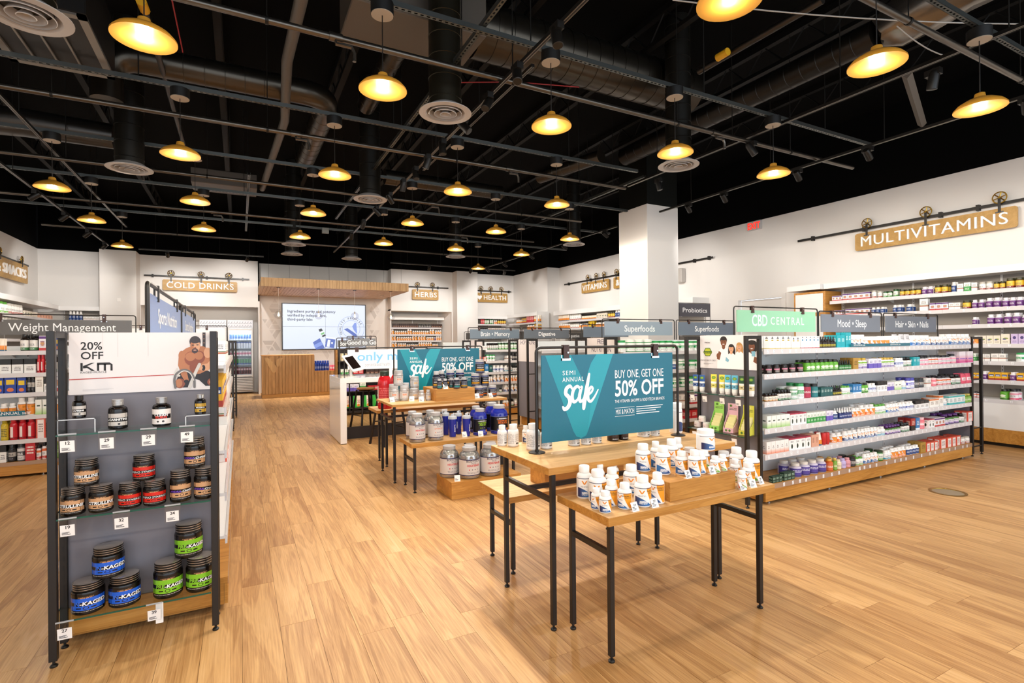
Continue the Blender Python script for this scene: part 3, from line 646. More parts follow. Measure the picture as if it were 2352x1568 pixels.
def price_card(label, x, y, z, txt='', rot=0.0, s=1.0):
    t = thing('price_card', label, 'price tag', (x, y, z), rot, 'tilted white price cards')
    P = planeP((-0.021 * s, -0.012, 0.0), (1, 0, 0), (0, 0.45, 0.89), (0, -0.89, 0.45))
    mb = MB(); mb.prism([(0, 0), (0.042 * s, 0), (0.042 * s, 0.046 * s), (0, 0.046 * s)], P, -0.0012, 0.0); mb.box(-0.021 * s, -0.012, 0, 0.021 * s, 0.012, 0.0015)
    part('card', mb, PAPER, t, world=False)
    mb = MB()
    if txt: mb.text(txt, planeP((0, -0.0, 0.0), (1, 0, 0), (0, 0.45, 0.89), (0, -0.89, 0.45)), 0.016 * s, bold=0.015); mb.v = [(a, b - 0.0128 + 0.026 * s * 0.45, c + 0.027 * s * 0.89) for a, b, c in mb.v]
    for k, w in ((0, 0.014), (1, 0.024), (2, 0.02)): mb.flat([(0.004 * s, (0.02 - k * 0.006) * s), ((0.004 + w) * s, (0.02 - k * 0.006) * s), ((0.004 + w) * s, (0.0225 - k * 0.006) * s), (0.004 * s, (0.0225 - k * 0.006) * s)], P, 0.0006)
    part('print', mb, INK, t, world=False); return t

# ---------------------------------------------------------------- endcap with glass shelves
def shelf_tag(label, x, z, y, txt, par, Pm):
    """Clear clip-on holder with paper ticket on a glass shelf edge; Pm maps (u, depth, z) to space."""
    t = thing('shelf_ticket', label, 'price tag', Pm(x, y, z), par, 'tickets clipped to the glass shelves')
    part('holder', MB().prism([(-0.036, -0.088), (0.034, -0.088), (0.036, 0.006), (-0.034, 0.008)], lambda u, v, w: (u, -w - 0.004 - v * 0.12 - 0.012, v), 0, 0.0015), ACRYL, t, world=False)
    part('clip_rail', MB().prism([(-0.034, 0.0), (0.036, 0.0), (0.036, 0.007), (-0.034, 0.007)], lambda u, v, w: (u, -w - 0.014, v), 0, 0.003), mat('clip_grey', '#b4b6ba', 0.3), t, world=False)
    P = lambda u, v, w: (u, -w - 0.0068 - v * 0.12 - 0.012, v)
    pp = part('ticket', MB().flat([(-0.028, -0.084), (0.028, -0.084), (0.028, -0.028), (-0.028, -0.028)], P, 0), PAPER, t, world=False)
    mb = MB().text(txt, lambda u, v, w: P(u, v - 0.047, 0.0006), 0.022, bold=0.02)
    for k, w in ((0, 0.03), (1, 0.024), (2, 0.034)): mb.flat([(-0.022, -0.066 - k * 0.005), (-0.022 + w, -0.066 - k * 0.005), (-0.022 + w, -0.0635 - k * 0.005), (-0.022, -0.0635 - k * 0.005)], P, 0.0006)
    o = part('print', mb, INK, pp, world=False); return t
def endcap(label, x, y, rot, W=0.715, D=0.213, H=1.625, shelves=(1.12, 0.712, 0.215), poster_z=(1.298, 1.622), poster_mat=None, back=True, simple=False):
    t = thing('endcap_display', label, 'display stand', (x, y, 0), rot)
    q = 0.0165
    for lx in (q, W - q):
        for ly in (q, D - q):
            lg = part('upright', MB().cbox(lx - q, ly - q, 0.03, lx + q, ly + q, H, 0.002), STEEL, t, world=False)
            fb = MB(); foot(fb, lx, ly); part('foot', fb, RUBBER, lg, world=False)
        part('side_rail', MB().box(lx - q, 2 * q, H - 0.033, lx + q, D - 2 * q, H), STEEL, t, world=False)
        for z in (0.12,) if not simple else (0.12, 0.36, 1.0): part('side_rail', MB().box(lx - 0.008, 2 * q, z - 0.008, lx + 0.008, D - 2 * q, z + 0.008), STEEL, t, world=False)
        mb = MB()
        for k in range(26): mb.box(lx - 0.004, D - 2 * q - 0.001, 0.25 + k * 0.05, lx + 0.004, D - 2 * q, 0.275 + k * 0.05)
        if not simple: part('slot_row', mb, RUBBER, t, world=False)['kind'] = 'stuff'
    if back: part('back_panel', MB().box(2 * q, D - 0.012, 0.2, W - 2 * q, D, poster_z[0]), GREYP, t, world=False)
    if poster_mat is not None: part('poster', MB().box(0.035, D - 0.02, poster_z[0], W - 0.02, D - 0.013, poster_z[1]), poster_mat, t, world=False)
    if not simple:
        for z in shelves:
            s = part('glass_shelf', MB().box(0.004, 0.004, z - 0.008, W - 0.036, D - 0.02, z), GLASS, t, world=False, label='clear glass shelf with a green edge')
            part('glass_edge', MB().box(0.004, 0.002, z - 0.008, W - 0.036, 0.004, z).box(0.002, 0.004, z - 0.008, 0.004, D - 0.02, z), GEDGE, s, world=False)
        part('base_board', MB().cbox(0.03, D - 0.02, 0.06, W - 0.03, D, 0.198, 0.002), OAKE, t, world=False)
    return t
# ---------------------------------------------------------------- gondola shelving
SHELFM = mat('shelf_white', '#f0efef', 0.38); CHAN = mat('price_channel', '#d9d6d8', 0.25); BASECH = mat('base_channel', '#a98a72', 0.3)
TAGM = prt('#f4f4f6', ('d', 0.2, 0.8, 0.15, 0.5, 3, '#8c8a92'), ('c', 0.62, 0.75, 0.12, 0.12, '#77757c'))
_tagmesh = {}
def tagmesh(face):
    if face not in _tagmesh:
        mb = MB(); mb.box(-0.0135, -0.001, -0.017, 0.0135, 0.0, 0.017, skip='b'); _tagmesh[face] = mb.mesh('price_tag', TAGM)
    return _tagmesh[face]
BACKM = mat('gondola_back', '#dfe3e4', 0.5)
def shelf_run(t, a, b, depth_front, depth_back, z, to, tags=None, name='shelf', lip=0.047, brackets=2, rng=None, tagrot=0):
    """One shelf along its own axis; to(u, d, z) places it. d grows away from the shopper."""
    mb = MB(); bx = lambda u0, d0, z0, u1, d1, z1, m=0: box_to(mb, to, u0, d0, z0, u1, d1, z1, m)
    bx(a, depth_front + 0.012, z - 0.018, b, depth_back, z); bx(a, depth_front, z - lip, b, depth_front + 0.012, z + 0.003, 1)
    s = part(name, mb, [SHELFM, CHAN], t)
    for k in range(brackets):
        u = a + (b - a) * (k + 0.5) / brackets; m2 = MB()
        m2.prism([(depth_front + 0.14, z - 0.019), (depth_back, z - 0.019), (depth_back, z - 0.09)], lambda d, zz, w: to(u + w, d, zz), -0.003, 0.003); part('bracket', m2, SHELFM, s)
    for u in (tags or []):
        o = link('price_tag', tagmesh('x'), s); o.location = Vector(to(u, depth_front - 0.0005, z - 0.022)) - wloc(s); o.rotation_euler = (0, 0, tagrot)
    return s
def box_to(mb, to, u0, d0, z0, u1, d1, z1, m=0):
    p, q = to(u0, d0, z0), to(u1, d1, z1); mb.box(min(p[0], q[0]), min(p[1], q[1]), z0, max(p[0], q[0]), max(p[1], q[1]), z1, m)
def gondola(label, x0, x1, yc, zs, hd=0.38, H=1.56, tags=None, backshelves=True, rng=random.Random(1), axis='X'):
    t = thing('gondola_shelving', label, 'shelving', ((x0 + x1) / 2, yc, 0) if axis == 'X' else (yc, (x0 + x1) / 2, 0))
    A = (lambda u, d, z: (u, yc + d, z)) if axis == 'X' else (lambda u, d, z: (yc - d, u, z))       # front faces -Y, or +X
    Bk = (lambda u, d, z: (u, yc - d, z)) if axis == 'X' else (lambda u, d, z: (yc + d, u, z))
    rA = 0 if axis == 'X' else math.pi / 2
    mb = MB(); box_to(mb, A, x0, -0.02, 0.19, x1, 0.02, H); part('back_panel', mb, BACKM, t)
    half = (x0 + x1) / 2
    for a, b in ((x0, half - 0.001), (half + 0.001, x1)):
        mb = MB(); box_to(mb, A, a, -hd, 0.032, b, -hd + 0.018, 0.187); part('kick_board', mb, OAKE, t)
        mb = MB(); box_to(mb, A, a, hd - 0.018, 0.032, b, hd, 0.187); part('kick_board', mb, OAKE, t)
    mb = MB(); box_to(mb, A, x0, -hd + 0.018, 0.15, x1, hd - 0.018, 0.1868); deck = part('base_deck', mb, OAKE, t)
    for ka in (x0, x1 - 0.018): mb = MB(); box_to(mb, A, ka, -hd + 0.02, 0.03, ka + 0.018, hd - 0.02, 0.15); part('kick_end', mb, OAKE, t)
    mb = MB(); box_to(mb, A, x0 + 0.01, -hd - 0.003, 0.142, x1, -hd, 0.187); ch = part('base_channel', mb, BASECH, t)
    n = 5
    for k in range(n):
        u = x0 + 0.12 + (x1 - x0 - 0.24) * k / (n - 1)
        for d in (-hd + 0.06, hd - 0.06): p = A(u, d, 0); part('leveller', MB().lathe([(0.02, 0.0), (0.02, 0.008), (0.008, 0.01), (0.008, 0.15)], 10, 0, p[0], p[1]), CHROME, t)
    for k in range(4):
        u = x0 + 0.03 + (x1 - x0 - 0.06) * k / 3; mb = MB(); box_to(mb, A, u - 0.014, -0.03, 0.19, u + 0.014, -0.02, H); up = part('upright', mb, SHELFM, t)
        mb = MB()
        for j in range(24): box_to(mb, A, u - 0.004, -0.0312, 0.24 + j * 0.054, u + 0.004, -0.03, 0.268 + j * 0.054)
        part('slots', mb, RUBBER, up)['kind'] = 'stuff'
    for i, z in enumerate(zs):
        ts = None
        if tags: 
            ts = []; u = x0 + 0.05
            while u < x1 - 0.04: ts.append(u); u += rng.uniform(*tags)
        for a, b, T2 in ((x0, half, 0), (half + 0.001, x1, 1)): shelf_run(t, a, b, -hd, -0.02, z, A, [u for u in ts if a + 0.015 < u < b - 0.015] if ts else None, tagrot=rA)
        if backshelves: shelf_run(t, x0, x1, -hd, -0.02, z, Bk, None)
    if tags:
        u = x0 + 0.1
        while u < x1 - 0.05:
            o = link('price_tag', tagmesh('x'), ch); o.location = Vector(A(u, -hd - 0.004, 0.165)) - wloc(ch); o.rotation_euler = (0, 0, rA); u += rng.uniform(tags[0], tags[1] * 1.6)
    return t
def aisle_sign(label, x0, x1, y, txt, col, z0=1.565, zt=1.868, pz=(1.632, 1.835), axis='X', r=0.007, tsize=0.11, panel2=None, clip=LEATHER, tx=0.5, sx=0.9, inset=0.045, fit=None):
    """Tubular steel hoop standing on the gondola with a hanging name board."""
    t = thing('aisle_sign', label, 'sign', ((x0 + x1) / 2, y, z0) if axis == 'X' else (y, (x0 + x1) / 2, z0), 0, 'category signs above the gondolas')
    P3 = (lambda u, d, z: (u, y + d, z)) if axis == 'X' else (lambda u, d, z: (y - d, u, z))
    c = 0.03; pts = [(x0, z0), (x0, zt - c)] + [(x0 + c - c * math.cos(math.radians(a)), zt - c + c * math.sin(math.radians(a))) for a in (22, 45, 68)] + [(x0 + c, zt), (x1 - c, zt)] + [(x1 - c + c * math.sin(math.radians(a)), zt - c + c * math.cos(math.radians(a))) for a in (22, 45, 68)] + [(x1, zt - c), (x1, z0)]
    part('frame', MB().tube([P3(u, 0, z) for u, z in pts], r, 8), BLACK, t)
    mb = MB(); box_to(mb, P3, x0 + inset, -0.006, pz[0], x1 - inset, 0.006, pz[1]); pn = part('panel', mb, mat('sign_' + col[1:], col, 0.28), t)  # grey tones have the gloss reflections put into the base colour
    Pt = frontY(x0 + (x1 - x0) * tx, y - 0.0065, 0) if axis == 'X' else frontXp(y + 0.0065, x0 + (x1 - x0) * tx, 0)
    if txt:
        mb = MB(); mb.text(txt, lambda u, v, w: Pt(u, v + (pz[0] + pz[1]) / 2 - tsize * 0.34, 0.0006), tsize, bold=0.012, sx=sx, fit=fit * (x1 - x0 - 2 * inset) if fit else None); part('lettering', mb, WINK, pn)
    for k in (0.2, 0.8):
        u = x0 + (x1 - x0) * k; m2 = MB(); box_to(m2, P3, u - 0.019, -0.014, pz[1] - 0.028, u + 0.019, -0.0065, zt + r); box_to(m2, P3, u - 0.019, 0.0065, pz[1] - 0.028, u + 0.019, 0.014, zt + r); box_to(m2, P3, u - 0.019, -0.014, zt + r, u + 0.019, 0.014, zt + r + 0.004)
        cl = part('clip', m2, clip, t)
        m2 = MB(); m2.tube([P3(u, -0.014, (zt + pz[1]) / 2 + 0.005), P3(u, -0.018, (zt + pz[1]) / 2 + 0.005)], 0.006, 8); part('stud', m2, CHROME, cl)
        m2 = MB(); box_to(m2, P3, u - 0.034, -0.0085, pz[1] - 0.024, u + 0.034, -0.0062, pz[1] - 0.014); part('slot_plate', m2, CHROME, cl)
    return t
ZS1 = [1.46, 1.225, 0.963, 0.712, 0.468]
G1 = gondola('nearest white gondola full of bottles on the right, oak base', 4.345, 8.40, 3.60, ZS1, tags=(0.085, 0.125))
G2 = gondola('second gondola from the front, under both superfoods signs', 4.62, 8.6, 5.95, [1.40, 1.13, 0.87, 0.61, 0.40])
G3 = gondola('third gondola from the front, below the mens sign', 4.62, 8.6, 8.1, [1.40, 1.13, 0.87, 0.61, 0.40])
G4 = gondola('fourth gondola from the front, under the brain memory sign', 4.55, 8.6, 10.25, [1.395, 1.16, 0.925, 0.71, 0.49])
G5 = gondola('rearmost gondola on the right, mostly hidden behind others', 4.55, 8.6, 12.5, [1.40, 1.13, 0.87, 0.61], backshelves=False)
aisle_sign('green CBD central sign above the nearest right gondola', 4.40, 5.77, 3.6, '', '#8fc4a2', pz=(1.632, 1.855), zt=1.89)
aisle_sign('grey mood sleep sign, middle one above nearest right gondola', 5.79, 7.07, 3.6, 'Mood \u2022 Sleep', '#6e7580', fit=0.49, tsize=0.125)
aisle_sign('grey hair skin nails sign at right end of nearest gondola', 7.11, 8.44, 3.6, 'Hair \u2022 Skin \u2022 Nails', '#6e7580', fit=0.65, tsize=0.115)
aisle_sign('grey superfoods sign with pale reflection in its colour, left one of two', 4.555, 5.94, 5.95, 'Superfoods', '#93a0ae', fit=0.45, tsize=0.13); aisle_sign('darker grey superfoods sign, right one of two', 5.98, 7.3, 5.95, 'Superfoods', '#6c7887', tsize=0.12, fit=0.44)
aisle_sign('grey digestive sign beyond the near teal sale sign', 5.62, 6.92, 10.25, 'Digestive', '#666d75', tsize=0.125, r=0.009, fit=0.37)
aisle_sign('grey brain memory sign on the fourth gondola', 4.31, 5.59, 10.25, 'Brain \u2022 Memory', '#6d7a86', tsize=0.135, r=0.009, fit=0.59)
aisle_sign('grey mens sign peeking out left of pale superfoods sign', 5.72, 7.02, 8.1, "Men's", '#6d7a88', tsize=0.12)
aisle_sign('dark grey immune support sign behind the brain memory sign', 5.15, 6.5, 12.5, 'Immune Support', '#4f4c4a', tsize=0.12, pz=(1.63, 1.80), zt=1.83); aisle_sign('dark grey joint support sign behind the digestive sign', 6.55, 7.85, 12.5, 'Joint Support', '#4f4c4a', tsize=0.12, pz=(1.63, 1.80), zt=1.83)
aisle_sign('dark grey digestive sign half hidden behind the mens sign', 7.9, 9.2, 12.5, 'Digestive', '#4f4c4a', tsize=0.12, pz=(1.63, 1.80), zt=1.83)
a = onX(1560, 696, 8.6).y
t = thing('aisle_sign', 'dark probiotics board standing high beside the white column', 'sign', (8.65, 8.75, 1.6))
p0, p1 = onY(1560, 695, 8.1), onY(1630, 695, 8.1); zb, zt_ = onY(1595, 727, 8.1).z, onY(1595, 697, 8.1).z
pn = part('panel', MB().box(p0.x, 8.094, zb, p1.x, 8.106, zt_), mat('sign_55545c', '#55545c', 0.3), t)
part('lettering', MB().text('Probiotics', frontY((p0.x + p1.x) / 2, 8.0935, (zb + zt_) / 2 - 0.05), 0.14, bold=0.012, fit=0.8 * (p1.x - p0.x)), WINK, pn)
part('frame', MB().tube([(p0.x - 0.01, 8.1, 1.58), (p0.x - 0.01, 8.1, zt_ + 0.01), (p1.x + 0.01, 8.1, zt_ + 0.01), (p1.x + 0.01, 8.1, 1.58)], 0.006, 8), BLACK, t)
# CBD central lettering
s = [o for o in COL.objects if o.get('label') == 'green CBD central sign above the nearest right gondola'][0]; pn = [c for c in s.children if c.name.startswith('panel')][0]
part('lettering', MB().text('CBD', frontY(4.785, 3.5932, 1.695), 0.165, bold=0.015, fit=0.24), mat('frost_ink', '#d7eef2', 0.4), pn)
part('lettering', MB().text('CENTRAL', frontY(5.235, 3.5932, 1.71), 0.115, bold=0.004, fit=0.56, space=1.3), WINK, pn)

# ---------------------------------------------------------------- posters (flat prints)
def art(mb, P, shapes, m0=0):
    d = 0.0006
    for k, (pts, m) in enumerate(shapes): mb.flat(pts, P, d + k * 0.00006, m)
KM = endcap('near left endcap with man poster and stacked black jars', -0.826, 3.255, 0)
po = None
def poster(par, P, mats, fn, name='print'):
    mb = MB(); fn(mb, P); 
    for i in range(len(mb.f)):      # keep every print face turned to the shopper
        p = [Vector(mb.v[j]) for j in mb.f[i]]; n = Vector((0, 0, 0))
        for j in range(len(p)): n += p[j].cross(p[(j + 1) % len(p)])
        if n.dot(Vector(P(0, 0, 1)) - Vector(P(0, 0, 0))) < 0: mb.f[i] = mb.f[i][::-1]
    return part(name, mb, mats, par, world=False)
pb = part('poster', MB().box(0.043, 0.193, 1.298, 0.706, 0.2, 1.622), mat('poster_white', '#e2dcdb', 0.35), KM, world=False)
PW_, PH_ = 0.663, 0.324
def kmP(u, v, w): return (0.043 + (u - 280) / 1138 * PW_, 0.1928 - w, 1.298 + (560 - v) / 475 * PH_)
skin, skd, skl, hair_, shorts, rope, roped, lines, redl = 1, 2, 3, 4, 5, 6, 7, 8, 9
PM = [INK, mat('print_skin', '#b5754f', 0.4), mat('print_skin_dark', '#8d4a35', 0.4), mat('print_skin_light', '#d6a07c', 0.4), mat('print_hair', '#3b3032', 0.4), mat('print_shorts', '#231a1d', 0.4), mat('print_rope', '#cfcac4', 0.4), mat('print_rope_dark', '#6d6a6a', 0.4), mat('print_joint', '#cfc9c8', 0.4), mat('print_red', '#b5413a', 0.4)]
def km_art(mb, P):
    S = []
    for x in (520, 630, 860): S.append(([(x, 85), (x + 3, 85), (x + 3, 275), (x, 275)], lines))
    S.append(([(1302, 84), (1328, 84), (1328, 215), (1302, 215)], hair_)); S += [(ell(1314, y, 4, 4, 8), skl) for y in (103, 138, 172)]
    S.append(([(280, 440), (1090, 426), (1090, 432), (280, 447)], redl)); S.append(([(1395, 426), (1418, 427), (1418, 433), (1395, 432)], redl))
    S.append(([(1085, 470), (1120, 395), (1235, 385), (1330, 395), (1385, 430), (1418, 475), (1418, 530), (1325, 532), (1270, 480), (1235, 470), (1180, 538), (1100, 538)], shorts))
    S += [(ell(1112, 503, 42, 40), skd), (ell(1104, 500, 28, 34), skin), (ell(1385, 500, 46, 34), skd), (ell(1392, 500, 36, 28), skl)]
    S.append(([(1192, 205), (1165, 215), (1125, 245), (1103, 290), (1098, 355), (1118, 405), (1160, 400), (1200, 430), (1280, 428), (1330, 405), (1378, 375), (1388, 310), (1365, 245), (1335, 212), (1300, 198), (1270, 205)], skin))
    S += [(ell(1205, 300, 55, 58), skd), (ell(1275, 290, 48, 52), skd), (ell(1200, 285, 42, 36), skin), (ell(1270, 278, 36, 34), skin), (ell(1345, 255, 34, 44), skl), (ell(1130, 275, 28, 40), skin), (ell(1232, 370, 40, 50), skd)]
    S.append(([(1100, 340), (1150, 345), (1172, 420), (1186, 485), (1158, 497), (1120, 430)], skin)); S.append((ell(1165, 488, 20, 15), shorts))
    S.append(([(1385, 300), (1390, 370), (1345, 405), (1285, 400), (1268, 365), (1300, 350), (1340, 345)], skl)); S.append((ell(1308, 380, 16, 24), shorts)); S.append((ell(1280, 378, 22, 20), skl))
    S += [(ell(1240, 160, 47, 46), hair_), (ell(1241, 196, 42, 56), skin), (ell(1254, 196, 26, 48), skl), (ell(1238, 236, 27, 20), hair_), (ell(1238, 232, 18, 7), skd), (ell(1238, 231, 12, 3, 10), rope), (ell(1240, 150, 44, 26), hair_), (ell(1222, 190, 11, 4, 10), hair_), (ell(1260, 188, 11, 4, 10), hair_), (ell(1240, 212, 9, 6, 10), skd)]
    art(mb, P, S)
    ribbon([(1275, 350), (1240, 420), (1205, 500), (1190, 537)], 26, P, mb, rope, 0.0035); ribbon([(1090, 380), (1075, 430), (1110, 440)], [10, 26, 14], P, mb, rope, 0.0035)
    ribbon([(1075, 535), (1068, 475), (1085, 425), (1140, 395), (1195, 412), (1228, 465), (1232, 537)], 20, P, mb, roped, 0.0045); ribbon([(1085, 440), (1140, 402), (1195, 420), (1226, 480)], 9, P, mb, rope, 0.0062)
    u = lambda x, y: (lambda a, b, w: P(x + a, y - b, 0.0006))
    mb.text('20%', u(360, 217), 84, 0, align='LEFT', bold=0.012, sx=1.12); mb.text('OFF', u(360, 290), 80, 0, align='LEFT', bold=0.012, sx=1.18)
    L = lambda q: mb.flat(q, P, 0.0006, 0)
    L([(360, 318), (376, 318), (376, 382), (360, 382)]); L([(378, 342), (440, 318), (462, 318), (402, 346), (378, 352)]); L([(378, 350), (410, 344), (465, 382), (440, 382), (408, 358), (378, 360)])
    L([(478, 318), (570, 318), (592, 334), (592, 382), (576, 382), (576, 336), (478, 336)]); L([(478, 330), (494, 330), (494, 382), (478, 382)]); L([(527, 330), (543, 330), (543, 382), (527, 382)])
    mb.text('KAGED MUSCLE', u(358, 399), 20, 0, align='LEFT', bold=0.01, sx=1.32)
    for k, w in ((0, 225), (1, 190), (2, 90)): mb.flat([(374, 521 + k * 6), (374 + w, 521 + k * 6), (374 + w, 524 + k * 6), (374, 524 + k * 6)], P, 0.0006, 8)
poster(pb, kmP, PM, km_art)
part('white_tape', MB().box(0.43, -0.004, 0.11, 0.463, -0.002, 0.215), PLAST, KM, world=False)
# CBD endcap, facing the aisle to the left
CB = endcap('right endcap with poster of smiling people in white shirts', 4.12, 3.99, -math.pi / 2, W=0.755, shelves=(1.022, 0.652, 0.215), poster_z=(1.262, 1.6), H=1.59)
pb = part('poster', MB().box(0.036, 0.193, 1.262, 0.72, 0.2, 1.6), mat('poster_pale', '#e4e2e4', 0.35), CB, world=False)
def cbP(u, v, w): return (0.036 + (u - 548) / 545 * 0.684, 0.1928 - w, 1.262 + (822 - v) / 340 * 0.338)
def cbd_art(mb, P):
    wt, sk1, sk2, hr1, hr2, blond, gr, ye, teal = 0, 1, 2, 3, 4, 5, 6, 7, 8
    S = [(ell(628, 655, 46, 50, 6), gr), (ell(628, 655, 38, 42, 6), ye), ([(586, 645), (670, 645), (670, 668), (586, 668)], gr)]
    def man(cx, cy, s, skin_, hair_c, curly=False, long=False):
        o = []
        if long: o.append((ell(cx + 4, cy + 40 * s, 42 * s, 88 * s), hair_c))
        if curly: o.append((ell(cx, cy + 5, 56 * s, 62 * s), hair_c))
        o += [([(cx - 62 * s, 822), (cx - 56 * s, cy + 100 * s), (cx - 20 * s, cy + 62 * s), (cx + 20 * s, cy + 62 * s), (cx + 58 * s, cy + 100 * s), (cx + 64 * s, 822)], wt), (ell(cx, cy + 52 * s, 15 * s, 24 * s), skin_), (ell(cx, cy - 14 * s, 32 * s, 36 * s), hair_c), (ell(cx, cy + 8 * s, 27 * s, 40 * s), skin_), (ell(cx, cy - 26 * s, 29 * s, 16 * s), hair_c),
              (ell(cx - 10 * s, cy + 3, 4 * s, 2.4 * s, 8), hr2), (ell(cx + 10 * s, cy + 3, 4 * s, 2.4 * s, 8), hr2), (ell(cx, cy + 26 * s, 11 * s, 4 * s, 10), wt if s > 1 or curly else 9)]
        return o
    S += man(935, 595, 0.8, sk1, blond, long=True) + man(788, 545, 1.05, sk2, hr1) + man(862, 612, 0.82, sk1, hr2, long=True) + man(1048, 590, 1.0, sk2, hr1, curly=True)
    S += [([(742, 640), (722, 720), (748, 735), (766, 660)], sk2), (ell(735, 690, 16, 26), sk2), ([(1070, 690), (1060, 740), (1090, 760), (1093, 700)], sk2), ([(812, 700), (842, 730), (832, 755), (806, 738)], teal), ([(1045, 640), (1078, 640), (1078, 690), (1048, 690)], teal)]
    art(mb, P, S); u = lambda x, y: (lambda a, b, w: P(x + a, y - b, 0.0035))
    mb.text('new', u(627, 563), 34, 9); mb.text("UNCLE BUD'S", u(628, 663), 14, 7, bold=0.03); mb.text("UNCLE BUD'S CBD", u(630, 747), 20, 9, sx=0.95)
    for k in range(3): mb.flat([(585, 768 + k * 6), (685 - k * 22, 768 + k * 6), (685 - k * 22, 770 + k * 6), (585, 770 + k * 6)], P, 0.0006, 9)
poster(pb, cbP, [mat('print_shirt', '#f3f3f5', 0.4), PM[3], mat('print_skin_deep', '#7a4a30', 0.4), mat('print_black_hair', '#1d1512', 0.4), mat('print_dark_hair', '#241b1a', 0.4), mat('print_blond', '#b98a50', 0.4), mat('print_green', '#2f5f2a', 0.4), mat('print_lime', '#b9c22f', 0.4), mat('print_sky', '#7fb6cc', 0.4), mat('print_grey', '#77747a', 0.4)], cbd_art)
# the other endcaps along the centre aisle
pm = mat('poster_white', '#e2dcdb', 0.35)
E2 = endcap('endcap of second gondola with free nutrition board', 4.35, 6.33, -math.pi / 2, poster_mat=pm, H=1.605, poster_z=(1.2, 1.6), simple=True)
E3 = endcap('endcap of third gondola beyond the near teal sale sign', 4.35, 8.47, -math.pi / 2, poster_mat=pm, H=1.60, poster_z=(1.2, 1.595), simple=True)
E4 = endcap('endcap of fourth gondola beside the brain memory sign', 4.32, 10.62, -math.pi / 2, poster_mat=pm, H=1.60, poster_z=(1.2, 1.595), simple=True)
E1r = endcap('far right end frame of the nearest gondola', 8.78, 3.24, math.pi / 2, W=0.72, D=0.3, H=1.565, poster_z=(1.2, 1.56), simple=True)
for e, a, b in ((E2, 'FREE', 'NUTRITION'), (E3, 'SHOP ONLINE', ''), ):
    p = [c for c in e.children if c.name.startswith('poster')][0]
    mb = MB(); P = lambda u, v, w: (0.37 + u, 0.1925, v); mb.text(a, lambda u, v, w: P(u, v + 1.51, w), 0.1, sx=0.85); mb.text(b, lambda u, v, w: P(u, v + 1.40, w), 0.1, sx=0.85)
    part('lettering', mb, mat('navy_ink', '#2b2a4a', 0.4), p, world=False)

# ---------------------------------------------------------------- left side gondolas
GL = gondola('left gondola running away behind the man poster endcap', 3.5, 6.95, -0.458, [1.43, 1.18, 0.93, 0.68, 0.43], axis='Y', hd=0.385, H=1.58)
GW = gondola('left cross gondola under the weight management sign', -4.45, -1.27, 8.58, [1.50, 1.235, 1.0, 0.73, 0.445])
GK = gondola('left cross gondola under the white keto sign', -3.6, -0.35, 11.0, [1.42, 1.18, 0.93, 0.68])
aisle_sign('blue sports nutrition sign on the left gondola, nearer one', 3.48, 5.29, -0.45, 'Sports Nutrition', '#7289b8', axis='Y', zt=1.9, pz=(1.62, 1.845), r=0.012, tsize=0.13, fit=0.62, clip=BLACK); aisle_sign('blue sports nutrition sign on the left gondola, farther one', 5.32, 6.9, -0.45, 'Sports Nutrition', '#7289b8', axis='Y', zt=1.9, pz=(1.62, 1.845), r=0.012, tsize=0.13, fit=0.62, clip=BLACK)
aisle_sign('wide dark grey weight management sign at far left', -2.95, -1.24, 8.58, 'Weight Management', '#5f5b58', zt=1.955, pz=(1.70, 1.89), tsize=0.15, fit=1.075 / 1.62, tx=(2.95 - 1.993) / 1.71)
aisle_sign('white keto sign behind the blue sports nutrition signs', -1.85, -0.2, 11.0, '', '#e6e4e4', zt=1.90, pz=(1.60, 1.85))
s = [o for o in COL.objects if o.get('label') == 'white keto sign behind the blue sports nutrition signs'][0]; pn = [c for c in s.children if c.name.startswith('panel')][0]
part('lettering', MB().text('KETO FIT', frontY(-1.05, 10.993, 1.655), 0.17, sx=1.05, bold=0.008), mat('navy_ink', '#2b2a4a', 0.4), pn)
EK = endcap('slim black end frame of the keto gondola, by the aisle', -0.1, 10.62, math.pi / 2, W=0.76, D=0.2, H=1.62, simple=True, back=False)
EK2 = endcap('slim black end frame farther along the left aisle', -0.06, 12.6, math.pi / 2, W=0.7, D=0.2, H=1.64, simple=True, back=False)
EG = endcap('black end frame with white card at far end of left gondola', -0.82 + 0.72, 7.2, math.pi, W=0.72, D=0.2, H=1.58, simple=True, back=False)
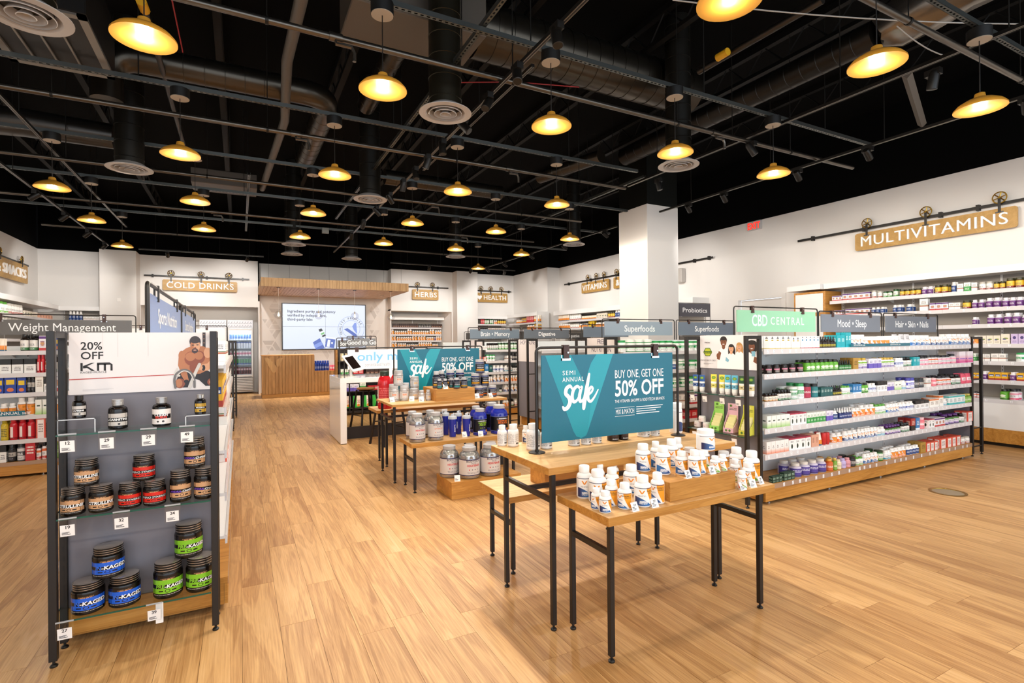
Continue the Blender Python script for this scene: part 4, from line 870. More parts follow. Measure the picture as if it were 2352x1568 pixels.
# ---------------------------------------------------------------- wall shelving
def wall_unit(label, u0, u1, front, back, zs, soffit, kind, base=(0.05, 0.245, 0.66), tags=None, grey='#a9a29a', bays=3):
    """kind X: front faces -X on the right wall; Y: front faces -Y; XL: front faces +X on the left wall."""
    to = {'X': lambda u, d, z: (front + d, u, z), 'Y': lambda u, d, z: (u, front + d, z), 'XL': lambda u, d, z: (front - d, u, z)}[kind]; dep = abs(back - front)
    t = thing('wall_shelving', label, 'shelving', to((u0 + u1) / 2, dep / 2, 0))
    mb = MB(); box_to(mb, to, u0, dep - 0.02, base[1], u1, dep, soffit[0]); part('back_panel', mb, mat('wall_unit_back', grey, 0.55), t)
    mb = MB(); box_to(mb, to, u0, 0.0, base[1], u1, dep - 0.02, base[2] - 0.05); part('lower_panel', mb, FIXW, t)
    mb = MB(); box_to(mb, to, u0, -0.004, base[0], u1, dep - 0.02, base[1]); part('kick_board', mb, OAKE, t)
    mb = MB(); box_to(mb, to, u0, 0.05, 0.0, u1, dep - 0.02, base[0]); part('toe_kick', mb, BLACK, t)
    mb = MB(); box_to(mb, to, u0 - 0.1, -0.02, soffit[0], u1 + 0.1, dep, soffit[1]); part('valance', mb, FIXW, t)
    for k in range(bays + 1):
        u = u0 + 0.02 + (u1 - u0 - 0.04) * k / bays; mb = MB(); box_to(mb, to, u - 0.013, dep - 0.03, base[2], u + 0.013, dep - 0.02, soffit[0]); up = part('upright', mb, SHELFM, t)
        mb = MB()
        for j in range(int((soffit[0] - base[2]) / 0.05) - 2): box_to(mb, to, u - 0.004, dep - 0.0315, base[2] + 0.05 + j * 0.05, u + 0.004, dep - 0.03, base[2] + 0.076 + j * 0.05)
        part('slots', mb, RUBBER, up)['kind'] = 'stuff'
    rng = random.Random(4)
    for z in zs:
        n = max(1, round((u1 - u0) / 1.5))
        for k in range(n):
            a, b = u0 + (u1 - u0) * k / n, u0 + (u1 - u0) * (k + 1) / n - 0.002; ts = None
            if tags: ts = [a + (j + rng.uniform(0.3, 0.7)) * tags for j in range(int((b - a) / tags))]
            shelf_run(t, a, b, 0, dep - 0.02, z, to, ts, lip=0.055, brackets=1, tagrot={'X': -math.pi / 2, 'Y': 0, 'XL': math.pi / 2}[kind])
    return t
WR = wall_unit('multivitamin wall shelving along the right wall, oak kick board', 2.3, 5.76, 9.6, XR, [2.245, 1.985, 1.745, 1.46, 1.21, 0.94, 0.665], (2.478, 2.575), 'X', tags=0.26)
solo('wall_cabinet', MB().cbox(9.52, 5.79, 1.2, XR, 6.4, 2.44, 0.004), OAKE, 'oak framed cabinet at left end of multivitamin wall', 'cabinet')
cb_ = [o for o in COL.objects if o.name == 'wall_cabinet'][0]
part('door', MB().cbox(9.508, 5.83, 2.05, 9.52, 6.36, 2.40, 0.002), FIXW, cb_); part('door', MB().cbox(9.508, 5.83, 1.25, 9.52, 6.36, 1.98, 0.002), FIXW, cb_)
part('valance', MB().box(9.5, 5.87, 2.478, XR, 6.53, 2.575), FIXW, cb_)
WV = wall_unit('vitamins wall shelving beyond the white column', 9.0, 14.95, 9.5, XR, [2.235, 1.985, 1.73, 1.47, 1.2, 0.93], (2.44, 2.575), 'X', grey='#d3d1ce')
WH = wall_unit('short wall shelving section right of the heart health sign', 15.55, 17.55, 9.05, 9.53, [2.235, 1.985, 1.73, 1.47], (2.46, 2.575), 'X', grey='#d3d1ce', bays=1)
solo('end_panel', MB().box(9.02, 15.40, 0, 9.515, 15.435, 2.6), FIXW, 'white end panel between the heart health and vitamins shelving', 'panel')
WHB = wall_unit('heart health shelving on the back wall by the corner', 7.82, 9.0, 17.65, YB, [2.235, 1.985, 1.73, 1.47], (2.43, 2.52), 'Y', grey='#d9d7d4', bays=1)
WHE = wall_unit('recessed herb shelving full of orange and white bottles', 4.71, 6.72, 18.55, YA, [2.12, 1.872, 1.645, 1.41, 1.17, 0.93, 0.66], (2.40, 2.52), 'Y', grey='#b5aea8', bays=2)
WLL = wall_unit('energy drink shelving along the left wall', 12.0, 17.6, -4.22, XL, [2.24, 1.98, 1.72, 1.46, 1.2, 0.93], (2.52, 2.63), 'XL', grey='#d3d1ce')
WLB = wall_unit('corner shelving on the back wall left of the column', -4.2, -3.34, 17.62, YB, [2.24, 1.98, 1.72, 1.46], (2.50, 2.61), 'Y', grey='#d9d7d4', bays=1)

# ---------------------------------------------------------------- hanging wall signs on rails
def rail(label, a, b, z, Pf, brackets, r=0.013):
    P0 = Pf(a, z, 0.06); t = thing('sign_rail', label, 'rail', P0, 0, 'black sign rails on the walls')
    mb = MB(); mb.prism([(a, z - 0.021), (b, z - 0.021), (b, z + 0.021), (a, z + 0.021)], Pf, 0.055, 0.067); part('bar', mb, BLACK, t)
    for u in brackets: part('bracket', MB().prism([(u - 0.02, z - 0.045), (u + 0.02, z - 0.045), (u + 0.02, z + 0.045), (u - 0.02, z + 0.045)], Pf, 0.0, 0.072), BLACK, t)
    return t
def wall_sign(label, txt, u0, u1, z0, z1, Pf, hangers, railz, tsize, sx=1.0, heart=False, tu=None, fit=None):
    t = thing('hanging_wall_sign', label, 'sign', Pf((u0 + u1) / 2, z0, 0.08), 0, 'wooden category signs on the walls')
    b = part('board', MB().prism(rrect(u0, z0, u1, z1, 0.04), Pf, 0.076, 0.1), SIGNW, t)
    cu = (u0 + u1) / 2 if tu is None else tu; zc = (z0 + z1) / 2 - tsize * 0.35
    part('raised_lettering', MB().text(txt, lambda a, c, w: Pf(cu + a, zc + c, 0.112 + w), tsize, bold=0.008, sx=sx, ext=0.012 / tsize, space=1.08, fit=fit), WINK, t)
    if heart:
        pts = [(0.16 * math.sin(k / 24 * 2 * math.pi) ** 3 * 0.62, (0.13 * math.cos(k / 24 * 2 * math.pi) - 0.05 * math.cos(2 * k / 24 * 2 * math.pi) - 0.02 * math.cos(3 * k / 24 * 2 * math.pi)) * 0.62) for k in range(24)]
        part('raised_heart', MB().prism([(u0 + 0.16 + a, (z0 + z1) / 2 + c) for a, c in pts][::-1], Pf, 0.1, 0.122), WINK, t)
    for u in hangers:
        h = part('hanger_strap', MB().prism([(u - 0.017, z1 - 0.06), (u + 0.017, z1 - 0.06), (u + 0.017, railz + 0.09), (u - 0.017, railz + 0.09)], Pf, 0.1, 0.108), BLACK, t)
        mb = MB(); c = (u, railz + 0.085); R = 0.082
        mb.tube([Pf(c[0] + R * math.cos(k * math.pi / 14), c[1] + R * math.sin(k * math.pi / 14), 0.094) for k in range(29)], 0.0085, 6, caps=False)
        for k in range(6): mb.bar(Pf(c[0], c[1], 0.094), Pf(c[0] + R * math.cos(k * math.pi / 3 + 0.3), c[1] + R * math.sin(k * math.pi / 3 + 0.3), 0.094), 0.011)
        mb.tube([Pf(c[0], c[1], 0.05), Pf(c[0], c[1], 0.112)], 0.016, 8); part('wheel', mb, BRASS, h)
        part('slot_plate', MB().prism(rrect(u - 0.05, z1 - 0.066, u + 0.05, z1 - 0.044, 0.01, 3), Pf, 0.1, 0.1015), CHROME, t)
PR = lambda u, z, w: (XR - w, -u, z)      # right wall: u runs left to right, u = -Y
PBk = lambda u, z, w: (u, YB - w, z)
PLf = lambda u, z, w: (XL + w, u, z)
rail('long black rail carrying the multivitamins sign', -6.6, -2.0, 3.525, PR, (-6.3, -5.35, -4.2, -3.72, -2.6)); wall_sign('long wooden multivitamins sign on the right wall', 'MULTIVITAMINS', -5.48, -3.25, 3.14, 3.45, PR, (-5.28, -4.38, -3.45), 3.525, 0.25, fit=2.02)
rail('short black rail end just right of the white column', -12.6 + 2.7, -8.72, 3.52, PR, (-9.3, -8.85))
rail('black rail carrying the vitamins signs', -15.1, -9.95, 3.52, PR, (-14.85, -13.6, -12.2, -10.6)); wall_sign('wooden vitamins sign on the right wall', 'VITAMINS', -14.02, -12.6, 3.115, 3.45, PR, (-13.7, -13.25, -12.85), 3.52, 0.26, fit=1.27)
wall_sign('small wooden ampersand sign half behind the white column', '&', -12.38, -11.95, 3.115, 3.45, PR, (-12.25, -12.05), 3.52, 0.25)
rail('black rail above the cold drinks alcove', -2.4, 0.28, 3.56, PBk, (-2.2, -0.85, 0.1)); wall_sign('wooden cold drinks sign above the fridges', 'COLD DRINKS', -1.96, -0.05, 3.15, 3.46, PBk, (-1.75, -1.0, -0.27), 3.56, 0.245, fit=1.71)
rail('black rail above the herb alcove', 4.72, 6.8, 3.55, PBk, (5.2, 6.4)); wall_sign('small wooden herbs sign right of the canopy', 'HERBS', 5.43, 6.4, 3.1, 3.46, PBk, (5.62, 6.18), 3.55, 0.25, fit=0.82)
rail('black rail by the back right corner', 7.83, 9.4, 3.51, PBk, (9.3,)); wall_sign('wooden heart health sign right of back column', 'HEALTH', 7.86, 9.21, 3.08, 3.43, PBk, (8.1, 8.5, 8.95), 3.51, 0.24, heart=True, tu=8.67, fit=0.94)
rail('black rail on the left wall for drinks and snacks sign', 13.2, 17.15, 3.57, PLf, (16.6, 14.6)); wall_sign('wooden drinks and snacks sign cut off at left edge', 'DRINKS & SNACKS', 13.4, 16.95, 3.1, 3.54, PLf, (13.9, 15.3, 16.6), 3.57, 0.31, fit=3.2)
# exit sign, speaker, switch
t = thing('exit_sign', 'lit red exit sign on the right wall', 'exit sign', (XR, 7.6, 4.05)); bx_ = part('housing', MB().cbox(XR - 0.07, 7.44, 3.95, XR, 7.76, 4.14, 0.004), mat('exit_grey', '#b9b6b4', 0.4), t)
part('lettering', MB().text('EXIT', lambda a, c, w: (XR - 0.0712, 7.6 - a, 3.975 + c), 0.19, bold=0.03, sx=0.8), mat('exit_red', '#ff2418', 0.4, es=2.2), bx_)
solo('wall_speaker', MB().cbox(XR - 0.16, 9.62, 3.02, XR, 9.86, 3.38, 0.02), mat('speaker_beige', '#b7b1ab', 0.5), 'beige box speaker on wall right of white column', 'speaker')
solo('wall_plate', MB().cbox(-2.93, 17.41, 2.75, -2.85, 17.42, 2.85, 0.003), PLAST, 'small white wall plate on the left back column', 'wall plate')
# ---------------------------------------------------------------- cash desk, screen, canopy
t = thing('cash_desk', 'oak slatted cash desk with large raised chevron emblem', 'desk', (1.9, 17.0, 0))
part('carcass', MB().box(0.57, 16.70, 0.1, 1.96, 17.3, 1.215).box(1.96, 16.70, 0.1, 3.9, 17.3, 0.725), OAKV, t); part('plinth', MB().box(0.56, 16.68, 0.0, 3.9, 17.3, 0.1), OAKE, t)
part('desk_top', MB().cbox(0.552, 16.64, 1.215, 1.98, 17.32, 1.24, 0.003), OAKE, t); part('low_top', MB().box(1.98, 16.64, 0.725, 3.9, 17.32, 0.745), OAKE, t)
k = 0; x = 0.555; rd = random.Random(9)
while x < 3.88:
    w = 0.088; top = 1.215 if x + w < 2.0 else 0.725; part('slat', MB().cbox(x + 0.003, 16.655 - rd.random() * 0.003, 0.1, min(x + w, 3.9), 16.70, top, 0.002), OAKV, t); x += w + 0.002
P = frontY(0.625, 16.652, 0.715); E_ = lambda u, v: (u * 0.5, v * 0.44)
part('emblem', MB().prism([E_(0.0, 1.0), E_(0.2, 1.0), E_(0.32, 0.93), E_(0.68, 0.36), E_(0.6, 0.08), E_(0.5, 0.0), E_(0.42, 0.04), E_(0.36, 0.14)][::-1], P, 0.0, 0.03).prism([E_(1.0, 1.0), E_(0.78, 0.97), E_(0.64, 0.86), E_(0.6, 0.66), E_(0.66, 0.42), E_(0.72, 0.36)], P, 0.0, 0.03), wood('emblem_oak', '#a87a40', '#c79a5c', '#d4aa6c', (12, 12, 1)), t)
part('display_well', MB().box(1.985, 16.9, 0.745, 3.0, 16.92, 1.05).box(1.985, 16.66, 0.745, 1.99, 16.9, 1.0), FIXW, t)
t = thing('video_wall', 'large lit video wall of four panels behind the desk', 'screen', (2.55, YS, 2.1)); sx0, sx1, sz0, sz1 = 1.215, 3.90, 1.362, 2.90
part('bezel', MB().box(sx0, YS - 0.09, sz0, sx1, YS - 0.001, sz1), mat('bezel_black', '#0a0c18', 0.3), t)
mx, mz = (sx0 + sx1) / 2, (sz0 + sz1) / 2; SCR = mat('lit_screen', '#000000', 0.3, es=1.0, ec='#e3ebff')
for a, b in ((sx0 + 0.03, mx - 0.003), (mx + 0.003, sx1 - 0.03)):
    for c, d in ((sz0 + 0.03, mz - 0.003), (mz + 0.003, sz1 - 0.03)): part('screen_panel', MB().box(a, YS - 0.094, c, b, YS - 0.09, d), SCR, t)
P = frontY(sx0, YS - 0.0945, sz0); W_, H_ = sx1 - sx0, sz1 - sz0
em = lambda n, c: mat(n, '#000000', 0.4, es=1.0, ec=c)
sm = [em('scr_ink', '#39404f'), em('scr_line', '#8fa6d6'), em('scr_blue', '#5d75c4'), em('scr_pale', '#8aa2ea'), em('scr_dark', '#2f3540'), em('scr_white', '#f4f7ff'), em('scr_green', '#7ac47a')]
mb = MB(); Q = lambda px, py: ((px - 300) / 1005 * W_, (960 - py) / 560 * H_)
for k, s_ in enumerate(('Ingredient purity and potency', 'verified by independent,', 'third-party labs')):
    u, v = Q(362, 513 + k * 48); mb.text(s_, lambda a, c, w: P(u + a, v + c, 0.0), 0.128, 0, align='LEFT', bold=0.014, sx=0.98)
cu, cv = Q(1118, 708); R = 0.43
for ra, rb in ((0.44, 0.43), (0.30, 0.29)):
    for k in range(48):
        a, b = k * math.pi / 24, (k + 1) * math.pi / 24
        if cu + ra * math.cos(a) > W_ - 0.04: continue
        mb.flat([(cu + rb * math.cos(a), cv + rb * math.sin(a)), (cu + ra * math.cos(a), cv + ra * math.sin(a)), (cu + ra * math.cos(b), cv + ra * math.sin(b)), (cu + rb * math.cos(b), cv + rb * math.sin(b))], P, 0.0003, 1)
for k, ch in enumerate('QUALITY PROMISE'):
    a = math.radians(205 - k * 12.6); c_, s_ = math.cos(a - math.pi / 2), math.sin(a - math.pi / 2)
    mb.text(ch, lambda u, v, w: P(cu + 0.335 * math.cos(a) + u * c_ - v * s_, cv + 0.335 * math.sin(a) + u * s_ + v * c_, 0.0004), 0.1, 0, bold=0.01)
V_ = lambda u, v: (cu - 0.25 + u * 0.46, cv - 0.28 + v * 0.5)
mb.flat([V_(0.0, 0.55), V_(0.28, 0.62), V_(0.92, 0.2), V_(0.97, 0.02), V_(0.8, 0.0), V_(0.55, 0.2)][::-1], P, 0.0006, 2); mb.flat([V_(0.8, 1.0), V_(0.92, 0.98), V_(0.97, 0.2), V_(0.72, 0.5), V_(0.62, 0.75)][::-1], P, 0.0009, 3)
def scr_jar(pts, m, d): u = [Q(*p) for p in pts]; mb.flat(u, P, d, m)
scr_jar([(652, 870), (735, 820), (795, 945), (690, 958)], 2, 0.0003); scr_jar([(662, 905), (752, 860), (770, 900), (680, 945)], 3, 0.0006); scr_jar([(815, 800), (925, 815), (905, 945), (795, 925)], 2, 0.0003); scr_jar([(812, 800), (925, 815), (921, 838), (808, 822)], 5, 0.0006); scr_jar([(830, 838), (862, 842), (850, 930), (815, 925)], 5, 0.0006); mb.flat(ell(*Q(880, 880), 0.03, 0.035), P, 0.0006, 5)
scr_jar([(720, 715), (755, 700), (808, 790), (768, 810)], 4, 0.0003); scr_jar([(735, 745), (778, 725), (800, 770), (758, 792)], 5, 0.0006); scr_jar([(745, 765), (785, 745), (795, 762), (755, 782)], 6, 0.0009)
for i in range(len(mb.f)):
    p = [Vector(mb.v[j]) for j in mb.f[i]]
    if (p[1] - p[0]).cross(p[2] - p[1]).y > 0: mb.f[i] = mb.f[i][::-1]
part('screen_picture', mb, sm, t)
t = thing('wooden_canopy', 'slatted wooden canopy hanging above the cash desk', 'canopy', (2.5, 17, 3.2)); cx0, cx1, cy0, cz0, cz1 = 0.51, 4.55, 15.42, 3.115, 3.352
part('core', MB().box(cx0 + 0.02, cy0 + 0.02, cz0 + 0.012, cx1 - 0.02, YS, cz1 - 0.002), OAKV, t)
n = 46
CAN = wood('canopy_oak', '#b48a58', '#d2aa78', '#e0bd90', (12, 12, 1), 0.5)
for k in range(n): a = cx0 + (cx1 - cx0) * k / n; part('slat', MB().box(a + 0.002, cy0, cz0, a + (cx1 - cx0) / n - 0.002, cy0 + 0.02, cz1), CAN, t)
for k in range(n): a = cx0 + (cx1 - cx0) * k / n; part('soffit_board', MB().box(a + 0.003, cy0 + 0.02, cz0, a + (cx1 - cx0) / n - 0.003, YS, cz0 + 0.012), wood('soffit_oak', '#b08f6c', '#cdb091', '#dcc4a8', (12, 1, 12), 0.5), t)
for k in range(34): y = cy0 + 0.02 + (YS - cy0 - 0.02) * k / 34; part('slat', MB().box(cx1 - 0.02, y + 0.002, cz0, cx1, y + (YS - cy0) / 34 - 0.002, cz1), CAN, t)
for k, x in enumerate((0.94, 1.98, 3.03, 4.10)):
    part('downlight', MB().lathe([(0.07, -0.003), (0.075, 0.0), (0.055, 0.004), (0.05, -0.001)], 20, 0, x, 16.88, cz0 - 0.002, ends=False), mat('trim_ring', '#8d7a66', 0.4), t)
    l = bpy.data.lights.new('canopy_downlight', 'SPOT'); l.energy = 260; l.color = (1, 0.95, 0.9); l.spot_size = math.radians(95); l.spot_blend = 0.8; l.shadow_soft_size = 0.05; o = link('canopy_downlight', l, t); o.location = Vector((x, 16.88, cz0 - 0.01)) - wloc(t)
for k in range(8):
    x = cx0 + 0.2 + k * 0.52; part('suspension_wire', MB().tube([(x, cy0 + 0.1, cz1), (x, cy0 + 0.1, ZD)], 0.0025, 4), CEILD, t)
GLOBE = glass('globe_glass', (0.94, 0.95, 0.97), 0.6)
g0 = None
for k, (x, z) in enumerate(((0.953, 2.36), (1.991, 2.362), (2.99, 2.355), (4.053, 2.335))):
    t = thing('globe_pendant', 'clear glass globe pendant over cash desk, %s from left' % nth(k + 1), 'lamp', (x, 15.62, z), 0, 'clear globe pendants over the cash desk')
    part('globe', MB().lathe([(0.02, 0.112)] + [(0.11 * math.sin(a * math.pi / 12), 0.11 * math.cos(a * math.pi / 12)) for a in range(1, 12)] + [(0.0, -0.11)], 24, 0, ends=False), GLOBE, t, world=False)
    part('socket', MB().lathe([(0.018, 0.06), (0.018, 0.13), (0.008, 0.135)], 12, 0), mat('socket_pale', '#d8d2c8', 0.4), t, world=False); part('cord', MB().tube([(0, 0, 0.13), (0, 0, cz0 - z)], 0.0035, 6), PLAST, t, world=False)
    part('ceiling_cup', MB().lathe([(0.05, cz0 - z - 0.012), (0.05, cz0 - z)], 16, 0), BLACK, t, world=False)
    part('filament_bulb', MB().lathe([(0.012, 0.06), (0.022, 0.02), (0.028, -0.01), (0.02, -0.035), (0.0, -0.045)], 12, 0), mat('lit_filament', '#ffe9c0', 0.4, es=9.0, ec='#ffdb9a'), t, world=False)
# ---------------------------------------------------------------- fridges
def fridge(label, x0, x1, cans):
    t = thing('drinks_fridge', label, 'fridge', ((x0 + x1) / 2, 18.8, 0)); y0, y1 = 18.5, 18.94; WE = mat('fridge_white', '#e6e5e4', 0.35)
    part('cabinet', MB().box(x0, y1 - 0.03, 0.06, x1, y1, 2.33).box(x0, y0 + 0.04, 0.06, x0 + 0.05, y1 - 0.03, 2.33).box(x1 - 0.05, y0 + 0.04, 0.06, x1, y1 - 0.03, 2.33).box(x0 + 0.05, y0 + 0.04, 2.07, x1 - 0.05, y1 - 0.03, 2.33).box(x0 + 0.05, y0 + 0.04, 0.06, x1 - 0.05, y1 - 0.03, 0.52), WE, t)
    hd = part('header_panel', MB().box(x0 + 0.01, y0 + 0.01, 2.09, x1 - 0.01, y0 + 0.04, 2.32), mat('header_lit', '#d5d6da', 0.4, es=0.25, ec='#eef2ff'), t)
    mb = MB(); P = frontY(x0 + 0.02, y0 + 0.0098, 2.1); q = random.Random(2); n = 9
    for k in range(n):
        a = (x1 - x0 - 0.04) / n
        for j in range(2):
            u, v = k * a, j * 0.1; mb.flat([(u, v + 0.01), (u + a * 0.5, v + 0.085), (u + a * 0.62, v + 0.07), (u + a * 0.16, v + 0.0)], P, 0, 0); mb.flat([(u + a * 0.55, v + 0.01), (u + a * 0.95, v + 0.01), (u + a * 0.85, v + 0.03), (u + a * 0.65, v + 0.03)], P, 0, 0)
    for i in range(len(mb.f)):
        p = [Vector(mb.v[j]) for j in mb.f[i]]
        if (p[1] - p[0]).cross(p[2] - p[1]).y > 0: mb.f[i] = mb.f[i][::-1]
    part('header_pattern', mb, mat('header_grey', '#a9adb8', 0.5), hd)
    d = part('door', MB().box(x0 + 0.01, y0, 0.54, x0 + 0.05, y0 + 0.035, 2.06).box(x1 - 0.05, y0, 0.54, x1 - 0.01, y0 + 0.035, 2.06).box(x0 + 0.05, y0, 0.54, x1 - 0.05, y0 + 0.035, 0.60).box(x0 + 0.05, y0, 2.0, x1 - 0.05, y0 + 0.035, 2.06), WE, t)
    part('door_glass', MB().box(x0 + 0.05, y0 + 0.014, 0.60, x1 - 0.05, y0 + 0.018, 2.0), glass('fridge_glass', (0.92, 0.95, 0.98), 0.1), d); part('handle', MB().box(x0 + 0.018, y0 - 0.02, 1.0, x0 + 0.034, y0, 1.5), mat('handle_grey', '#9a9a9c', 0.4), d)
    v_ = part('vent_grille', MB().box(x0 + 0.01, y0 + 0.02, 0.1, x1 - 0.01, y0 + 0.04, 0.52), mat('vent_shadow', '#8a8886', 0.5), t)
    for k in range(8): part('vent_slat', MB().box(x0 + 0.02, y0, 0.12 + k * 0.05, x1 - 0.02, y0 + 0.02, 0.145 + k * 0.05), WE, v_)
    for z in (0.62, 0.92, 1.20, 1.44, 1.70): part('wire_shelf', MB().box(x0 + 0.05, y0 + 0.06, z - 0.012, x1 - 0.05, y1 - 0.03, z), mat('fridge_shelf', '#e9eef2', 0.3), t)
    l = bpy.data.lights.new('fridge_light', 'AREA'); l.energy = 14; l.size = 0.5; l.size_y = 0.04; l.shape = 'RECTANGLE'; l.color = (0.86, 0.93, 1.0); o = link('fridge_light', l, t); o.location = Vector(((x0 + x1) / 2, y0 + 0.06, 2.05)) - wloc(t); o.rotation_euler = (math.radians(25), 0, 0)
    return t
fridge('white drinks fridge with lit glass door beside the desk', -0.34, 0.38, 1); fridge('white drinks fridge to the left, mostly hidden', -1.09, -0.36, 1)
# ---------------------------------------------------------------- white waterfall counter, tablet, stools, only me sign
t = thing('white_counter', 'glossy white waterfall counter with tablet on top', 'counter', (2.2, 8.8, 0)); GW_ = mat('gloss_white', '#efedec', 0.08, coat=0.5)
part('counter_top', MB().cbox(1.36, 8.30, 0.94, 3.10, 9.37, 1.02, 0.003), GW_, t); part('side_panel', MB().cbox(1.36, 8.30, 0.012, 1.456, 9.37, 0.94, 0.003), GW_, t); part('side_panel', MB().cbox(3.004, 8.30, 0.012, 3.10, 9.37, 0.94, 0.003), GW_, t)
part('plinth', MB().box(1.456, 8.74, 0.0, 3.004, 8.78, 0.19), mat('plinth_brown', '#1d1310', 0.5), t); part('toe_strip', MB().box(1.37, 8.31, 0, 1.45, 9.36, 0.012).box(3.01, 8.31, 0, 3.09, 9.36, 0.012), RUBBER, t)
t = thing('tablet_stand', 'tilted tablet in white case on the white counter', 'tablet', (1.56, 8.62, 1.02)); tc = Vector((1.59, 8.50, 1.253)); ux = Vector((1, 0, 0)); uy = Vector((-0.12, 0.30, 0.24)).normalized(); n_ = ux.cross(uy).normalized(); ux = uy.cross(n_).normalized()
P = planeP(tc, ux, uy, n_); part('case', MB().prism(rrect(-0.092, -0.2, 0.092, 0.2, 0.015), P, -0.02, 0.0), PLAST, t); part('tablet_screen', MB().prism(rrect(-0.07, -0.15, 0.07, 0.15, 0.004, 2), P, 0.0, 0.001), mat('dark_screen', '#1a1210', 0.06), t)
part('stand_post', MB().tube([(1.57, 8.56, 1.02), (1.57, 8.56, 1.15), (1.59, 8.51, 1.24)], 0.022, 10), PLAST, t); part('stand_base', MB().lathe([(0.09, 0.0), (0.09, 0.006), (0.02, 0.012)], 24, 0, 1.57, 8.56, 1.02), PLAST, t)
def stool(label, x, y):
    t = thing('bar_stool', label, 'stool', (x, y, 0), 0.3, 'wooden bar stools at the white counter'); M_ = mat('stool_steel', '#2a211b', 0.4, 0.6)
    part('seat', MB().lathe([(0.0, 0.712), (0.15, 0.712), (0.165, 0.718), (0.168, 0.735), (0.155, 0.742), (0.0, 0.738)], 28, 0, ends=False), wood('seat_oak', '#93673a', '#b98d58', '#cfa672', (1, 9, 9)), t, world=False)
    part('seat_plate', MB().lathe([(0.13, 0.69), (0.14, 0.712)], 20, 0), M_, t, world=False)
    L = [(0.12 * c, 0.12 * s, 0.2 * c * 1.05, 0.2 * s * 1.05) for c, s in ((1, 1), (1, -1), (-1, -1), (-1, 1))]
    for a, b, c, d in L: part('leg', MB().tube([(a, b, 0.7), (c, d, 0.0)], [0.017, 0.02], 6), M_, t, world=False)
    for z, f in ((0.25, 0.36), (0.34, 0.51)):
        for i in range(4):
            p = [L[i], L[(i + 1) % 4]]; q = [(a + (c - a) * (0.7 - z) / 0.7, b + (d - b) * (0.7 - z) / 0.7, z) for a, b, c, d in p]
            if (i + (z > 0.3)) % 2 == 0: part('rung', MB().tube(q, 0.01, 6), M_, t, world=False)
    return t
stool('round wooden bar stool behind the white counter, left one', 2.05, 9.72); stool('round wooden bar stool nearest the second tall table', 2.04, 8.03)
t = thing('counter_sign', 'white only me personalized health sign over the counter', 'sign', (2.1, 8.95, 1.02)); y = 9.0; a, b = onY(758, 800, y), onY(797, 803, y); bot = onY(850, 847, y).z
xr = 3.0
part('frame', MB().tube([(1.545, y, 1.02), (1.545, y, a.z - 0.03), (1.575, y, a.z), (xr - 0.03, y, a.z), (xr, y, a.z - 0.03), (xr, y, 1.02)], 0.011, 8), BLACK, t)
pn = part('panel', MB().box(1.60, y - 0.008, bot, 2.95, y + 0.008, b.z), mat('sign_white', '#f2f1f0', 0.4), t)
mb = MB(); u0 = onY(820, 830, y).x; zc = onY(860, 832, y).z
zc = onY(860, 827, y).z; mb.text('only me', lambda u, v, w: (u0 + u, y - 0.0085, zc + v), 0.205, align='LEFT', bold=0.02, fit=onY(929, 827, y).x - u0); part('lettering', mb, mat('sky_ink', '#79b4dc', 0.4), pn)
u1, z1 = onY(838, 841, y).x, onY(838, 841, y).z; part('lettering', MB().text('personalized health', lambda u, v, w: (u1 + u, y - 0.0085, z1 + v), 0.085, align='LEFT', fit=onY(895, 841, y).x - u1), mat('grey_ink', '#8a8590', 0.4), pn)
part('clip', MB().box(1.72, y - 0.014, b.z - 0.04, 1.78, y + 0.014, a.z + 0.015), LEATHER, t); part('clip', MB().box(2.7, y - 0.014, b.z - 0.04, 2.76, y + 0.014, a.z + 0.015), LEATHER, t)
part('post_white', MB().box(2.30, y + 0.0, 1.02, 2.36, y + 0.02, bot), PLAST, t)
# ---------------------------------------------------------------- good-to-go rack with oak sides beside the desk
t = thing('snack_rack', 'dark snack rack with oak sides and good to go sign', 'rack', (2.35, 11.9, 0)); DK = mat('rack_brown', '#241612', 0.5); X0, X1, Y0 = 1.88, 3.05, 11.6
part('side_panel', MB().box(X1 - 0.03, Y0, 0.1, X1, 12.2, 1.42), OAKE, t); part('side_panel', MB().box(X0, Y0 + 0.3, 0.1, X0 + 0.02, 12.2, 1.42), OAKE, t); part('back_panel', MB().box(X0, 12.15, 0.1, X1, 12.2, 1.42), DK, t)
for z in (0.16, 0.52, 0.86, 1.18): part('rack_shelf', MB().box(X0 + 0.02, Y0, z - 0.02, X1 - 0.03, 12.15, z), DK, t)
for x in (X0, X0 + 0.2): part('upright', MB().box(x, Y0 - 0.02, 0.05, x + 0.025, Y0, 1.62), BLACK, t)
part('caster_base', MB().box(X0, Y0, 0.05, X1, 12.2, 0.1), BLACK, t)
for x in (X0 + 0.08, X1 - 0.08):
    for yy in (Y0 + 0.06, 12.1): part('caster', MB().tube([(x - 0.012, yy, 0.026), (x + 0.012, yy, 0.026)], 0.026, 12), mat('caster_grey', '#8e8c8a', 0.4), t)
yy = 11.55; p0, p1 = onY(797, 772, yy), onY(864, 773, yy); bz = onY(830, 795, yy).z; tz = onY(830, 777, yy).z
aisle_sign('grey good to go sign in front of the video wall', p0.x, p1.x, yy, 'Good to Go', '#6f7072', z0=1.0, zt=p0.z, pz=(bz, tz), r=0.008, tsize=0.135, sx=0.92, inset=0.02)
p0b, p1b = onY(773, 776, 12.3), onY(836, 777, 12.3); aisle_sign('grey sign reading Bor, half hidden behind good to go sign', p0b.x, p1b.x, 12.3, '', '#6f7072', z0=0.0, zt=p0b.z, pz=(onY(790, 797, 12.3).z, onY(790, 781, 12.3).z), r=0.008, inset=0.02)
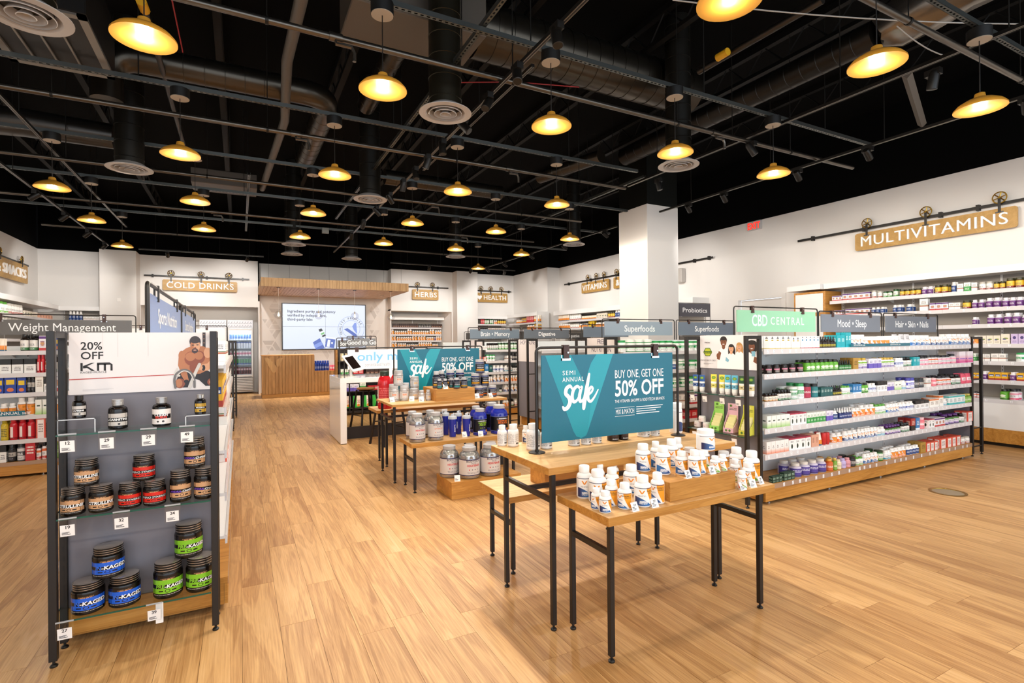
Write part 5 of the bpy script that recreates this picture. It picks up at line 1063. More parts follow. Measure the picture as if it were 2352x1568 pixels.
s = [o for o in COL.objects if str(o.get('label')).startswith('grey sign reading Bor')][0]; pn = [c for c in s.children if c.name.startswith('panel')][0]
part('lettering', MB().text('Bor', frontY(p0b.x + 0.05, 12.2925, (onY(790, 797, 12.3).z + onY(790, 781, 12.3).z) / 2 - 0.045), 0.13, align='LEFT', bold=0.012, sx=0.92), WINK, pn)
# ---------------------------------------------------------------- teal sale signs
TEAL = mat('teal_print', '#03657c', 0.3); TEAL2 = mat('teal_light', '#0f8d9d', 0.3); TEAL3 = mat('teal_lighter', '#1a96a6', 0.3)
def sale_sign(label, fx0, fx1, y, zb, zt, px0, px1, pz0, pz1, k=1.0, r=0.009):
    t = thing('sale_sign', label, 'sign', ((fx0 + fx1) / 2, y, zb)); c = 0.03
    arc = lambda cx, cz, a0: [(cx + c * math.cos(math.radians(a0 + d)), cz + c * math.sin(math.radians(a0 + d))) for d in (0, -22, -45, -68, -90)]
    pts = [(fx0, zb)] + arc(fx0 + c, zt - c, 180) + arc(fx1 - c, zt - c, 90) + [(fx1, zb)]
    part('frame', MB().tube([(u, y, z) for u, z in pts], r, 10), BLACK, t)
    for u in (fx0, fx1): part('base_disc', MB().lathe([(0.05, 0.0), (0.05, 0.006), (0.012, 0.009), (0.012, 0.02)], 24, 0, u, y, zb), BLACK, t)
    pn = part('panel', MB().box(px0, y - 0.004, pz0, px1, y + 0.004, pz1), TEAL, t); W, H = px1 - px0, pz1 - pz0
    P = frontY(px0, y - 0.0042, pz0); q = lambda u, v: (u * W, H - v * W * 0.5)    # v measured from the top in half-widths
    mb = MB()
    mb.flat([q(0.025, 0.0), q(0.20, 0.0), q(0.345, 0.52), q(0.315, 0.92), q(0.305, 0.96), q(0.27, 0.985), q(0.235, 0.96), q(0.215, 0.9)][::-1], P, 0.0, 0)
    mb.flat([q(0.51, 0.0), q(0.385, 0.0), q(0.345, 0.1), q(0.315, 0.24), q(0.318, 0.42), q(0.345, 0.52), q(0.315, 0.92)], P, 0.0003, 1)
    part('chevron_print', mb, [TEAL2, TEAL3], pn)
    mb = MB(); T = lambda u, v, s, txt, **kw: mb.text(txt, lambda a, b, w: P(u * W + a, H - v * W * 0.5 + b, 0.0008), s * W, 0, **kw)
    T(0.14, 0.235, 0.037, 'SEMI', align='LEFT', fit=0.088 * W, bold=0.008, space=1.2); T(0.14, 0.312, 0.037, 'ANNUAL', align='LEFT', fit=0.151 * W, bold=0.008, space=1.2)
    T(0.52, 0.30, 0.072, 'BUY ONE, GET ONE', align='LEFT', fit=0.395 * W); T(0.52, 0.52, 0.134, '50% OFF', align='LEFT', bold=0.02, fit=0.395 * W)
    T(0.52, 0.605, 0.027, 'THE VITAMIN SHOPPE & BODYTECH BRANDS', align='LEFT', bold=0.012, fit=0.405 * W, space=1.05); T(0.527, 0.745, 0.042, 'MIX & MATCH', align='LEFT', bold=0.01, fit=0.143 * W)
    for v in (0.665, 0.768): mb.flat([q(0.52, v + 0.004), q(0.675, v + 0.004), q(0.675, v), q(0.52, v)], P, 0.0008)
    for k_, w in enumerate((0.22, 0.205, 0.16, 0.19)): mb.flat([q(0.69, 0.668 + k_ * 0.028 + 0.009), q(0.69 + w, 0.668 + k_ * 0.028 + 0.009), q(0.69 + w, 0.668 + k_ * 0.028), q(0.69, 0.668 + k_ * 0.028)], P, 0.0008)
    S = lambda pts_, w: ribbon([(u * W, H - v * W * 0.5) for u, v in pts_], [x * W for x in w] if isinstance(w, list) else w * W, P, mb, 0, 0.001)
    S([(0.208, 0.40), (0.192, 0.365), (0.168, 0.39), (0.162, 0.45), (0.183, 0.495), (0.191, 0.55), (0.175, 0.61), (0.152, 0.63), (0.141, 0.60)], [0.012, 0.02, 0.024, 0.024, 0.025, 0.026, 0.025, 0.022, 0.012])
    S([(0.266, 0.41), (0.244, 0.372), (0.217, 0.41), (0.206, 0.49), (0.217, 0.55), (0.243, 0.53), (0.264, 0.45)], [0.012, 0.018, 0.021, 0.022, 0.021, 0.015, 0.012]); S([(0.274, 0.385), (0.259, 0.48), (0.263, 0.55), (0.284, 0.53), (0.303, 0.45)], [0.02, 0.023, 0.021, 0.013, 0.009])
    S([(0.330, 0.235), (0.313, 0.38), (0.293, 0.56), (0.288, 0.635)], [0.016, 0.025, 0.028, 0.022])
    S([(0.306, 0.50), (0.343, 0.455), (0.355, 0.41), (0.341, 0.39), (0.322, 0.45), (0.320, 0.53), (0.339, 0.56), (0.366, 0.51), (0.394, 0.425)], [0.009, 0.013, 0.015, 0.016, 0.021, 0.021, 0.017, 0.013, 0.008])
    for i in range(len(mb.f)):
        p = [Vector(mb.v[j]) for j in mb.f[i]]; n = Vector()
        for j in range(len(p)): n += p[j].cross(p[(j + 1) % len(p)])
        if n.y > 0: mb.f[i] = mb.f[i][::-1]
    part('lettering', mb, WINK, pn)
    for u in (0.165, 0.85):
        xx = px0 + W * u; cl = part('strap', MB().box(xx - 0.02, y - 0.015, pz1 - 0.022, xx + 0.02, y - 0.009, zt + 0.006).box(xx - 0.02, y + 0.009, pz1 - 0.022, xx + 0.02, y + 0.015, zt + 0.006).box(xx - 0.02, y - 0.015, zt + r, xx + 0.02, y + 0.015, zt + r + 0.006), LEATHER, t)
        part('slot_plate', MB().box(xx - 0.035, y - 0.0062, pz1 - 0.035, xx + 0.035, y - 0.0045, pz1 - 0.02).box(xx - 0.035, y - 0.0062, pz1 - 0.035, xx - 0.028, y - 0.0045, pz1), CHROME, cl); part('stud', MB().tube([(xx + 0.008, y - 0.015, pz1 + 0.015), (xx + 0.008, y - 0.02, pz1 + 0.015)], 0.006, 8), CHROME, cl)
    return t
sale_sign('big near teal semi annual sale sign on the tall table', 1.577, 2.725, 2.705, 0.884, 1.515, 1.612, 2.676, 0.938, 1.468)
sale_sign('farther teal semi annual sale sign behind silver and blue jars', 1.70, 2.905, 6.43, 0.718, 1.502, 1.745, 2.862, 0.92, 1.474)
# ================================================================ products
ORG, NVY, BLU, DRK = '#ee9a1e', '#2a2450', '#2f6fb0', '#3a3840'
def cm(c, rough=0.32, metal=0.0): return mat('col_%s_%d_%d' % (c.lstrip('#'), int(rough * 100), int(metal * 100)), c, rough, metal)
TXT = ('d', 0.30, 0.58, 0.52, 0.60, 2, '#8a8a90')
def sweep(a, b, flank=ORG, edge=0.6, line='#34405c'):
    return prt('#f3f1ee', ('s', flank, a, b, edge), ('v', 0.44, 0.66, 0.86, '#e58a1c'), TXT, ('d', 0.66, 0.94, 0.66, 0.86, 3, '#7a5a1c'), ('d', 0.34, 0.62, 0.10, 0.30, 3, '#f5f5f5'), ('b', 0.1, 0.95, 0.95, 0.985, line))
def bandlab(base, b1, b2=None, ink='#55525a'):
    it = [('b', 0, 1, 0.0, 0.26, b1)]
    if b2: it.append(('b', 0, 1, 0.74, 1.0, b2))
    return prt(base, *it, ('d', 0.3, 0.7, 0.40, 0.68, 3, ink), ('d', 0.3, 0.7, 0.06, 0.18, 2, '#f2f2f2'))
def midlab(base, band, ink='#ffffff'): return prt(base, ('b', 0, 1, 0.36, 0.74, band), ('d', 0.28, 0.72, 0.42, 0.68, 2, ink), ('d', 0.3, 0.7, 0.12, 0.26, 2, '#8b8890'))
def cart(base, *it): return prt(base, *it, rough=0.42)
def cbox_(base, top, foot=None, ink='#5a565e', mid=None):
    it = [('b', 0, 1, 0.80, 0.97, top)] if top else []
    if foot: it.append(('b', 0, 1, 0.0, 0.2, foot))
    if mid: it.append(('c', 0.5, 0.5, 0.3, 0.16, mid))
    return cart(base, *it, ('d', 0.18, 0.82, 0.30, 0.70, 4, ink))
# kind, object name, category, description, materials...
V = {
 'vn': ('B', 'pill_bottle', 'bottle', 'white bottle, orange and navy label', PLAST, PLAST, sweep(NVY, BLU)),
 'vb': ('B', 'pill_bottle', 'bottle', 'white bottle, blue and orange label', PLAST, PLAST, sweep(BLU, '#1d4d8c')),
 'vo': ('B', 'pill_bottle', 'bottle', 'white bottle, mostly orange label', PLAST, PLAST, sweep('#e0672a', '#e88a2a', '#ef9436', 0.35)),
 'vg': ('B', 'pill_bottle', 'bottle', 'white bottle, green and orange label', PLAST, PLAST, sweep('#d85a28', '#6fae3a')),
 'vf': ('B', 'herb_bottle', 'bottle', 'small white and orange herb bottle', PLAST, PLAST, sweep('#e88a2a', '#f0a030', '#f09c2a', 0.45)),
 'vw': ('B', 'pill_bottle', 'bottle', 'white bottle, text side showing', PLAST, PLAST, prt('#f2efec', ('d', 0.12, 0.5, 0.12, 0.92, 13, '#8d8a88'), ('d', 0.54, 0.92, 0.3, 0.92, 10, '#97938f'), ('b', 0.6, 0.8, 0.1, 0.22, '#55524f'))),
 'wp': ('B', 'vitamin_bottle', 'bottle', 'white bottle, purple label, gold cap', PLAST, cm('#c9a63a'), bandlab('#efedf2', '#5b2a86', '#7fae3a')),
 'wt': ('B', 'vitamin_bottle', 'bottle', 'white bottle, teal label', PLAST, PLAST, bandlab('#eef0f0', '#2a8fae')),
 'wb': ('B', 'vitamin_bottle', 'bottle', 'white bottle, dark blue label', PLAST, PLAST, midlab('#eceef2', '#2a4a9c')),
 'wg': ('B', 'vitamin_bottle', 'bottle', 'white bottle, green label', PLAST, cm('#5aa23c'), bandlab('#f1f3ee', '#69a63e')),
 'pk': ('B', 'vitamin_bottle', 'bottle', 'pink labelled bottle, black cap', cm('#e8dfe2'), cm('#15131a'), bandlab('#f4eef0', '#d8436e', '#e79ab0')),
 'rd': ('B', 'vitamin_bottle', 'bottle', 'red labelled bottle, black cap', cm('#e6dfe0'), cm('#17131a'), bandlab('#f1eceb', '#c23a34', '#d96a3a')),
 'pw': ('B', 'vitamin_bottle', 'bottle', 'purple and white bottle', cm('#f0edf1'), cm('#f0edf1'), prt('#5e2370', ('d', 0.25, 0.75, 0.35, 0.7, 3, '#e6d8ea'), ('b', 0, 1, 0.8, 0.86, '#a46ab0'))),
 'bw': ('B', 'vitamin_bottle', 'bottle', 'blue and white bottle', PLAST, PLAST, prt('#22427e', ('d', 0.25, 0.75, 0.4, 0.75, 3, '#dfe6f2'))),
 'gk': ('B', 'green_bottle', 'bottle', 'bright green bottle, black cap', cm('#58a12c'), cm('#161a14'), prt('#63ad30', ('c', 0.5, 0.55, 0.2, 0.2, '#e6efd8'), ('b', 0, 1, 0, 0.14, '#2f5e22'), ('d', 0.3, 0.7, 0.2, 0.34, 2, '#e8f0dc'))),
 'dk': ('B', 'dark_bottle', 'bottle', 'dark bottle, white label', cm('#1c1512', 0.15), cm('#121010'), bandlab('#e9e6e2', '#3c7a46')),
 'db': ('B', 'dark_bottle', 'bottle', 'dark brown bottle, purple label', cm('#23141a', 0.15), cm('#5a2a78'), bandlab('#ece6ee', '#6a2f8c', '#4f8a3a')),
 'br': ('B', 'dark_bottle', 'bottle', 'small brown bottle, black cap', cm('#3a1f12', 0.15), cm('#0f0d0d'), bandlab('#efe7d8', '#c98a2a')),
 'mo': ('B', 'purple_bottle', 'bottle', 'big purple labelled bottle', cm('#c9c0d2', 0.15), cm('#e8e2d8'), prt('#4f4296', ('d', 0.2, 0.8, 0.55, 0.85, 2, '#f0eefa'), ('b', 0, 1, 0.0, 0.16, '#3a2f70'))),
 'oc': ('B', 'drink_bottle', 'bottle', 'orange and red drink bottle', cm('#c9581e', 0.15), cm('#d89a3a'), prt('#d66a3a', ('d', 0.25, 0.75, 0.4, 0.7, 2, '#fff0e0'))),
 'gc': ('B', 'drink_bottle', 'bottle', 'green drink bottle', cm('#6f9a2e', 0.15), cm('#c9b45a'), prt('#7fae4a', ('d', 0.25, 0.75, 0.4, 0.7, 2, '#fff8e0'))),
 'cr': ('B', 'lotion_bottle', 'bottle', 'cream coloured lotion bottle', cm('#ead9b4'), cm('#ead9b4'), prt('#ecdcb8', ('d', 0.3, 0.7, 0.4, 0.7, 3, '#9a8a68'))),
 'li': ('B', 'lotion_bottle', 'bottle', 'lilac lotion bottle', cm('#bfb2dc'), cm('#bfb2dc'), prt('#c3b6e0', ('d', 0.3, 0.7, 0.4, 0.7, 3, '#7a6aa0'))),
 'pi': ('B', 'lotion_bottle', 'bottle', 'pink lotion bottle', cm('#dc9aa2'), cm('#dc9aa2'), prt('#e0a0a8', ('d', 0.3, 0.7, 0.4, 0.7, 3, '#a05a66'))),
 'pt': ('J', 'supplement_tub', 'tub', 'pink tub, white lid', cm('#e8707e'), cm('#f0c8cc'), midlab('#ec7c88', '#f2b0b4')),
 'gt': ('J', 'supplement_tub', 'tub', 'green tub, white lid', cm('#2f8a4c'), cm('#e9ece6'), midlab('#f0f3ee', '#1f8a4a')),
 'gw': ('J', 'supplement_tub', 'tub', 'white tub, green lid', cm('#eef1ee'), cm('#2f9a52'), midlab('#f2f4f1', '#2a9a58', '#f0f6f0')),
 'rt': ('J', 'supplement_tub', 'tub', 'crimson tub, black lid', cm('#a62a44'), cm('#151216'), prt('#b02a48', ('d', 0.2, 0.8, 0.45, 0.7, 2, '#f2d8dc'))),
 'tt': ('J', 'supplement_tub', 'tub', 'teal tub, black lid', cm('#1f6a72'), cm('#111618'), prt('#257a80', ('d', 0.2, 0.8, 0.45, 0.7, 2, '#dcecec'))),
 'bt': ('J', 'supplement_tub', 'tub', 'blue violet tub', cm('#4a4aa8'), cm('#3a3a98'), midlab('#efeff6', '#5a5ab8')),
 'bj': ('J', 'body_jar', 'jar', 'dark body jar, pink label', cm('#1f1512', 0.2), cm('#15100f'), prt('#241814', ('b', 0.2, 0.8, 0.55, 0.8, '#d88aa0'), ('b', 0.3, 0.7, 0.15, 0.5, '#8a8078'))),
 'yj': ('J', 'vitamin_jar', 'jar', 'amber jar, yellow label', cm('#5a3a14', 0.15), cm('#3a3a1e'), bandlab('#e8c23a', '#8a2a22')),
 'gj': ('J', 'vitamin_jar', 'jar', 'green jar, dark lid', cm('#2f7a34', 0.2), cm('#1c3a1e'), bandlab('#e6ece0', '#4a9a3e')),
 'wj': ('J', 'vitamin_jar', 'jar', 'pale jar, white label', cm('#e4e1dc', 0.2), cm('#b9b4aa'), bandlab('#f4f2ee', '#a8564a')),
 'dj': ('J', 'vitamin_jar', 'jar', 'dark jar, grey label', cm('#1c1b1e', 0.2), cm('#101012'), midlab('#26262a', '#b9b4ae', '#2a2a2e')),
 'cj': ('J', 'protein_jar', 'jar', 'steel grey jar, white label', cm('#57575c', 0.25), cm('#2a2a2c'), midlab('#d9d8d8', '#4a4a50')),
 'dr': ('D', 'dropper_bottle', 'dropper', 'brown dropper bottle, yellow label', cm('#1c130e', 0.12), cm('#100e0e'), prt('#20180f', ('b', 0, 1, 0.2, 0.62, '#b7a92a'), ('d', 0.25, 0.75, 0.28, 0.5, 2, '#2a2a1a'))),
 'dg': ('D', 'dropper_bottle', 'dropper', 'dark green dropper bottle', cm('#16321a', 0.12), cm('#101410'), prt('#2f7a34', ('d', 0.25, 0.75, 0.3, 0.6, 2, '#dfeadb'))),
 'dn': ('D', 'dropper_bottle', 'dropper', 'navy dropper bottle, white top', cm('#1d2a5e', 0.2), PLAST, prt('#223272', ('d', 0.25, 0.75, 0.4, 0.7, 2, '#dfe4f2'))),
 'cw': ('C', 'tall_carton', 'carton', 'slim white carton, yellow foot', cart('#f1f0ee', ('c', 0.5, 0.90, 0.16, 0.035, '#3c3c42'), ('b', 0.3, 0.7, 0.78, 0.85, '#3c3c42'), ('b', 0.3, 0.7, 0.62, 0.72, '#b9a23a'), ('b', 0, 1, 0.02, 0.07, '#cdb648'))),
 'cc': ('C', 'tall_carton', 'carton', 'slim white carton, coloured stripe', cart('#f0f0f0', ('c', 0.5, 0.9, 0.16, 0.035, '#3c3c42'), ('b', 0.3, 0.7, 0.62, 0.74, '#4a8ab0'), ('b', 0, 1, 0.02, 0.08, '#b24a54'))),
 'ct': ('C', 'carton', 'carton', 'bright teal carton', cart('#1fa6b4', ('d', 0.2, 0.8, 0.5, 0.8, 3, '#d8f2f4'))),
 'cg': ('C', 'carton', 'carton', 'white carton, green gradient foot', cart('#f2f4ee', ('g', 0.0, 0.5, '#9ec86a'), ('b', 0.25, 0.75, 0.55, 0.64, '#3a4a3a'))),
 'cn': ('C', 'carton', 'carton', 'bright green carton', cart('#3c9a4a', ('b', 0, 1, 0.55, 1.0, '#eef2ea'), ('d', 0.2, 0.8, 0.62, 0.85, 3, '#3a7a42'), ('d', 0.2, 0.8, 0.2, 0.4, 2, '#e0efdc'))),
 'cd': ('C', 'carton', 'carton', 'dark teal carton', cart('#1f5a5c', ('d', 0.2, 0.8, 0.5, 0.8, 3, '#cfe2de'), ('b', 0, 1, 0, 0.1, '#173f42'))),
 'cv': ('C', 'carton', 'carton', 'purple and blue carton', cart('#e9e6f2', ('b', 0, 1, 0, 0.5, '#6a5ab8'), ('d', 0.2, 0.8, 0.6, 0.85, 2, '#4a3a8a'))),
 'cp': ('C', 'vitamin_carton', 'carton', 'purple topped white carton', cbox_('#f0edf0', '#5a2a7c', '#c23a3a', '#8a6a9a', '#d8a24a')),
 'cb': ('C', 'diet_carton', 'carton', 'black and white carton', cart('#efefee', ('b', 0, 1, 0.62, 1.0, '#1a1a1c'), ('d', 0.2, 0.8, 0.2, 0.5, 3, '#55555a'))),
 'co': ('C', 'carton', 'carton', 'white carton, orange top', cbox_('#f3f0ea', '#d8783a', None, '#8a7a6a')),
 'cz': ('C', 'carton', 'carton', 'white and aqua carton', cbox_('#f0f3f2', '#3ab0b0', '#3ab0b0', '#6a8a8a')),
 'cq': ('C', 'striped_carton', 'carton', 'white carton, pink orange foot', cart('#f3eeea', ('g', 0.0, 0.42, '#e8845a'), ('c', 0.5, 0.62, 0.1, 0.04, '#5a4a44'), ('d', 0.28, 0.72, 0.44, 0.56, 2, '#6a5a54'))),
 'cx': ('C', 'striped_carton', 'carton', 'white carton, dark bottle picture', cart('#f2f1ef', ('c', 0.5, 0.34, 0.16, 0.2, '#2a3a2e'), ('b', 0, 1, 0.9, 1.0, '#b23a54'), ('d', 0.25, 0.75, 0.65, 0.82, 2, '#5a5a5e'))),
 'cy': ('C', 'carton', 'carton', 'tan and pink carton', cart('#d8a288', ('d', 0.25, 0.75, 0.35, 0.8, 5, '#8a5a4a'))),
 'cr2': ('C', 'carton', 'carton', 'red and black carton', cart('#a3261f', ('b', 0, 1, 0.0, 0.4, '#1a1414'), ('d', 0.2, 0.8, 0.5, 0.85, 3, '#f0d8c8'))),
 'cu': ('C', 'carton', 'carton', 'bright blue carton', cart('#2a7ab8', ('d', 0.2, 0.8, 0.4, 0.8, 3, '#e0eef6'), ('b', 0, 1, 0, 0.15, '#e8eef2'))),
 'cm': ('C', 'carton', 'carton', 'tall magenta and white carton', cart('#efe6ee', ('g', 0.05, 0.75, '#d81a86'), ('b', 0.1, 0.9, 0.36, 0.42, '#8a5ac0'))),
 'cl': ('C', 'striped_carton', 'carton', 'coral red striped carton', cart('#f1e6e2', ('b', 0, 0.16, 0, 1, '#d9543f'), ('b', 0.84, 1, 0, 1, '#d9543f'), ('b', 0, 1, 0.9, 1, '#d9543f'), ('d', 0.25, 0.75, 0.3, 0.75, 4, '#8a7a76'))),
 'cgold': ('C', 'carton', 'carton', 'gold carton', cart('#b08a3e', ('d', 0.2, 0.8, 0.4, 0.8, 3, '#5a3f14'))),
 'cleaf': ('C', 'vitamin_carton', 'carton', 'beige carton, leaf swoosh', cart('#e9dfcf', ('c', 0.55, 0.55, 0.3, 0.08, '#8a9a3a'), ('c', 0.4, 0.48, 0.24, 0.06, '#4a4a8a'), ('d', 0.2, 0.8, 0.14, 0.3, 2, '#8a7f70'))),
 'clil': ('C', 'vitamin_carton', 'carton', 'lilac carton', cart('#cbb8de', ('c', 0.5, 0.62, 0.24, 0.16, '#4a3a7a'), ('d', 0.2, 0.8, 0.14, 0.36, 3, '#7a68a0'))),
 'cwh': ('C', 'vitamin_carton', 'carton', 'plain white carton, red stripe', cart('#f1efec', ('b', 0, 1, 0.36, 0.44, '#a85a3a'), ('b', 0, 1, 0.46, 0.5, '#4a6a3a'), ('d', 0.2, 0.8, 0.6, 0.85, 3, '#77747a'))),
 'cyel': ('C', 'vitamin_carton', 'carton', 'yellow carton, red base', cart('#eab52a', ('b', 0.1, 0.9, 0.48, 0.75, '#26428a'), ('b', 0, 1, 0.0, 0.24, '#a83a2a'), ('d', 0.2, 0.8, 0.52, 0.7, 1, '#ffffff'))),
 'cblu': ('C', 'diet_carton', 'carton', 'navy carton, yellow lettering block', cart('#1c3f9a', ('b', 0.15, 0.85, 0.45, 0.7, '#e6c22a'), ('b', 0, 1, 0.86, 1, '#101a44'), ('c', 0.5, 0.18, 0.3, 0.1, '#d8703a'))),
 'cred': ('C', 'diet_carton', 'carton', 'red printed carton', cart('#c2262e', ('d', 0.15, 0.85, 0.35, 0.8, 3, '#f6e6e0'))),
 'cbone': ('C', 'herb_carton', 'carton', 'brown boxed herb carton', cart('#4a2c22', ('b', 0, 1, 0.55, 0.9, '#2a1a16'), ('d', 0.2, 0.8, 0.2, 0.45, 2, '#c9a48a'))),
 'cgrn': ('C', 'small_carton', 'carton', 'little dark green carton', cart('#1f3f34', ('d', 0.15, 0.85, 0.55, 0.85, 2, '#a8c8b4'), ('d', 0.15, 0.85, 0.12, 0.34, 2, '#8fb09e'))),
 'po': ('P', 'pouch', 'pouch', 'orange and white pouch', prt('#efe3d2', ('b', 0, 1, 0.0, 0.45, '#e58a2a'), ('b', 0, 1, 0.0, 0.12, '#3a6a8a'))),
 'py': ('P', 'pouch', 'pouch', 'bright yellow pouch', prt('#e8c21e', ('c', 0.5, 0.45, 0.3, 0.16, '#8a5a1a'), ('d', 0.2, 0.8, 0.65, 0.85, 2, '#3a2a14'))),
 'pp': ('P', 'pouch', 'pouch', 'pink pouch', prt('#e0546e', ('b', 0.1, 0.9, 0.3, 0.62, '#f2dfe2'), ('d', 0.2, 0.8, 0.36, 0.56, 3, '#b03a54'))),
 'pf': ('P', 'pouch', 'pouch', 'silver foil pouch', prt('#cfcdd0', ('b', 0.1, 0.9, 0.2, 0.5, '#f2f2f2'), ('d', 0.2, 0.8, 0.6, 0.85, 2, '#6a6a70'))),
 'pg': ('P', 'snack_bag', 'bag', 'bright green snack bag', prt('#2fae3a', ('b', 0.45, 1, 0.1, 1.0, '#efe0d4'), ('c', 0.7, 0.2, 0.22, 0.12, '#e08a2a'), ('d', 0.5, 0.95, 0.4, 0.7, 3, '#b0433a'))),
 'cnb': ('N', 'drink_can', 'can', 'tall pale blue can', prt('#dfe6f2', ('b', 0, 1, 0.2, 0.75, '#5f84c4'), ('d', 0.3, 0.7, 0.3, 0.65, 3, '#f4f6fa'))),
 'cnn': ('N', 'drink_can', 'can', 'tall navy and white can', prt('#e6ebf5', ('b', 0, 1, 0.78, 1.0, '#1f3f8f'), ('b', 0.3, 0.7, 0.15, 0.7, '#2a55ae'))),
 'cnp': ('N', 'drink_can', 'can', 'short pastel can', prt('#efe3e2', ('b', 0, 1, 0.3, 0.7, '#d2738a'))),
 'cng': ('N', 'drink_can', 'can', 'green topped can', prt('#4a8a4e', ('b', 0, 1, 0.0, 0.3, '#2a4a8a'), ('b', 0.3, 0.7, 0.4, 0.8, '#cfe6c8'))),
 'cnr': ('N', 'drink_can', 'can', 'dark red can', prt('#5a2430', ('b', 0, 1, 0.55, 0.8, '#c9a8ae'), ('b', 0.3, 0.7, 0.15, 0.45, '#c23a4a'))),
 'wa': ('B', 'water_bottle', 'bottle', 'blue water bottle', cm('#2747a8', 0.15), cm('#2a4ab0'), prt('#24409c', ('d', 0.25, 0.75, 0.3, 0.7, 2, '#c8d4f0'))),
 'rs': ('B', 'sports_bottle', 'bottle', 'red sports drink bottle', cm('#c21f2c', 0.25), cm('#c4303a'), prt('#c2202c', ('b', 0.4, 0.62, 0.1, 0.9, '#f0e4e2'), ('b', 0, 1, 0.0, 0.1, '#8a141c'))),
 'ys': ('B', 'sports_bottle', 'bottle', 'yellow sports drink bottle', cm('#c9b02a', 0.25), cm('#b0a02a'), prt('#cdb636', ('d', 0.2, 0.8, 0.2, 0.85, 5, '#4a4a2a'))),
 'st': ('S', 'cream_tube', 'tube', 'red cream tube', cm('#c22a2a'), cm('#b02424'), prt('#c62c2c', ('d', 0.3, 0.7, 0.3, 0.8, 4, '#f6e2da'))),
}
_P = {}
def pmesh(var, r, h, seg=14):
    """Meshes of one product: body first, then its parts."""
    key = (var, round(r, 3), round(h, 3), seg)
    if key in _P: return _P[key]
    v = V[var] if isinstance(var, str) else var; k, name = v[0], v[1]; A = math.radians(100); out = []
    if k in 'B':
        out.append((name, MB().lathe([(r * 0.9, 0), (r, h * 0.035), (r, h * 0.66), (r * 0.93, h * 0.725), (r * 0.76, h * 0.765), (r * 0.62, h * 0.785), (r * 0.62, h * 0.80)], seg, 0).mesh(name, v[4])))
        out.append(('cap', MB().lathe([(r * 0.66, h * 0.79), (r * 0.70, h * 0.80), (r * 0.70, h * 0.975), (r * 0.64, h)], seg, 0).mesh('cap', v[5])))
        out.append(('label', MB().lathe([(r * 1.008 + 0.0003, h * 0.06), (r * 1.008 + 0.0003, h * 0.65)], seg, 0, a0=-A, a1=A, ends=False).mesh('label', v[6])))
    elif k == 'J':
        out.append((name, MB().lathe([(r * 0.93, 0), (r, h * 0.03), (r, h * 0.74), (r * 0.96, h * 0.79), (r * 0.86, h * 0.82)], seg, 0).mesh(name, v[4])))
        out.append(('lid', MB().lathe([(r * 0.93, h * 0.80), (r * 0.93, h * 0.985), (r * 0.89, h)], seg, 0).mesh('lid', v[5])))
        out.append(('label', MB().lathe([(r * 1.006 + 0.0003, h * 0.07), (r * 1.006 + 0.0003, h * 0.72)], seg, 0, a0=-A, a1=A, ends=False).mesh('label', v[6])))
    elif k == 'D':
        out.append((name, MB().lathe([(r * 0.92, 0), (r, h * 0.03), (r, h * 0.50), (r * 0.7, h * 0.57), (r * 0.42, h * 0.60)], seg, 0).mesh(name, v[4])))
        out.append(('dropper_cap', MB().lathe([(r * 0.5, h * 0.59), (r * 0.5, h * 0.74), (r * 0.3, h * 0.76), (r * 0.3, h * 0.93), (r * 0.16, h)], seg, 0).mesh('dropper_cap', v[5])))
        out.append(('label', MB().lathe([(r * 1.01 + 0.0003, h * 0.05), (r * 1.01 + 0.0003, h * 0.49)], seg, 0, a0=-A, a1=A, ends=False).mesh('label', v[6])))
    elif k == 'C':
        d = min(r, 0.034); out.append((name, MB().cbox(-r, -d, 0, r, d, h, 0.0012).mesh(name, v[4])))
    elif k == 'P':
        mb = MB(); n = 6; rows = []
        for j in range(7):
            t = j / 6; dep = 0.032 * (1 - t) ** 0.7 * (0.35 + 0.65 * min(1, t * 5 + 0.5)) + 0.0015; rows.append([mb.vs([(-r + 2 * r * i / n, s * dep * (1 - (2 * i / n - 1) ** 4 * 0.75), h * t) for i in range(n + 1)]) for s in (-1, 1)])
        for j in range(6):
            for i in range(n):
                a, b = rows[j][0], rows[j + 1][0]; u0, u1, v0, v1 = i / n, (i + 1) / n, j / 6, (j + 1) / 6
                mb.face((a + i, a + i + 1, b + i + 1, b + i), 0, True, [(u0, v0), (u1, v0), (u1, v1), (u0, v1)]); a, b = rows[j][1], rows[j + 1][1]; mb.face((a + i + 1, a + i, b + i, b + i + 1), 0, True, [(u1, v0), (u0, v0), (u0, v1), (u1, v1)])
            for i in (0, n):
                q = (rows[j][0] + i, rows[j][1] + i, rows[j + 1][1] + i, rows[j + 1][0] + i); mb.face(q if i else q[::-1], 0, False, [(0.5, 0.5)] * 4)
        out.append((name, mb.mesh(name, v[4])))
    elif k == 'N':
        out.append((name, MB().lathe([(r * 0.8, 0), (r, h * 0.05), (r, h * 0.92), (r * 0.86, h * 0.98)], seg, 0).mesh(name, v[4]))); out.append(('can_lid', MB().lathe([(r * 0.87, h * 0.975), (r * 0.87, h), (r * 0.8, h * 0.985)], seg, 0).mesh('can_lid', CHROME)))
    elif k == 'S':
        out.append(('cream_tube', MB().lathe([(r * 0.8, h * 0.12), (r, h * 0.2), (r * 0.95, h * 0.9), (r * 0.9, h)], seg, 0).mesh('cream_tube', v[6]))); out.append(('cap', MB().lathe([(r * 0.75, 0), (r * 0.8, h * 0.13)], seg, 0).mesh('cap', v[5])))
    _P[key] = out; return out
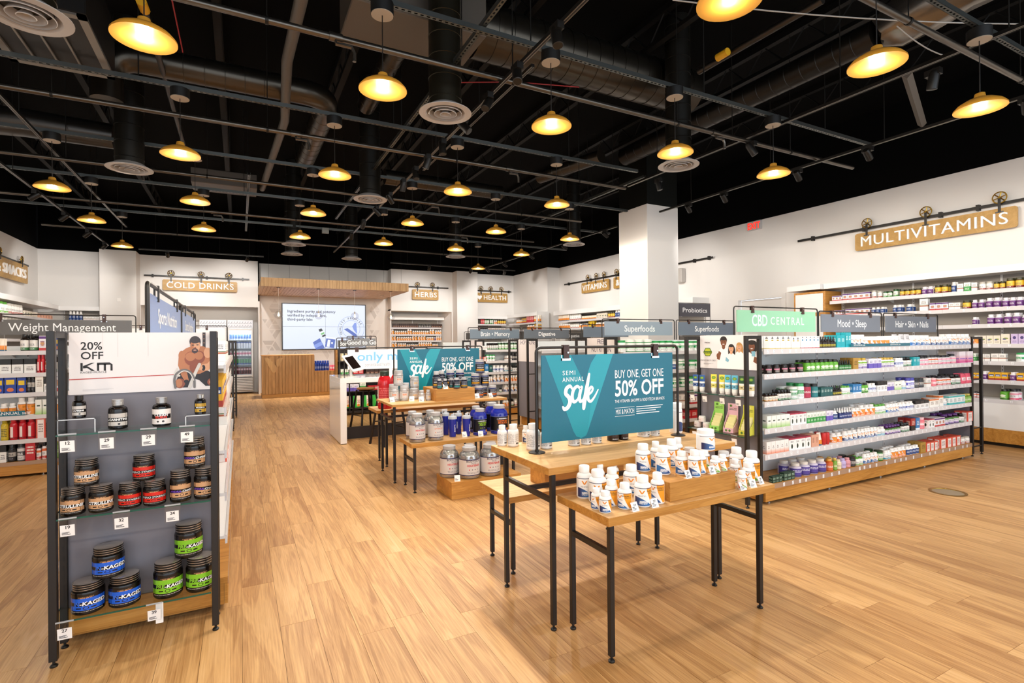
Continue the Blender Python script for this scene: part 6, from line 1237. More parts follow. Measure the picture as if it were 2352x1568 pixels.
def put(var, r, h, x, y, z, rot, label, group, name=None, seg=14):
    ms = pmesh(var, r, h, seg); v = V[var] if isinstance(var, str) else var
    o = link(name or v[1], ms[0][1]); o.location = (x, y, z); o.rotation_euler = (0, 0, rot); tag(o, label, v[2], group)
    for n, me in ms[1:]: link(n, me, o)
    return o
_CNT = {}; R_ = random.Random(11)
SHELFW = {0: 'top', 1: 'second', 2: 'third', 3: 'fourth', 4: 'fifth', 5: 'sixth', 6: 'seventh', 7: 'eighth'}
def fill(where, si, kind, front, z, runs, group, depth=0.30, cap=1.0):
    """runs: (px0, px1, count, variant, height[, rows]); columns of the picture read on the shelf's own front plane."""
    for run in runs:
        a, b, n, var, h = run[:5]; rows = run[5] if len(run) > 5 else 2
        if kind == 'Y': ca, cb = colY(a, front + 0.05, z), colY(b, front + 0.05, z)
        elif kind == 'X': ca, cb = colX(a, front + 0.05, z), colX(b, front + 0.05, z)
        elif kind == 'XL': ca, cb = colX(a, front - 0.05, z), colX(b, front - 0.05, z)
        elif kind == 'Yw': ca, cb = a, b
        elif kind in ('Xw', 'XLw'): ca, cb = a, b
        step = (cb - ca) / n; r = min(abs(step) / 2 * 0.95, 0.075); k0 = V[var][0]
        if k0 not in 'CP': r = min(r, h * 0.42)
        r = max(round(r, 3), 0.006); dd = (min(r, 0.034) if k0 == 'C' else (0.033 if k0 == 'P' else r))
        for row in range(rows):
            off = 0.018 + dd + row * (2 * dd + 0.006)
            if off + dd > depth: break
            for i in range(n):
                if row == 1 and R_.random() < 0.12: continue
                u = ca + step * (i + 0.5) + (R_.uniform(-0.04, 0.04) * r if k0 not in 'CP' else 0); d = off + R_.uniform(-0.003, 0.003) * (k0 not in 'C')
                if kind[0] == 'Y': x, y, rot = u, front + d, 0
                elif kind[:2] == 'XL': x, y, rot = front - d, u, math.pi / 2
                else: x, y, rot = front + d, u, -math.pi / 2
                rot += R_.uniform(-0.55, -0.1) if k0 not in 'CP' else R_.uniform(-0.03, 0.03)
                key = (where, si, V[var][3], row); _CNT[key] = _CNT.get(key, 0) + 1
                lab = '%s %s, %s%s shelf, %s' % (nth(_CNT[key]), V[var][3], 'back row, ' if row else '', SHELFW[si], where)
                put(var, r, h, x, y, z + 0.0004, rot, lab, group)
W1, GR1 = 'nearest right gondola', 'products on the nearest right gondola'; yF = 3.22
fill(W1, 0, 'Y', yF, 1.46, [(1761, 1810, 4, 'cw', .125), (1811, 1831, 2, 'cw', .115), (1832, 1876, 5, 'cc', .122), (1878, 1914, 6, 'dr', .118), (1916, 1934, 2, 'ct', .13), (1935, 1948, 2, 'ct', .16), (1951, 1985, 3, 'vn', .135), (1986, 2040, 5, 'vo', .115), (2041, 2062, 2, 'vn', .12), (2064, 2088, 2, 'pf', .14), (2090, 2135, 4, 'vb', .125), (2136, 2176, 4, 'vn', .11), (2178, 2226, 5, 'vb', .14)], GR1)
fill(W1, 1, 'Y', yF, 1.225, [(1754, 1845, 5, 'bj', .082), (1847, 1922, 7, 'gk', .115), (1923, 1950, 5, 'dg', .10), (1953, 1965, 1, 'cgold', .12), (1967, 1988, 2, 'wp', .115), (1989, 2018, 3, 'cv', .105), (2019, 2050, 4, 'wp', .11), (2053, 2070, 3, 'wb', .10), (2071, 2090, 2, 'dk', .105), (2091, 2106, 2, 'ct', .105), (2107, 2128, 3, 'pk', .105), (2129, 2150, 3, 'rd', .115), (2151, 2180, 3, 'pk', .11), (2182, 2195, 1, 'pk', .12), (2197, 2211, 1, 'cm', .15), (2215, 2229, 1, 'cm', .15)], GR1)
fill(W1, 2, 'Y', yF, .963, [(1754, 1782, 4, 'br', .075), (1783, 1812, 4, 'dk', .10), (1814, 1830, 1, 'gt', .12), (1831, 1844, 1, 'gw', .15), (1846, 1861, 1, 'rt', .14), (1864, 1877, 1, 'tt', .135), (1879, 1906, 4, 'cd', .092), (1908, 1928, 4, 'dr', .10), (1929, 1948, 3, 'wg', .09), (1952, 1972, 3, 'cu', .10), (1974, 1990, 2, 'gk', .105), (1991, 2008, 2, 'wb', .095), (2009, 2031, 3, 'cb', .11), (2032, 2047, 2, 'cv', .09), (2048, 2064, 2, 'cg', .095), (2066, 2079, 1, 'wt', .10), (2080, 2096, 2, 'bt', .125), (2098, 2120, 2, 'dj', .11), (2121, 2132, 1, 'cwh', .105), (2134, 2152, 1, 'pt', .10), (2153, 2180, 3, 'rd', .115), (2181, 2204, 2, 'dk', .12), (2205, 2228, 2, 'pp', .125)], GR1)
fill(W1, 3, 'Y', yF, .712, [(1755, 1808, 5, 'cg', .115), (1809, 1846, 4, 'cx', .115), (1847, 1890, 6, 'cn', .10), (1891, 1907, 2, 'cv', .10), (1908, 1922, 1, 'bw', .09), (1923, 1952, 5, 'dn', .105), (1954, 1972, 2, 'vo', .095), (1973, 2006, 3, 'vo', .115), (2007, 2031, 3, 'wg', .105), (2032, 2060, 4, 'vb', .095), (2061, 2094, 4, 'wb', .10), (2096, 2127, 3, 'cb', .095), (2129, 2150, 2, 'co', .10), (2151, 2160, 1, 'co', .13), (2162, 2172, 1, 'wt', .08), (2173, 2210, 4, 'cz', .11), (2211, 2228, 2, 'gc', .11)], GR1)
fill(W1, 4, 'Y', yF, .468, [(1754, 1805, 5, 'cq', .115), (1806, 1856, 4, 'cx', .115), (1857, 1874, 2, 'cy', .12), (1875, 1884, 1, 'po', .13), (1886, 1902, 2, 'st', .12), (1908, 1932, 2, 'vo', .10), (1934, 1966, 3, 'vn', .105), (1967, 2010, 6, 'vn', .105), (2011, 2029, 2, 'wt', .095), (2031, 2064, 5, 'db', .095), (2066, 2084, 3, 'dk', .10), (2086, 2096, 1, 'cr2', .14), (2097, 2106, 1, 'cu', .14), (2107, 2124, 1, 'pt', .135), (2126, 2140, 2, 'cx', .10), (2141, 2164, 3, 'cp', .10), (2166, 2200, 3, 'db', .125), (2201, 2212, 1, 'dk', .11), (2214, 2229, 1, 'cl', .125)], GR1)
fill(W1, 5, 'Y', yF, .1872, [(1768, 1790, 3, 'cgrn', .06, 1), (1794, 1819, 3, 'cgrn', .075, 1), (1822, 1898, 4, 'mo', .135), (1899, 1910, 1, 'oc', .125), (1911, 1918, 1, 'gc', .125), (1919, 1929, 1, 'cr', .10), (1930, 1940, 1, 'li', .10), (1941, 1950, 1, 'pi', .10), (1951, 1962, 1, 'dj', .10), (1963, 1978, 2, 'wg', .085), (1980, 2012, 4, 'vb', .105), (2014, 2027, 1, 'gj', .11), (2028, 2042, 2, 'wt', .10), (2043, 2076, 4, 'vo', .11), (2078, 2106, 4, 'bw', .10), (2108, 2120, 1, 'cgold', .12), (2121, 2148, 3, 'cl', .105), (2152, 2168, 1, 'cl', .12), (2169, 2200, 3, 'cl', .12), (2203, 2224, 2, 'wj', .085)], GR1)
# right wall
W2, GR2 = 'multivitamin wall', 'products on the multivitamin wall shelving'
for i, (z, rr) in enumerate(((2.245, [(1913, 1936, 3, 'cp', .09), (1937, 2000, 5, 'cp', .115), (2002, 2014, 1, 'wj', .13), (2016, 2027, 1, 'wj', .115), (2029, 2050, 2, 'gj', .10), (2052, 2064, 1, 'gj', .125), (2067, 2116, 4, 'yj', .105), (2117, 2145, 2, 'pw', .12), (2147, 2178, 2, 'yj', .13), (2186, 2198, 1, 'bw', .155), (2200, 2215, 1, 'cwh', .12), (2216, 2232, 1, 'cn', .13), (2233, 2246, 1, 'cwh', .12), (2249, 2281, 2, 'wj', .12), (2283, 2310, 2, 'yj', .105), (2311, 2352, 2, 'yj', .14), (2354, 2400, 2, 'yj', .14)]),
                             (1.985, [(1913, 1936, 3, 'cp', .085), (1944, 2000, 5, 'cp', .10), (2002, 2033, 3, 'bw', .10), (2051, 2073, 2, 'bw', .12), (2081, 2096, 1, 'bw', .12), (2114, 2134, 1, 'cwh', .19, 1), (2137, 2180, 3, 'cp', .115), (2181, 2208, 2, 'cwh', .10), (2210, 2230, 1, 'yj', .125), (2232, 2262, 2, 'pw', .125), (2264, 2300, 2, 'pw', .14), (2302, 2352, 3, 'pw', .13), (2354, 2400, 2, 'pw', .13)]),
                             (1.745, [(2086, 2100, 1, 'bw', .11), (2233, 2246, 1, 'pw', .11), (2267, 2304, 2, 'pw', .14), (2306, 2345, 2, 'pw', .15), (2347, 2400, 3, 'pw', .12)]), (1.46, [(2236, 2250, 1, 'vo', .12), (2252, 2300, 3, 'cleaf', .12), (2301, 2322, 1, 'cleaf', .14), (2324, 2376, 3, 'clil', .14)]),
                             (1.21, [(2234, 2244, 1, 'cn', .11), (2250, 2276, 2, 'cwh', .10), (2278, 2313, 2, 'cwh', .11), (2331, 2358, 1, 'gw', .125)]), (.94, [(2234, 2253, 2, 'cyel', .09), (2256, 2270, 1, 'pw', .12), (2272, 2317, 3, 'cyel', .11), (2319, 2336, 1, 'pw', .12), (2337, 2372, 2, 'cyel', .11)]), (.665, [(2234, 2254, 2, 'rd', .09), (2296, 2317, 1, 'gk', .15), (2318, 2340, 1, 'pk', .155)]))):
    fill(W2, i, 'X', 9.6, z, rr, GR2)
# second gondola (superfoods) and mens gondola, the parts that show past the signs
W3, GR3 = 'superfoods gondola', 'products on the superfoods gondola'
for i, (z, rr) in enumerate(((1.40, [(1420, 1440, 1, 'gw', .16), (1441, 1500, 3, 'gt', .17), (1501, 1545, 3, 'gw', .15), (1546, 1612, 4, 'gw', .14)]), (1.13, [(1544, 1556, 1, 'bw', .12), (1557, 1582, 2, 'gt', .15), (1583, 1612, 2, 'gw', .13)]), (.87, [(1544, 1582, 2, 'gt', .14), (1583, 1612, 2, 'gw', .14)]), (.61, [(1560, 1582, 1, 'cwh', .15), (1583, 1612, 2, 'cp', .14)]), (.40, [(1570, 1612, 3, 'cred', .12)]))):
    fill(W3, i, 'Y', 5.57, z, rr, GR3)
W4, GR4 = 'brain memory gondola', 'products on the brain memory gondola'
for i, (z, rr) in enumerate(((1.395, [(1092, 1118, 4, 'cwh', .085), (1119, 1144, 5, 'dk', .14), (1145, 1193, 7, 'gj', .145), (1195, 1221, 3, 'cj', .21), (1224, 1262, 5, 'vo', .09)]), (1.16, [(1102, 1116, 2, 'cl', .09), (1117, 1137, 3, 'gw', .13), (1163, 1174, 1, 'cwh', .10), (1175, 1190, 2, 'dj', .15), (1191, 1196, 1, 'cwh', .14), (1197, 1210, 2, 'dj', .14), (1211, 1243, 4, 'cp', .12)]),
                             (.925, [(1112, 1121, 1, 'cu', .17), (1122, 1130, 1, 'cd', .14), (1131, 1157, 3, 'wb', .14), (1158, 1176, 2, 'wt', .13), (1177, 1188, 2, 'cb', .12), (1189, 1201, 2, 'cn', .13), (1202, 1217, 3, 'vn', .12), (1219, 1243, 3, 'cu', .13)]), (.71, [(1121, 1131, 2, 'vn', .12), (1132, 1158, 3, 'vn', .155), (1159, 1189, 5, 'vo', .13), (1190, 1211, 4, 'vn', .115), (1217, 1243, 4, 'cr2', .12)]),
                             (.49, [(1148, 1152, 1, 'dk', .09), (1158, 1188, 4, 'vn', .155), (1189, 1211, 4, 'vo', .12), (1217, 1243, 4, 'wg', .13)]), (.1872, [(1146, 1168, 4, 'vo', .12), (1169, 1180, 2, 'dk', .14), (1181, 1195, 2, 'wj', .14), (1196, 1223, 5, 'vn', .13), (1224, 1243, 3, 'gw', .13)]))):
    fill(W4, i, 'Y', 9.87, z, rr, GR4, depth=0.2)
# vitamins wall, heart health shelves, corner shelves, herb alcove
W5, GR5 = 'vitamins wall', 'products on the vitamins wall shelving'
fill(W5, 0, 'X', 9.5, 2.235, [(1283, 1308, 6, 'po', .20), (1309, 1334, 6, 'wj', .19), (1336, 1370, 6, 'po', .11), (1372, 1396, 4, 'cleaf', .15), (1397, 1412, 3, 'yj', .16), (1413, 1424, 2, 'bw', .2)], GR5, depth=.2); fill(W5, 1, 'X', 9.5, 1.985, [(1284, 1309, 6, 'vo', .15), (1310, 1330, 5, 'wj', .14), (1331, 1350, 4, 'vo', .12), (1352, 1366, 2, 'py', .21), (1368, 1400, 6, 'vo', .13)], GR5, depth=.2)
fill(W5, 2, 'X', 9.5, 1.73, [(1286, 1330, 9, 'vo', .14)], GR5, depth=.1)
W6, GR6 = 'heart health shelves', 'products on the heart health shelves'
fill(W6, 0, 'Y', 17.65, 2.235, [(1104, 1112, 2, 'cred', .17), (1113, 1124, 2, 'gj', .19), (1125, 1133, 2, 'gj', .2), (1134, 1142, 2, 'vo', .14), (1143, 1162, 4, 'yj', .17)], GR6, depth=.15); fill(W6, 1, 'Y', 17.65, 1.985, [(1104, 1120, 3, 'dj', .12), (1121, 1162, 9, 'vf', .12)], GR6, depth=.15); fill(W6, 2, 'Y', 17.65, 1.73, [(1120, 1162, 9, 'vf', .13)], GR6, depth=.15)
W7, GR7 = 'corner wall shelves', 'products on the corner wall shelves'
fill(W7, 0, 'X', 9.05, 2.235, [(1186, 1199, 3, 'po', .12), (1200, 1210, 2, 'cyel', .16), (1211, 1226, 4, 'cred', .3, 1), (1227, 1239, 3, 'po', .24)], GR7, depth=.2); fill(W7, 1, 'X', 9.05, 1.985, [(1210, 1228, 3, 'vo', .17), (1229, 1238, 2, 'cyel', .17)], GR7, depth=.2)
W8, GR8 = 'herb alcove', 'products in the herb alcove'
for i, (z, rr) in enumerate(((2.12, [(902, 960, 12, 'cbone', .14, 1), (961, 990, 5, 'dj', .12, 1), (991, 1015, 6, 'cbone', .13, 1)]), (1.872, [(892, 905, 2, 'vf', .20, 1), (906, 934, 6, 'vf', .13, 1), (935, 946, 2, 'vf', .2, 1), (947, 985, 8, 'vf', .135, 1), (986, 998, 2, 'vf', .19, 1), (999, 1014, 3, 'vf', .15, 1)]),
                             (1.645, [(892, 910, 3, 'vf', .2, 1), (911, 945, 7, 'vf', .14, 1), (946, 958, 2, 'vf', .2, 1), (959, 978, 3, 'vf', .19, 1), (979, 996, 4, 'vf', .13, 1), (997, 1000, 1, 'pw', .12, 1), (1001, 1014, 3, 'vf', .16, 1)]), (1.41, [(893, 912, 3, 'vf', .19, 1), (913, 933, 5, 'vf', .14, 1), (934, 960, 6, 'vf', .1, 1), (961, 992, 6, 'vf', .18, 1), (993, 1006, 4, 'vf', .11, 1)]), (1.17, [(893, 940, 8, 'pi', .12, 1), (941, 1012, 12, 'gw', .14, 1)]), (.93, [(893, 1012, 16, 'vf', .15, 1)]))):
    fill(W8, i, 'Y', 18.55, z, rr, GR8, depth=.2)
# left: weight management gondola, keto gondola, aisle side of the left gondola, left wall
W9, GR9 = 'weight management gondola', 'products on the weight management gondola'
for i, (z, rr) in enumerate(((1.50, [(-12, 11, 1, 'po', .15), (46, 88, 2, 'dk', .20), (91, 108, 1, 'cp', .18), (109, 124, 1, 'cp', .18), (125, 141, 1, 'cblu', .19)]), (1.235, [(0, 28, 1, 'cb', .17), (29, 56, 1, 'cb', .17), (57, 85, 1, 'cb', .17), (86, 104, 2, 'rs', .22), (105, 124, 2, 'rd', .19), (125, 141, 2, 'dk', .19)]),
                             (1.0, [(-10, 11, 1, 'cblu', .22), (12, 40, 1, 'cblu', .23), (41, 62, 1, 'cblu', .21), (64, 82, 2, 'dj', .22), (83, 102, 1, 'co', .23), (103, 124, 2, 'cb', .16), (126, 141, 1, 'cp', .22)]), (.73, [(0, 38, 2, 'vo', .15), (39, 82, 2, 'vo', .21), (83, 98, 1, 'cg', .18), (99, 124, 2, 'cg', .18), (127, 141, 1, 'vo', .18)]),
                             (.445, [(2, 21, 1, 'ys', .255), (22, 82, 3, 'rs', .265), (84, 107, 1, 'cl', .25), (109, 124, 1, 'cred', .2), (126, 141, 1, 'rd', .2)]), (.1872, [(0, 17, 1, 'cb', .2), (18, 38, 1, 'dj', .2), (39, 59, 1, 'cj', .21), (60, 83, 1, 'cred', .23), (84, 96, 1, 'rd', .17), (97, 120, 2, 'rd', .2), (126, 141, 1, 'gc', .24)]))):
    fill(W9, i, 'Y', 8.20, z, rr, GR9, depth=.25)
W10, GR10 = 'aisle side of left gondola', 'products on the aisle side of the left gondola'
for i, (z, rr) in enumerate(((1.43, [(3.55, 4.3, 7, 'ys', .14), (4.32, 5.3, 8, 'cwh', .15), (5.32, 6.9, 12, 'wj', .15)]), (1.18, [(3.55, 4.5, 7, 'cyel', .16), (4.52, 5.6, 8, 'cwh', .17), (5.62, 6.9, 9, 'cb', .16)]), (.93, [(3.55, 4.6, 9, 'oc', .16), (4.62, 5.7, 8, 'cwh', .18), (5.72, 6.9, 9, 'dj', .16)]),
                             (.68, [(3.55, 4.4, 7, 'br', .15), (4.42, 5.5, 8, 'cl', .18), (5.52, 6.9, 10, 'wb', .17)]), (.43, [(3.55, 4.5, 8, 'dk', .15), (4.52, 5.6, 7, 'wj', .19), (5.62, 6.9, 9, 'vw', .19)]), (.1872, [(3.55, 4.4, 6, 'db', .16), (4.42, 5.6, 7, 'vw', .2), (5.62, 6.9, 8, 'wj', .19)]))):
    fill(W10, i, 'XLw', -0.458 + 0.385, z, rr, GR10, depth=.1)
W11, GR11 = 'left wall shelving', 'products on the left wall shelving'
fill(W11, 0, 'XL', -4.22, 2.24, [(0, 18, 2, 'wg', .24, 1), (19, 50, 5, 'wj', .22, 1), (52, 82, 5, 'cleaf', .12, 1), (86, 118, 5, 'cy', .1, 1)], GR11); fill('corner shelf at left', 0, 'Y', 17.62, 2.24, [(158, 190, 4, 'bw', .24, 1), (192, 229, 5, 'cwh', .1, 1)], 'products on the left corner shelf')
fill('left wall shelving', 1, 'XL', -4.22, 1.98, [(0, 48, 6, 'wj', .18, 1), (60, 118, 7, 'wb', .16, 1)], GR11)
# cans behind the fridge door
for x0, x1, nm in ((-0.34, 0.38, 'fridge beside desk'), (-1.09, -0.36, 'hidden left fridge')):
    for i, (z, var, n, h) in enumerate(((1.70, 'cnb', 8, .24), (1.44, 'cnn', 8, .21), (1.20, 'cnp', 7, .15), (.92, 'cng', 8, .19), (.62, 'cnr', 8, .23))):
        fill(nm, i, 'Yw', 18.57, z, [(x0 + 0.055, x1 - 0.055, n, var, h, 1)], 'cans in the drinks fridges')
# snack rack and desk display
for i, (z, rr) in enumerate(((1.18, [(1.92, 2.2, 3, 'cr', .16), (2.22, 2.45, 2, 'bt', .17), (2.5, 3.0, 5, 'cbone', .14)]), (.86, [(1.92, 2.16, 2, 'cn', .14), (2.18, 2.4, 2, 'cred', .16), (2.45, 3.0, 6, 'cbone', .15)]), (.52, [(1.92, 2.3, 3, 'cv', .15), (2.32, 2.45, 1, 'cn', .19), (2.5, 3.0, 4, 'cred', .1)]), (.16, [(1.94, 3.0, 5, 'pg', .25)]))):
    fill('good to go rack', i, 'Yw', 11.6, z, rr, 'snacks on the good to go rack')
fill('cash desk display', 0, 'Yw', 16.66, .745, [(2.0, 2.42, 6, 'wa', .3), (2.43, 2.6, 2, 'pp', .16), (2.62, 2.9, 3, 'pg', .18)], 'bottles in the cash desk display')
# ================================================================ the close products, each with its own wrapped lettering
def lettered(o, items, R, rot=0.0):
    """Text wrapped round the label: (text, height, size, colour material, squeeze, bold[, angle])."""
    for it in items:
        t, z, s, m, sx, bd = it[:6]; a = it[6] if len(it) > 6 else 0.0
        al = it[7] if len(it) > 7 else 'CENTER'
        mb = MB().text(t, lambda u, v, w: wrapP(R, 0, a)(u, z + v, 0.0009), s, sx=sx, bold=bd, align=al); part('lettering', mb, m, o, world=False)
def km_label(c): return prt('#120d0b', ('b', 0.13, 0.87, 0.58, 0.80, c), ('b', 0.13, 0.87, 0.16, 0.40, c), ('b', 0.155, 0.165, 0.1, 0.85, '#120d0b'), ('b', 0.19, 0.205, 0.1, 0.85, '#120d0b'), ('b', 0.235, 0.245, 0.1, 0.85, '#120d0b'), ('b', 0.835, 0.845, 0.1, 0.85, '#120d0b'), ('b', 0.795, 0.81, 0.1, 0.85, '#120d0b'), ('b', 0.755, 0.765, 0.1, 0.85, '#120d0b'),
                             ('c', 0.5, 0.28, 0.05, 0.075, '#120d0b'), ('c', 0.5, 0.28, 0.036, 0.052, c), ('b', 0.33, 0.42, 0.25, 0.31, '#120d0b'), ('b', 0.58, 0.67, 0.25, 0.31, '#120d0b'), ('d', 0.4, 0.6, 0.80, 0.86, 1, '#d8a070'), ('d', 0.2, 0.8, 0.08, 0.13, 1, '#b8b0a8'), ('b', 0.93, 0.985, 0.2, 0.75, '#bdb6b0'), rough=0.25)
BLKJ = mat('jar_black', '#0c0807', 0.22); RIBA = mat('lid_band_light', '#b9aca2', 0.22, 0.7); RIBB = mat('lid_band_dark', '#1b1512', 0.3, 0.3)
def km_jar(label, x, y, z, R, h, colr, txts, tall=False, rot=0.0, meta=0.0):
    t = thing('supplement_tub', label, 'tub', (x, y, z), rot, 'black supplement tubs on the left endcap'); b = h * 0.70
    sh = 0.06 if h / R > 2.5 else 0.045
    part('body', MB().lathe([(R * 0.92, 0), (R, h * 0.04), (R, b), (R * 0.975, b + h * 0.035), (R * 0.88, b + h * sh + h * 0.012)], 36, 0), BLKJ, t, world=False)
    pr = []; ms = []; n = 7; z0 = b + h * 0.055; z1 = h
    for k in range(n):
        a = z0 + (z1 - z0) * k / n; c = z0 + (z1 - z0) * (k + 1) / n; pr += [(R * 0.90, a), (R * 0.925, a + (c - a) * 0.25), (R * 0.925, a + (c - a) * 0.75)]; ms += [0, k % 2, 0]
    pr += [(R * 0.905, z1), (R * 0.86, z1 + 0.001)]; ms += [1]
    ld = part('lid', MB().lathe(pr, 36, [1 if m == 0 else 0 for m in ms] + [0]), [RIBA, RIBB], t, world=False)
    part('lid_disc', MB().lathe([(R * 0.85, h - 0.002), (R * 0.84, h + 0.0002), (R * 0.80, h - 0.003), (0, h - 0.003)], 36, 0), mat('lid_top_black', '#0a0807', 0.4), ld, world=False)
    lb = part('label', MB().lathe([(R + 0.0006, h * 0.07), (R + 0.0006, b - h * 0.02)], 36, 0, a0=-math.radians(105), a1=math.radians(105), ends=False), km_label(colr), t, world=False)
    L0, L1 = h * 0.07, b - h * 0.02
    for tx, sz, m, sx, off, al in txts: part('lettering', MB().text(tx, lambda u, v, w: wrapP(R + 0.0006, 0)(u + off * R, L0 + (L1 - L0) * 0.42 + v, 0.0008), sz * R, sx=sx, bold=0.03, shear=0.1, align=al), m, lb, world=False)
    part('lettering', MB().text('KAGED MUSCLE', lambda u, v, w: wrapP(R + 0.0006, 0)(u, L0 + (L1 - L0) * 0.84 + v, 0.0008), 0.105 * R, sx=1.25, bold=0.02), mat('copper_ink', '#d09a68', 0.4), lb, world=False)
    return t
COP, REDK, GRN, BLK = '#c99a70', '#cf2418', '#7fc02a', '#1f5fd2'
PUR = mat('violet_ink', '#6a3fc0', 0.4); GINK = mat('green_ink', '#86c832', 0.4); BINK = mat('blue_ink', '#3a6fd8', 0.4)
g2, g3 = 0.7122, 0.2152
cit = [('CITRULLINE', 0.40, WINK, 1.12, 0, 'CENTER')]; am = [('AMINO SYNERGY', 0.29, WINK, 1.12, 0, 'CENTER')]; hy = [('HYDRA', 0.30, PUR, 1.1, -0.06, 'RIGHT'), ('-CHARGE', 0.30, WINK, 1.1, -0.06, 'LEFT')]
ik = [('IN', 0.38, BINK, 1.1, -0.38, 'RIGHT'), ('-KAGED', 0.38, WINK, 1.2, -0.38, 'LEFT')]; pk = [('PRE', 0.36, GINK, 1.15, -0.2, 'RIGHT'), ('-KAGED', 0.36, WINK, 1.15, -0.2, 'LEFT')]
q = 0.132
km_jar('copper banded black tub, bottom left of middle glass shelf', -0.745, 3.335, g2, .0495, q, COP, cit, rot=-0.15); km_jar('copper banded black tub, second on the middle glass shelf', -0.632, 3.33, g2, .0505, q, COP, cit, rot=0.1); km_jar('copper banded black tub stacked on top of two others', -0.698, 3.372, g2 + q, .0505, q, COP, cit)
km_jar('red banded black tub, left one at bottom of its stack', -0.513, 3.335, g2, .0495, .128, REDK, am, rot=-0.05); km_jar('red banded black tub, right one at bottom of its stack', -0.405, 3.33, g2, .0505, .128, REDK, am); km_jar('red banded black tub on top of its stack', -0.456, 3.37, g2 + .128, .0505, .13, REDK, am)
km_jar('tall copper banded tub beside the red stack', -0.290, 3.335, g2, .0495, .165, COP, hy, rot=0.2); km_jar('tall copper banded tub at right end of middle glass shelf', -0.178, 3.335, g2, .0500, .165, COP, hy, rot=0.05); km_jar('tall copper banded tub on top of two others', -0.226, 3.37, g2 + .165, .0500, .165, COP, hy, rot=0.1)
km_jar('blue banded black tub, bottom left of lowest glass shelf', -0.690, 3.345, g3, .068, .150, BLK, ik, rot=0.05); km_jar('blue banded black tub, bottom right of its stack', -0.540, 3.345, g3, .068, .150, BLK, ik, rot=0.15); km_jar('blue banded black tub on top of its stack', -0.612, 3.375, g3 + .150, .068, .152, BLK, ik, rot=0.1)
km_jar('green banded black tub, left one at bottom of its stack', -0.350, 3.345, g3, .067, .180, GRN, pk, rot=0.05); km_jar('green banded black tub at right end of lowest glass shelf', -0.203, 3.345, g3, .067, .180, GRN, pk, rot=0.1); km_jar('green banded black tub on top of its stack', -0.258, 3.385, g3 + .180, .067, .178, GRN, pk, rot=0.1)
def km_bottle(label, x, y, z, R, h, capm, bands, txts):
    t = thing('pill_bottle', label, 'bottle', (x, y, z), 0.05, 'black glossy bottles on the left endcap')
    part('body', MB().lathe([(R * 0.9, 0), (R, h * 0.03), (R, h * 0.64), (R * 0.95, h * 0.70), (R * 0.8, h * 0.745), (R * 0.58, h * 0.775), (R * 0.56, h * 0.80)], 32, 0), mat('bottle_black', '#0b0707', 0.08), t, world=False)
    pr = []
    for k in range(6): a = h * (0.80 + 0.2 * k / 6); pr += [(R * 0.61, a), (R * 0.64, a + h * 0.008), (R * 0.64, a + h * 0.024)]
    part('cap', MB().lathe([(R * 0.60, h * 0.79)] + pr + [(R * 0.58, h)], 28, 0), capm, t, world=False)
    lb = part('label', MB().lathe([(R + 0.0005, h * 0.08), (R + 0.0005, h * 0.60)], 32, 0, a0=-math.radians(100), a1=math.radians(100), ends=False), bands, t, world=False)
    for tx, v, sz, m, sx in txts: part('lettering', MB().text(tx, lambda u, w_, w: wrapP(R + 0.0005, 0)(u, h * v + w_, 0.0007), sz * R, sx=sx, bold=0.03), m, lb, world=False)
silv = prt('#0f0b0a', ('b', 0.18, 0.86, 0.60, 0.88, '#c4beb8'), ('b', 0.18, 0.86, 0.08, 0.34, '#c4beb8'), ('b', 0.3, 0.31, 0, 1, '#0f0b0a'), ('b', 0.24, 0.25, 0, 1, '#0f0b0a'), ('b', 0.76, 0.77, 0, 1, '#0f0b0a'), ('c', 0.56, 0.2, 0.04, 0.06, '#0f0b0a'), rough=0.25)
whb = prt('#ece6e2', ('b', 0, 1, 0.36, 0.66, '#120c0b'), ('c', 0.4, 0.18, 0.04, 0.06, '#3a3230'), ('c', 0.56, 0.18, 0.04, 0.07, '#3a3230'), ('b', 0.86, 1, 0, 1, '#d8d2ce'), rough=0.3)
gdb = prt('#0f0b0a', ('b', 0.2, 0.85, 0.60, 0.90, '#c9a03a'), ('b', 0.2, 0.85, 0.08, 0.38, '#c9a03a'), ('b', 0.28, 0.30, 0, 1, '#0f0b0a'), ('b', 0.70, 0.72, 0, 1, '#0f0b0a'), ('c', 0.5, 0.22, 0.06, 0.09, '#0f0b0a'), ('b', 0.9, 1, 0.1, 0.8, '#d8d4ce'), rough=0.25)
SILC = mat('silver_cap', '#b9b6b4', 0.25, 0.7)
km_bottle('small black bottle with black cap on left clear riser', -0.722, 3.35, 1.19, .0285, .112, mat('cap_black', '#120e0d', 0.35), silv, [('CAFFEINE', 0.30, 0.36, WINK, 1.1)])
km_bottle('black bottle with silver cap and silver label bands', -0.565, 3.36, 1.1202, .042, .152, SILC, silv, [('L-CARNITINE', 0.30, 0.36, WINK, 1.1)])
km_bottle('black bottle with silver cap and white label', -0.375, 3.36, 1.1202, .0425, .152, SILC, whb, [('CLEAN', 0.355, 0.42, WINK, 1.15), ('BURN', 0.28, 0.42, mat('red_ink', '#e0392a', 0.4), 1.15)])
km_bottle('small black bottle with gold label on right clear riser', -0.195, 3.34, 1.172, .0275, .108, SILC, gdb, [('FERODROX', 0.32, 0.3, WINK, 1.0)])
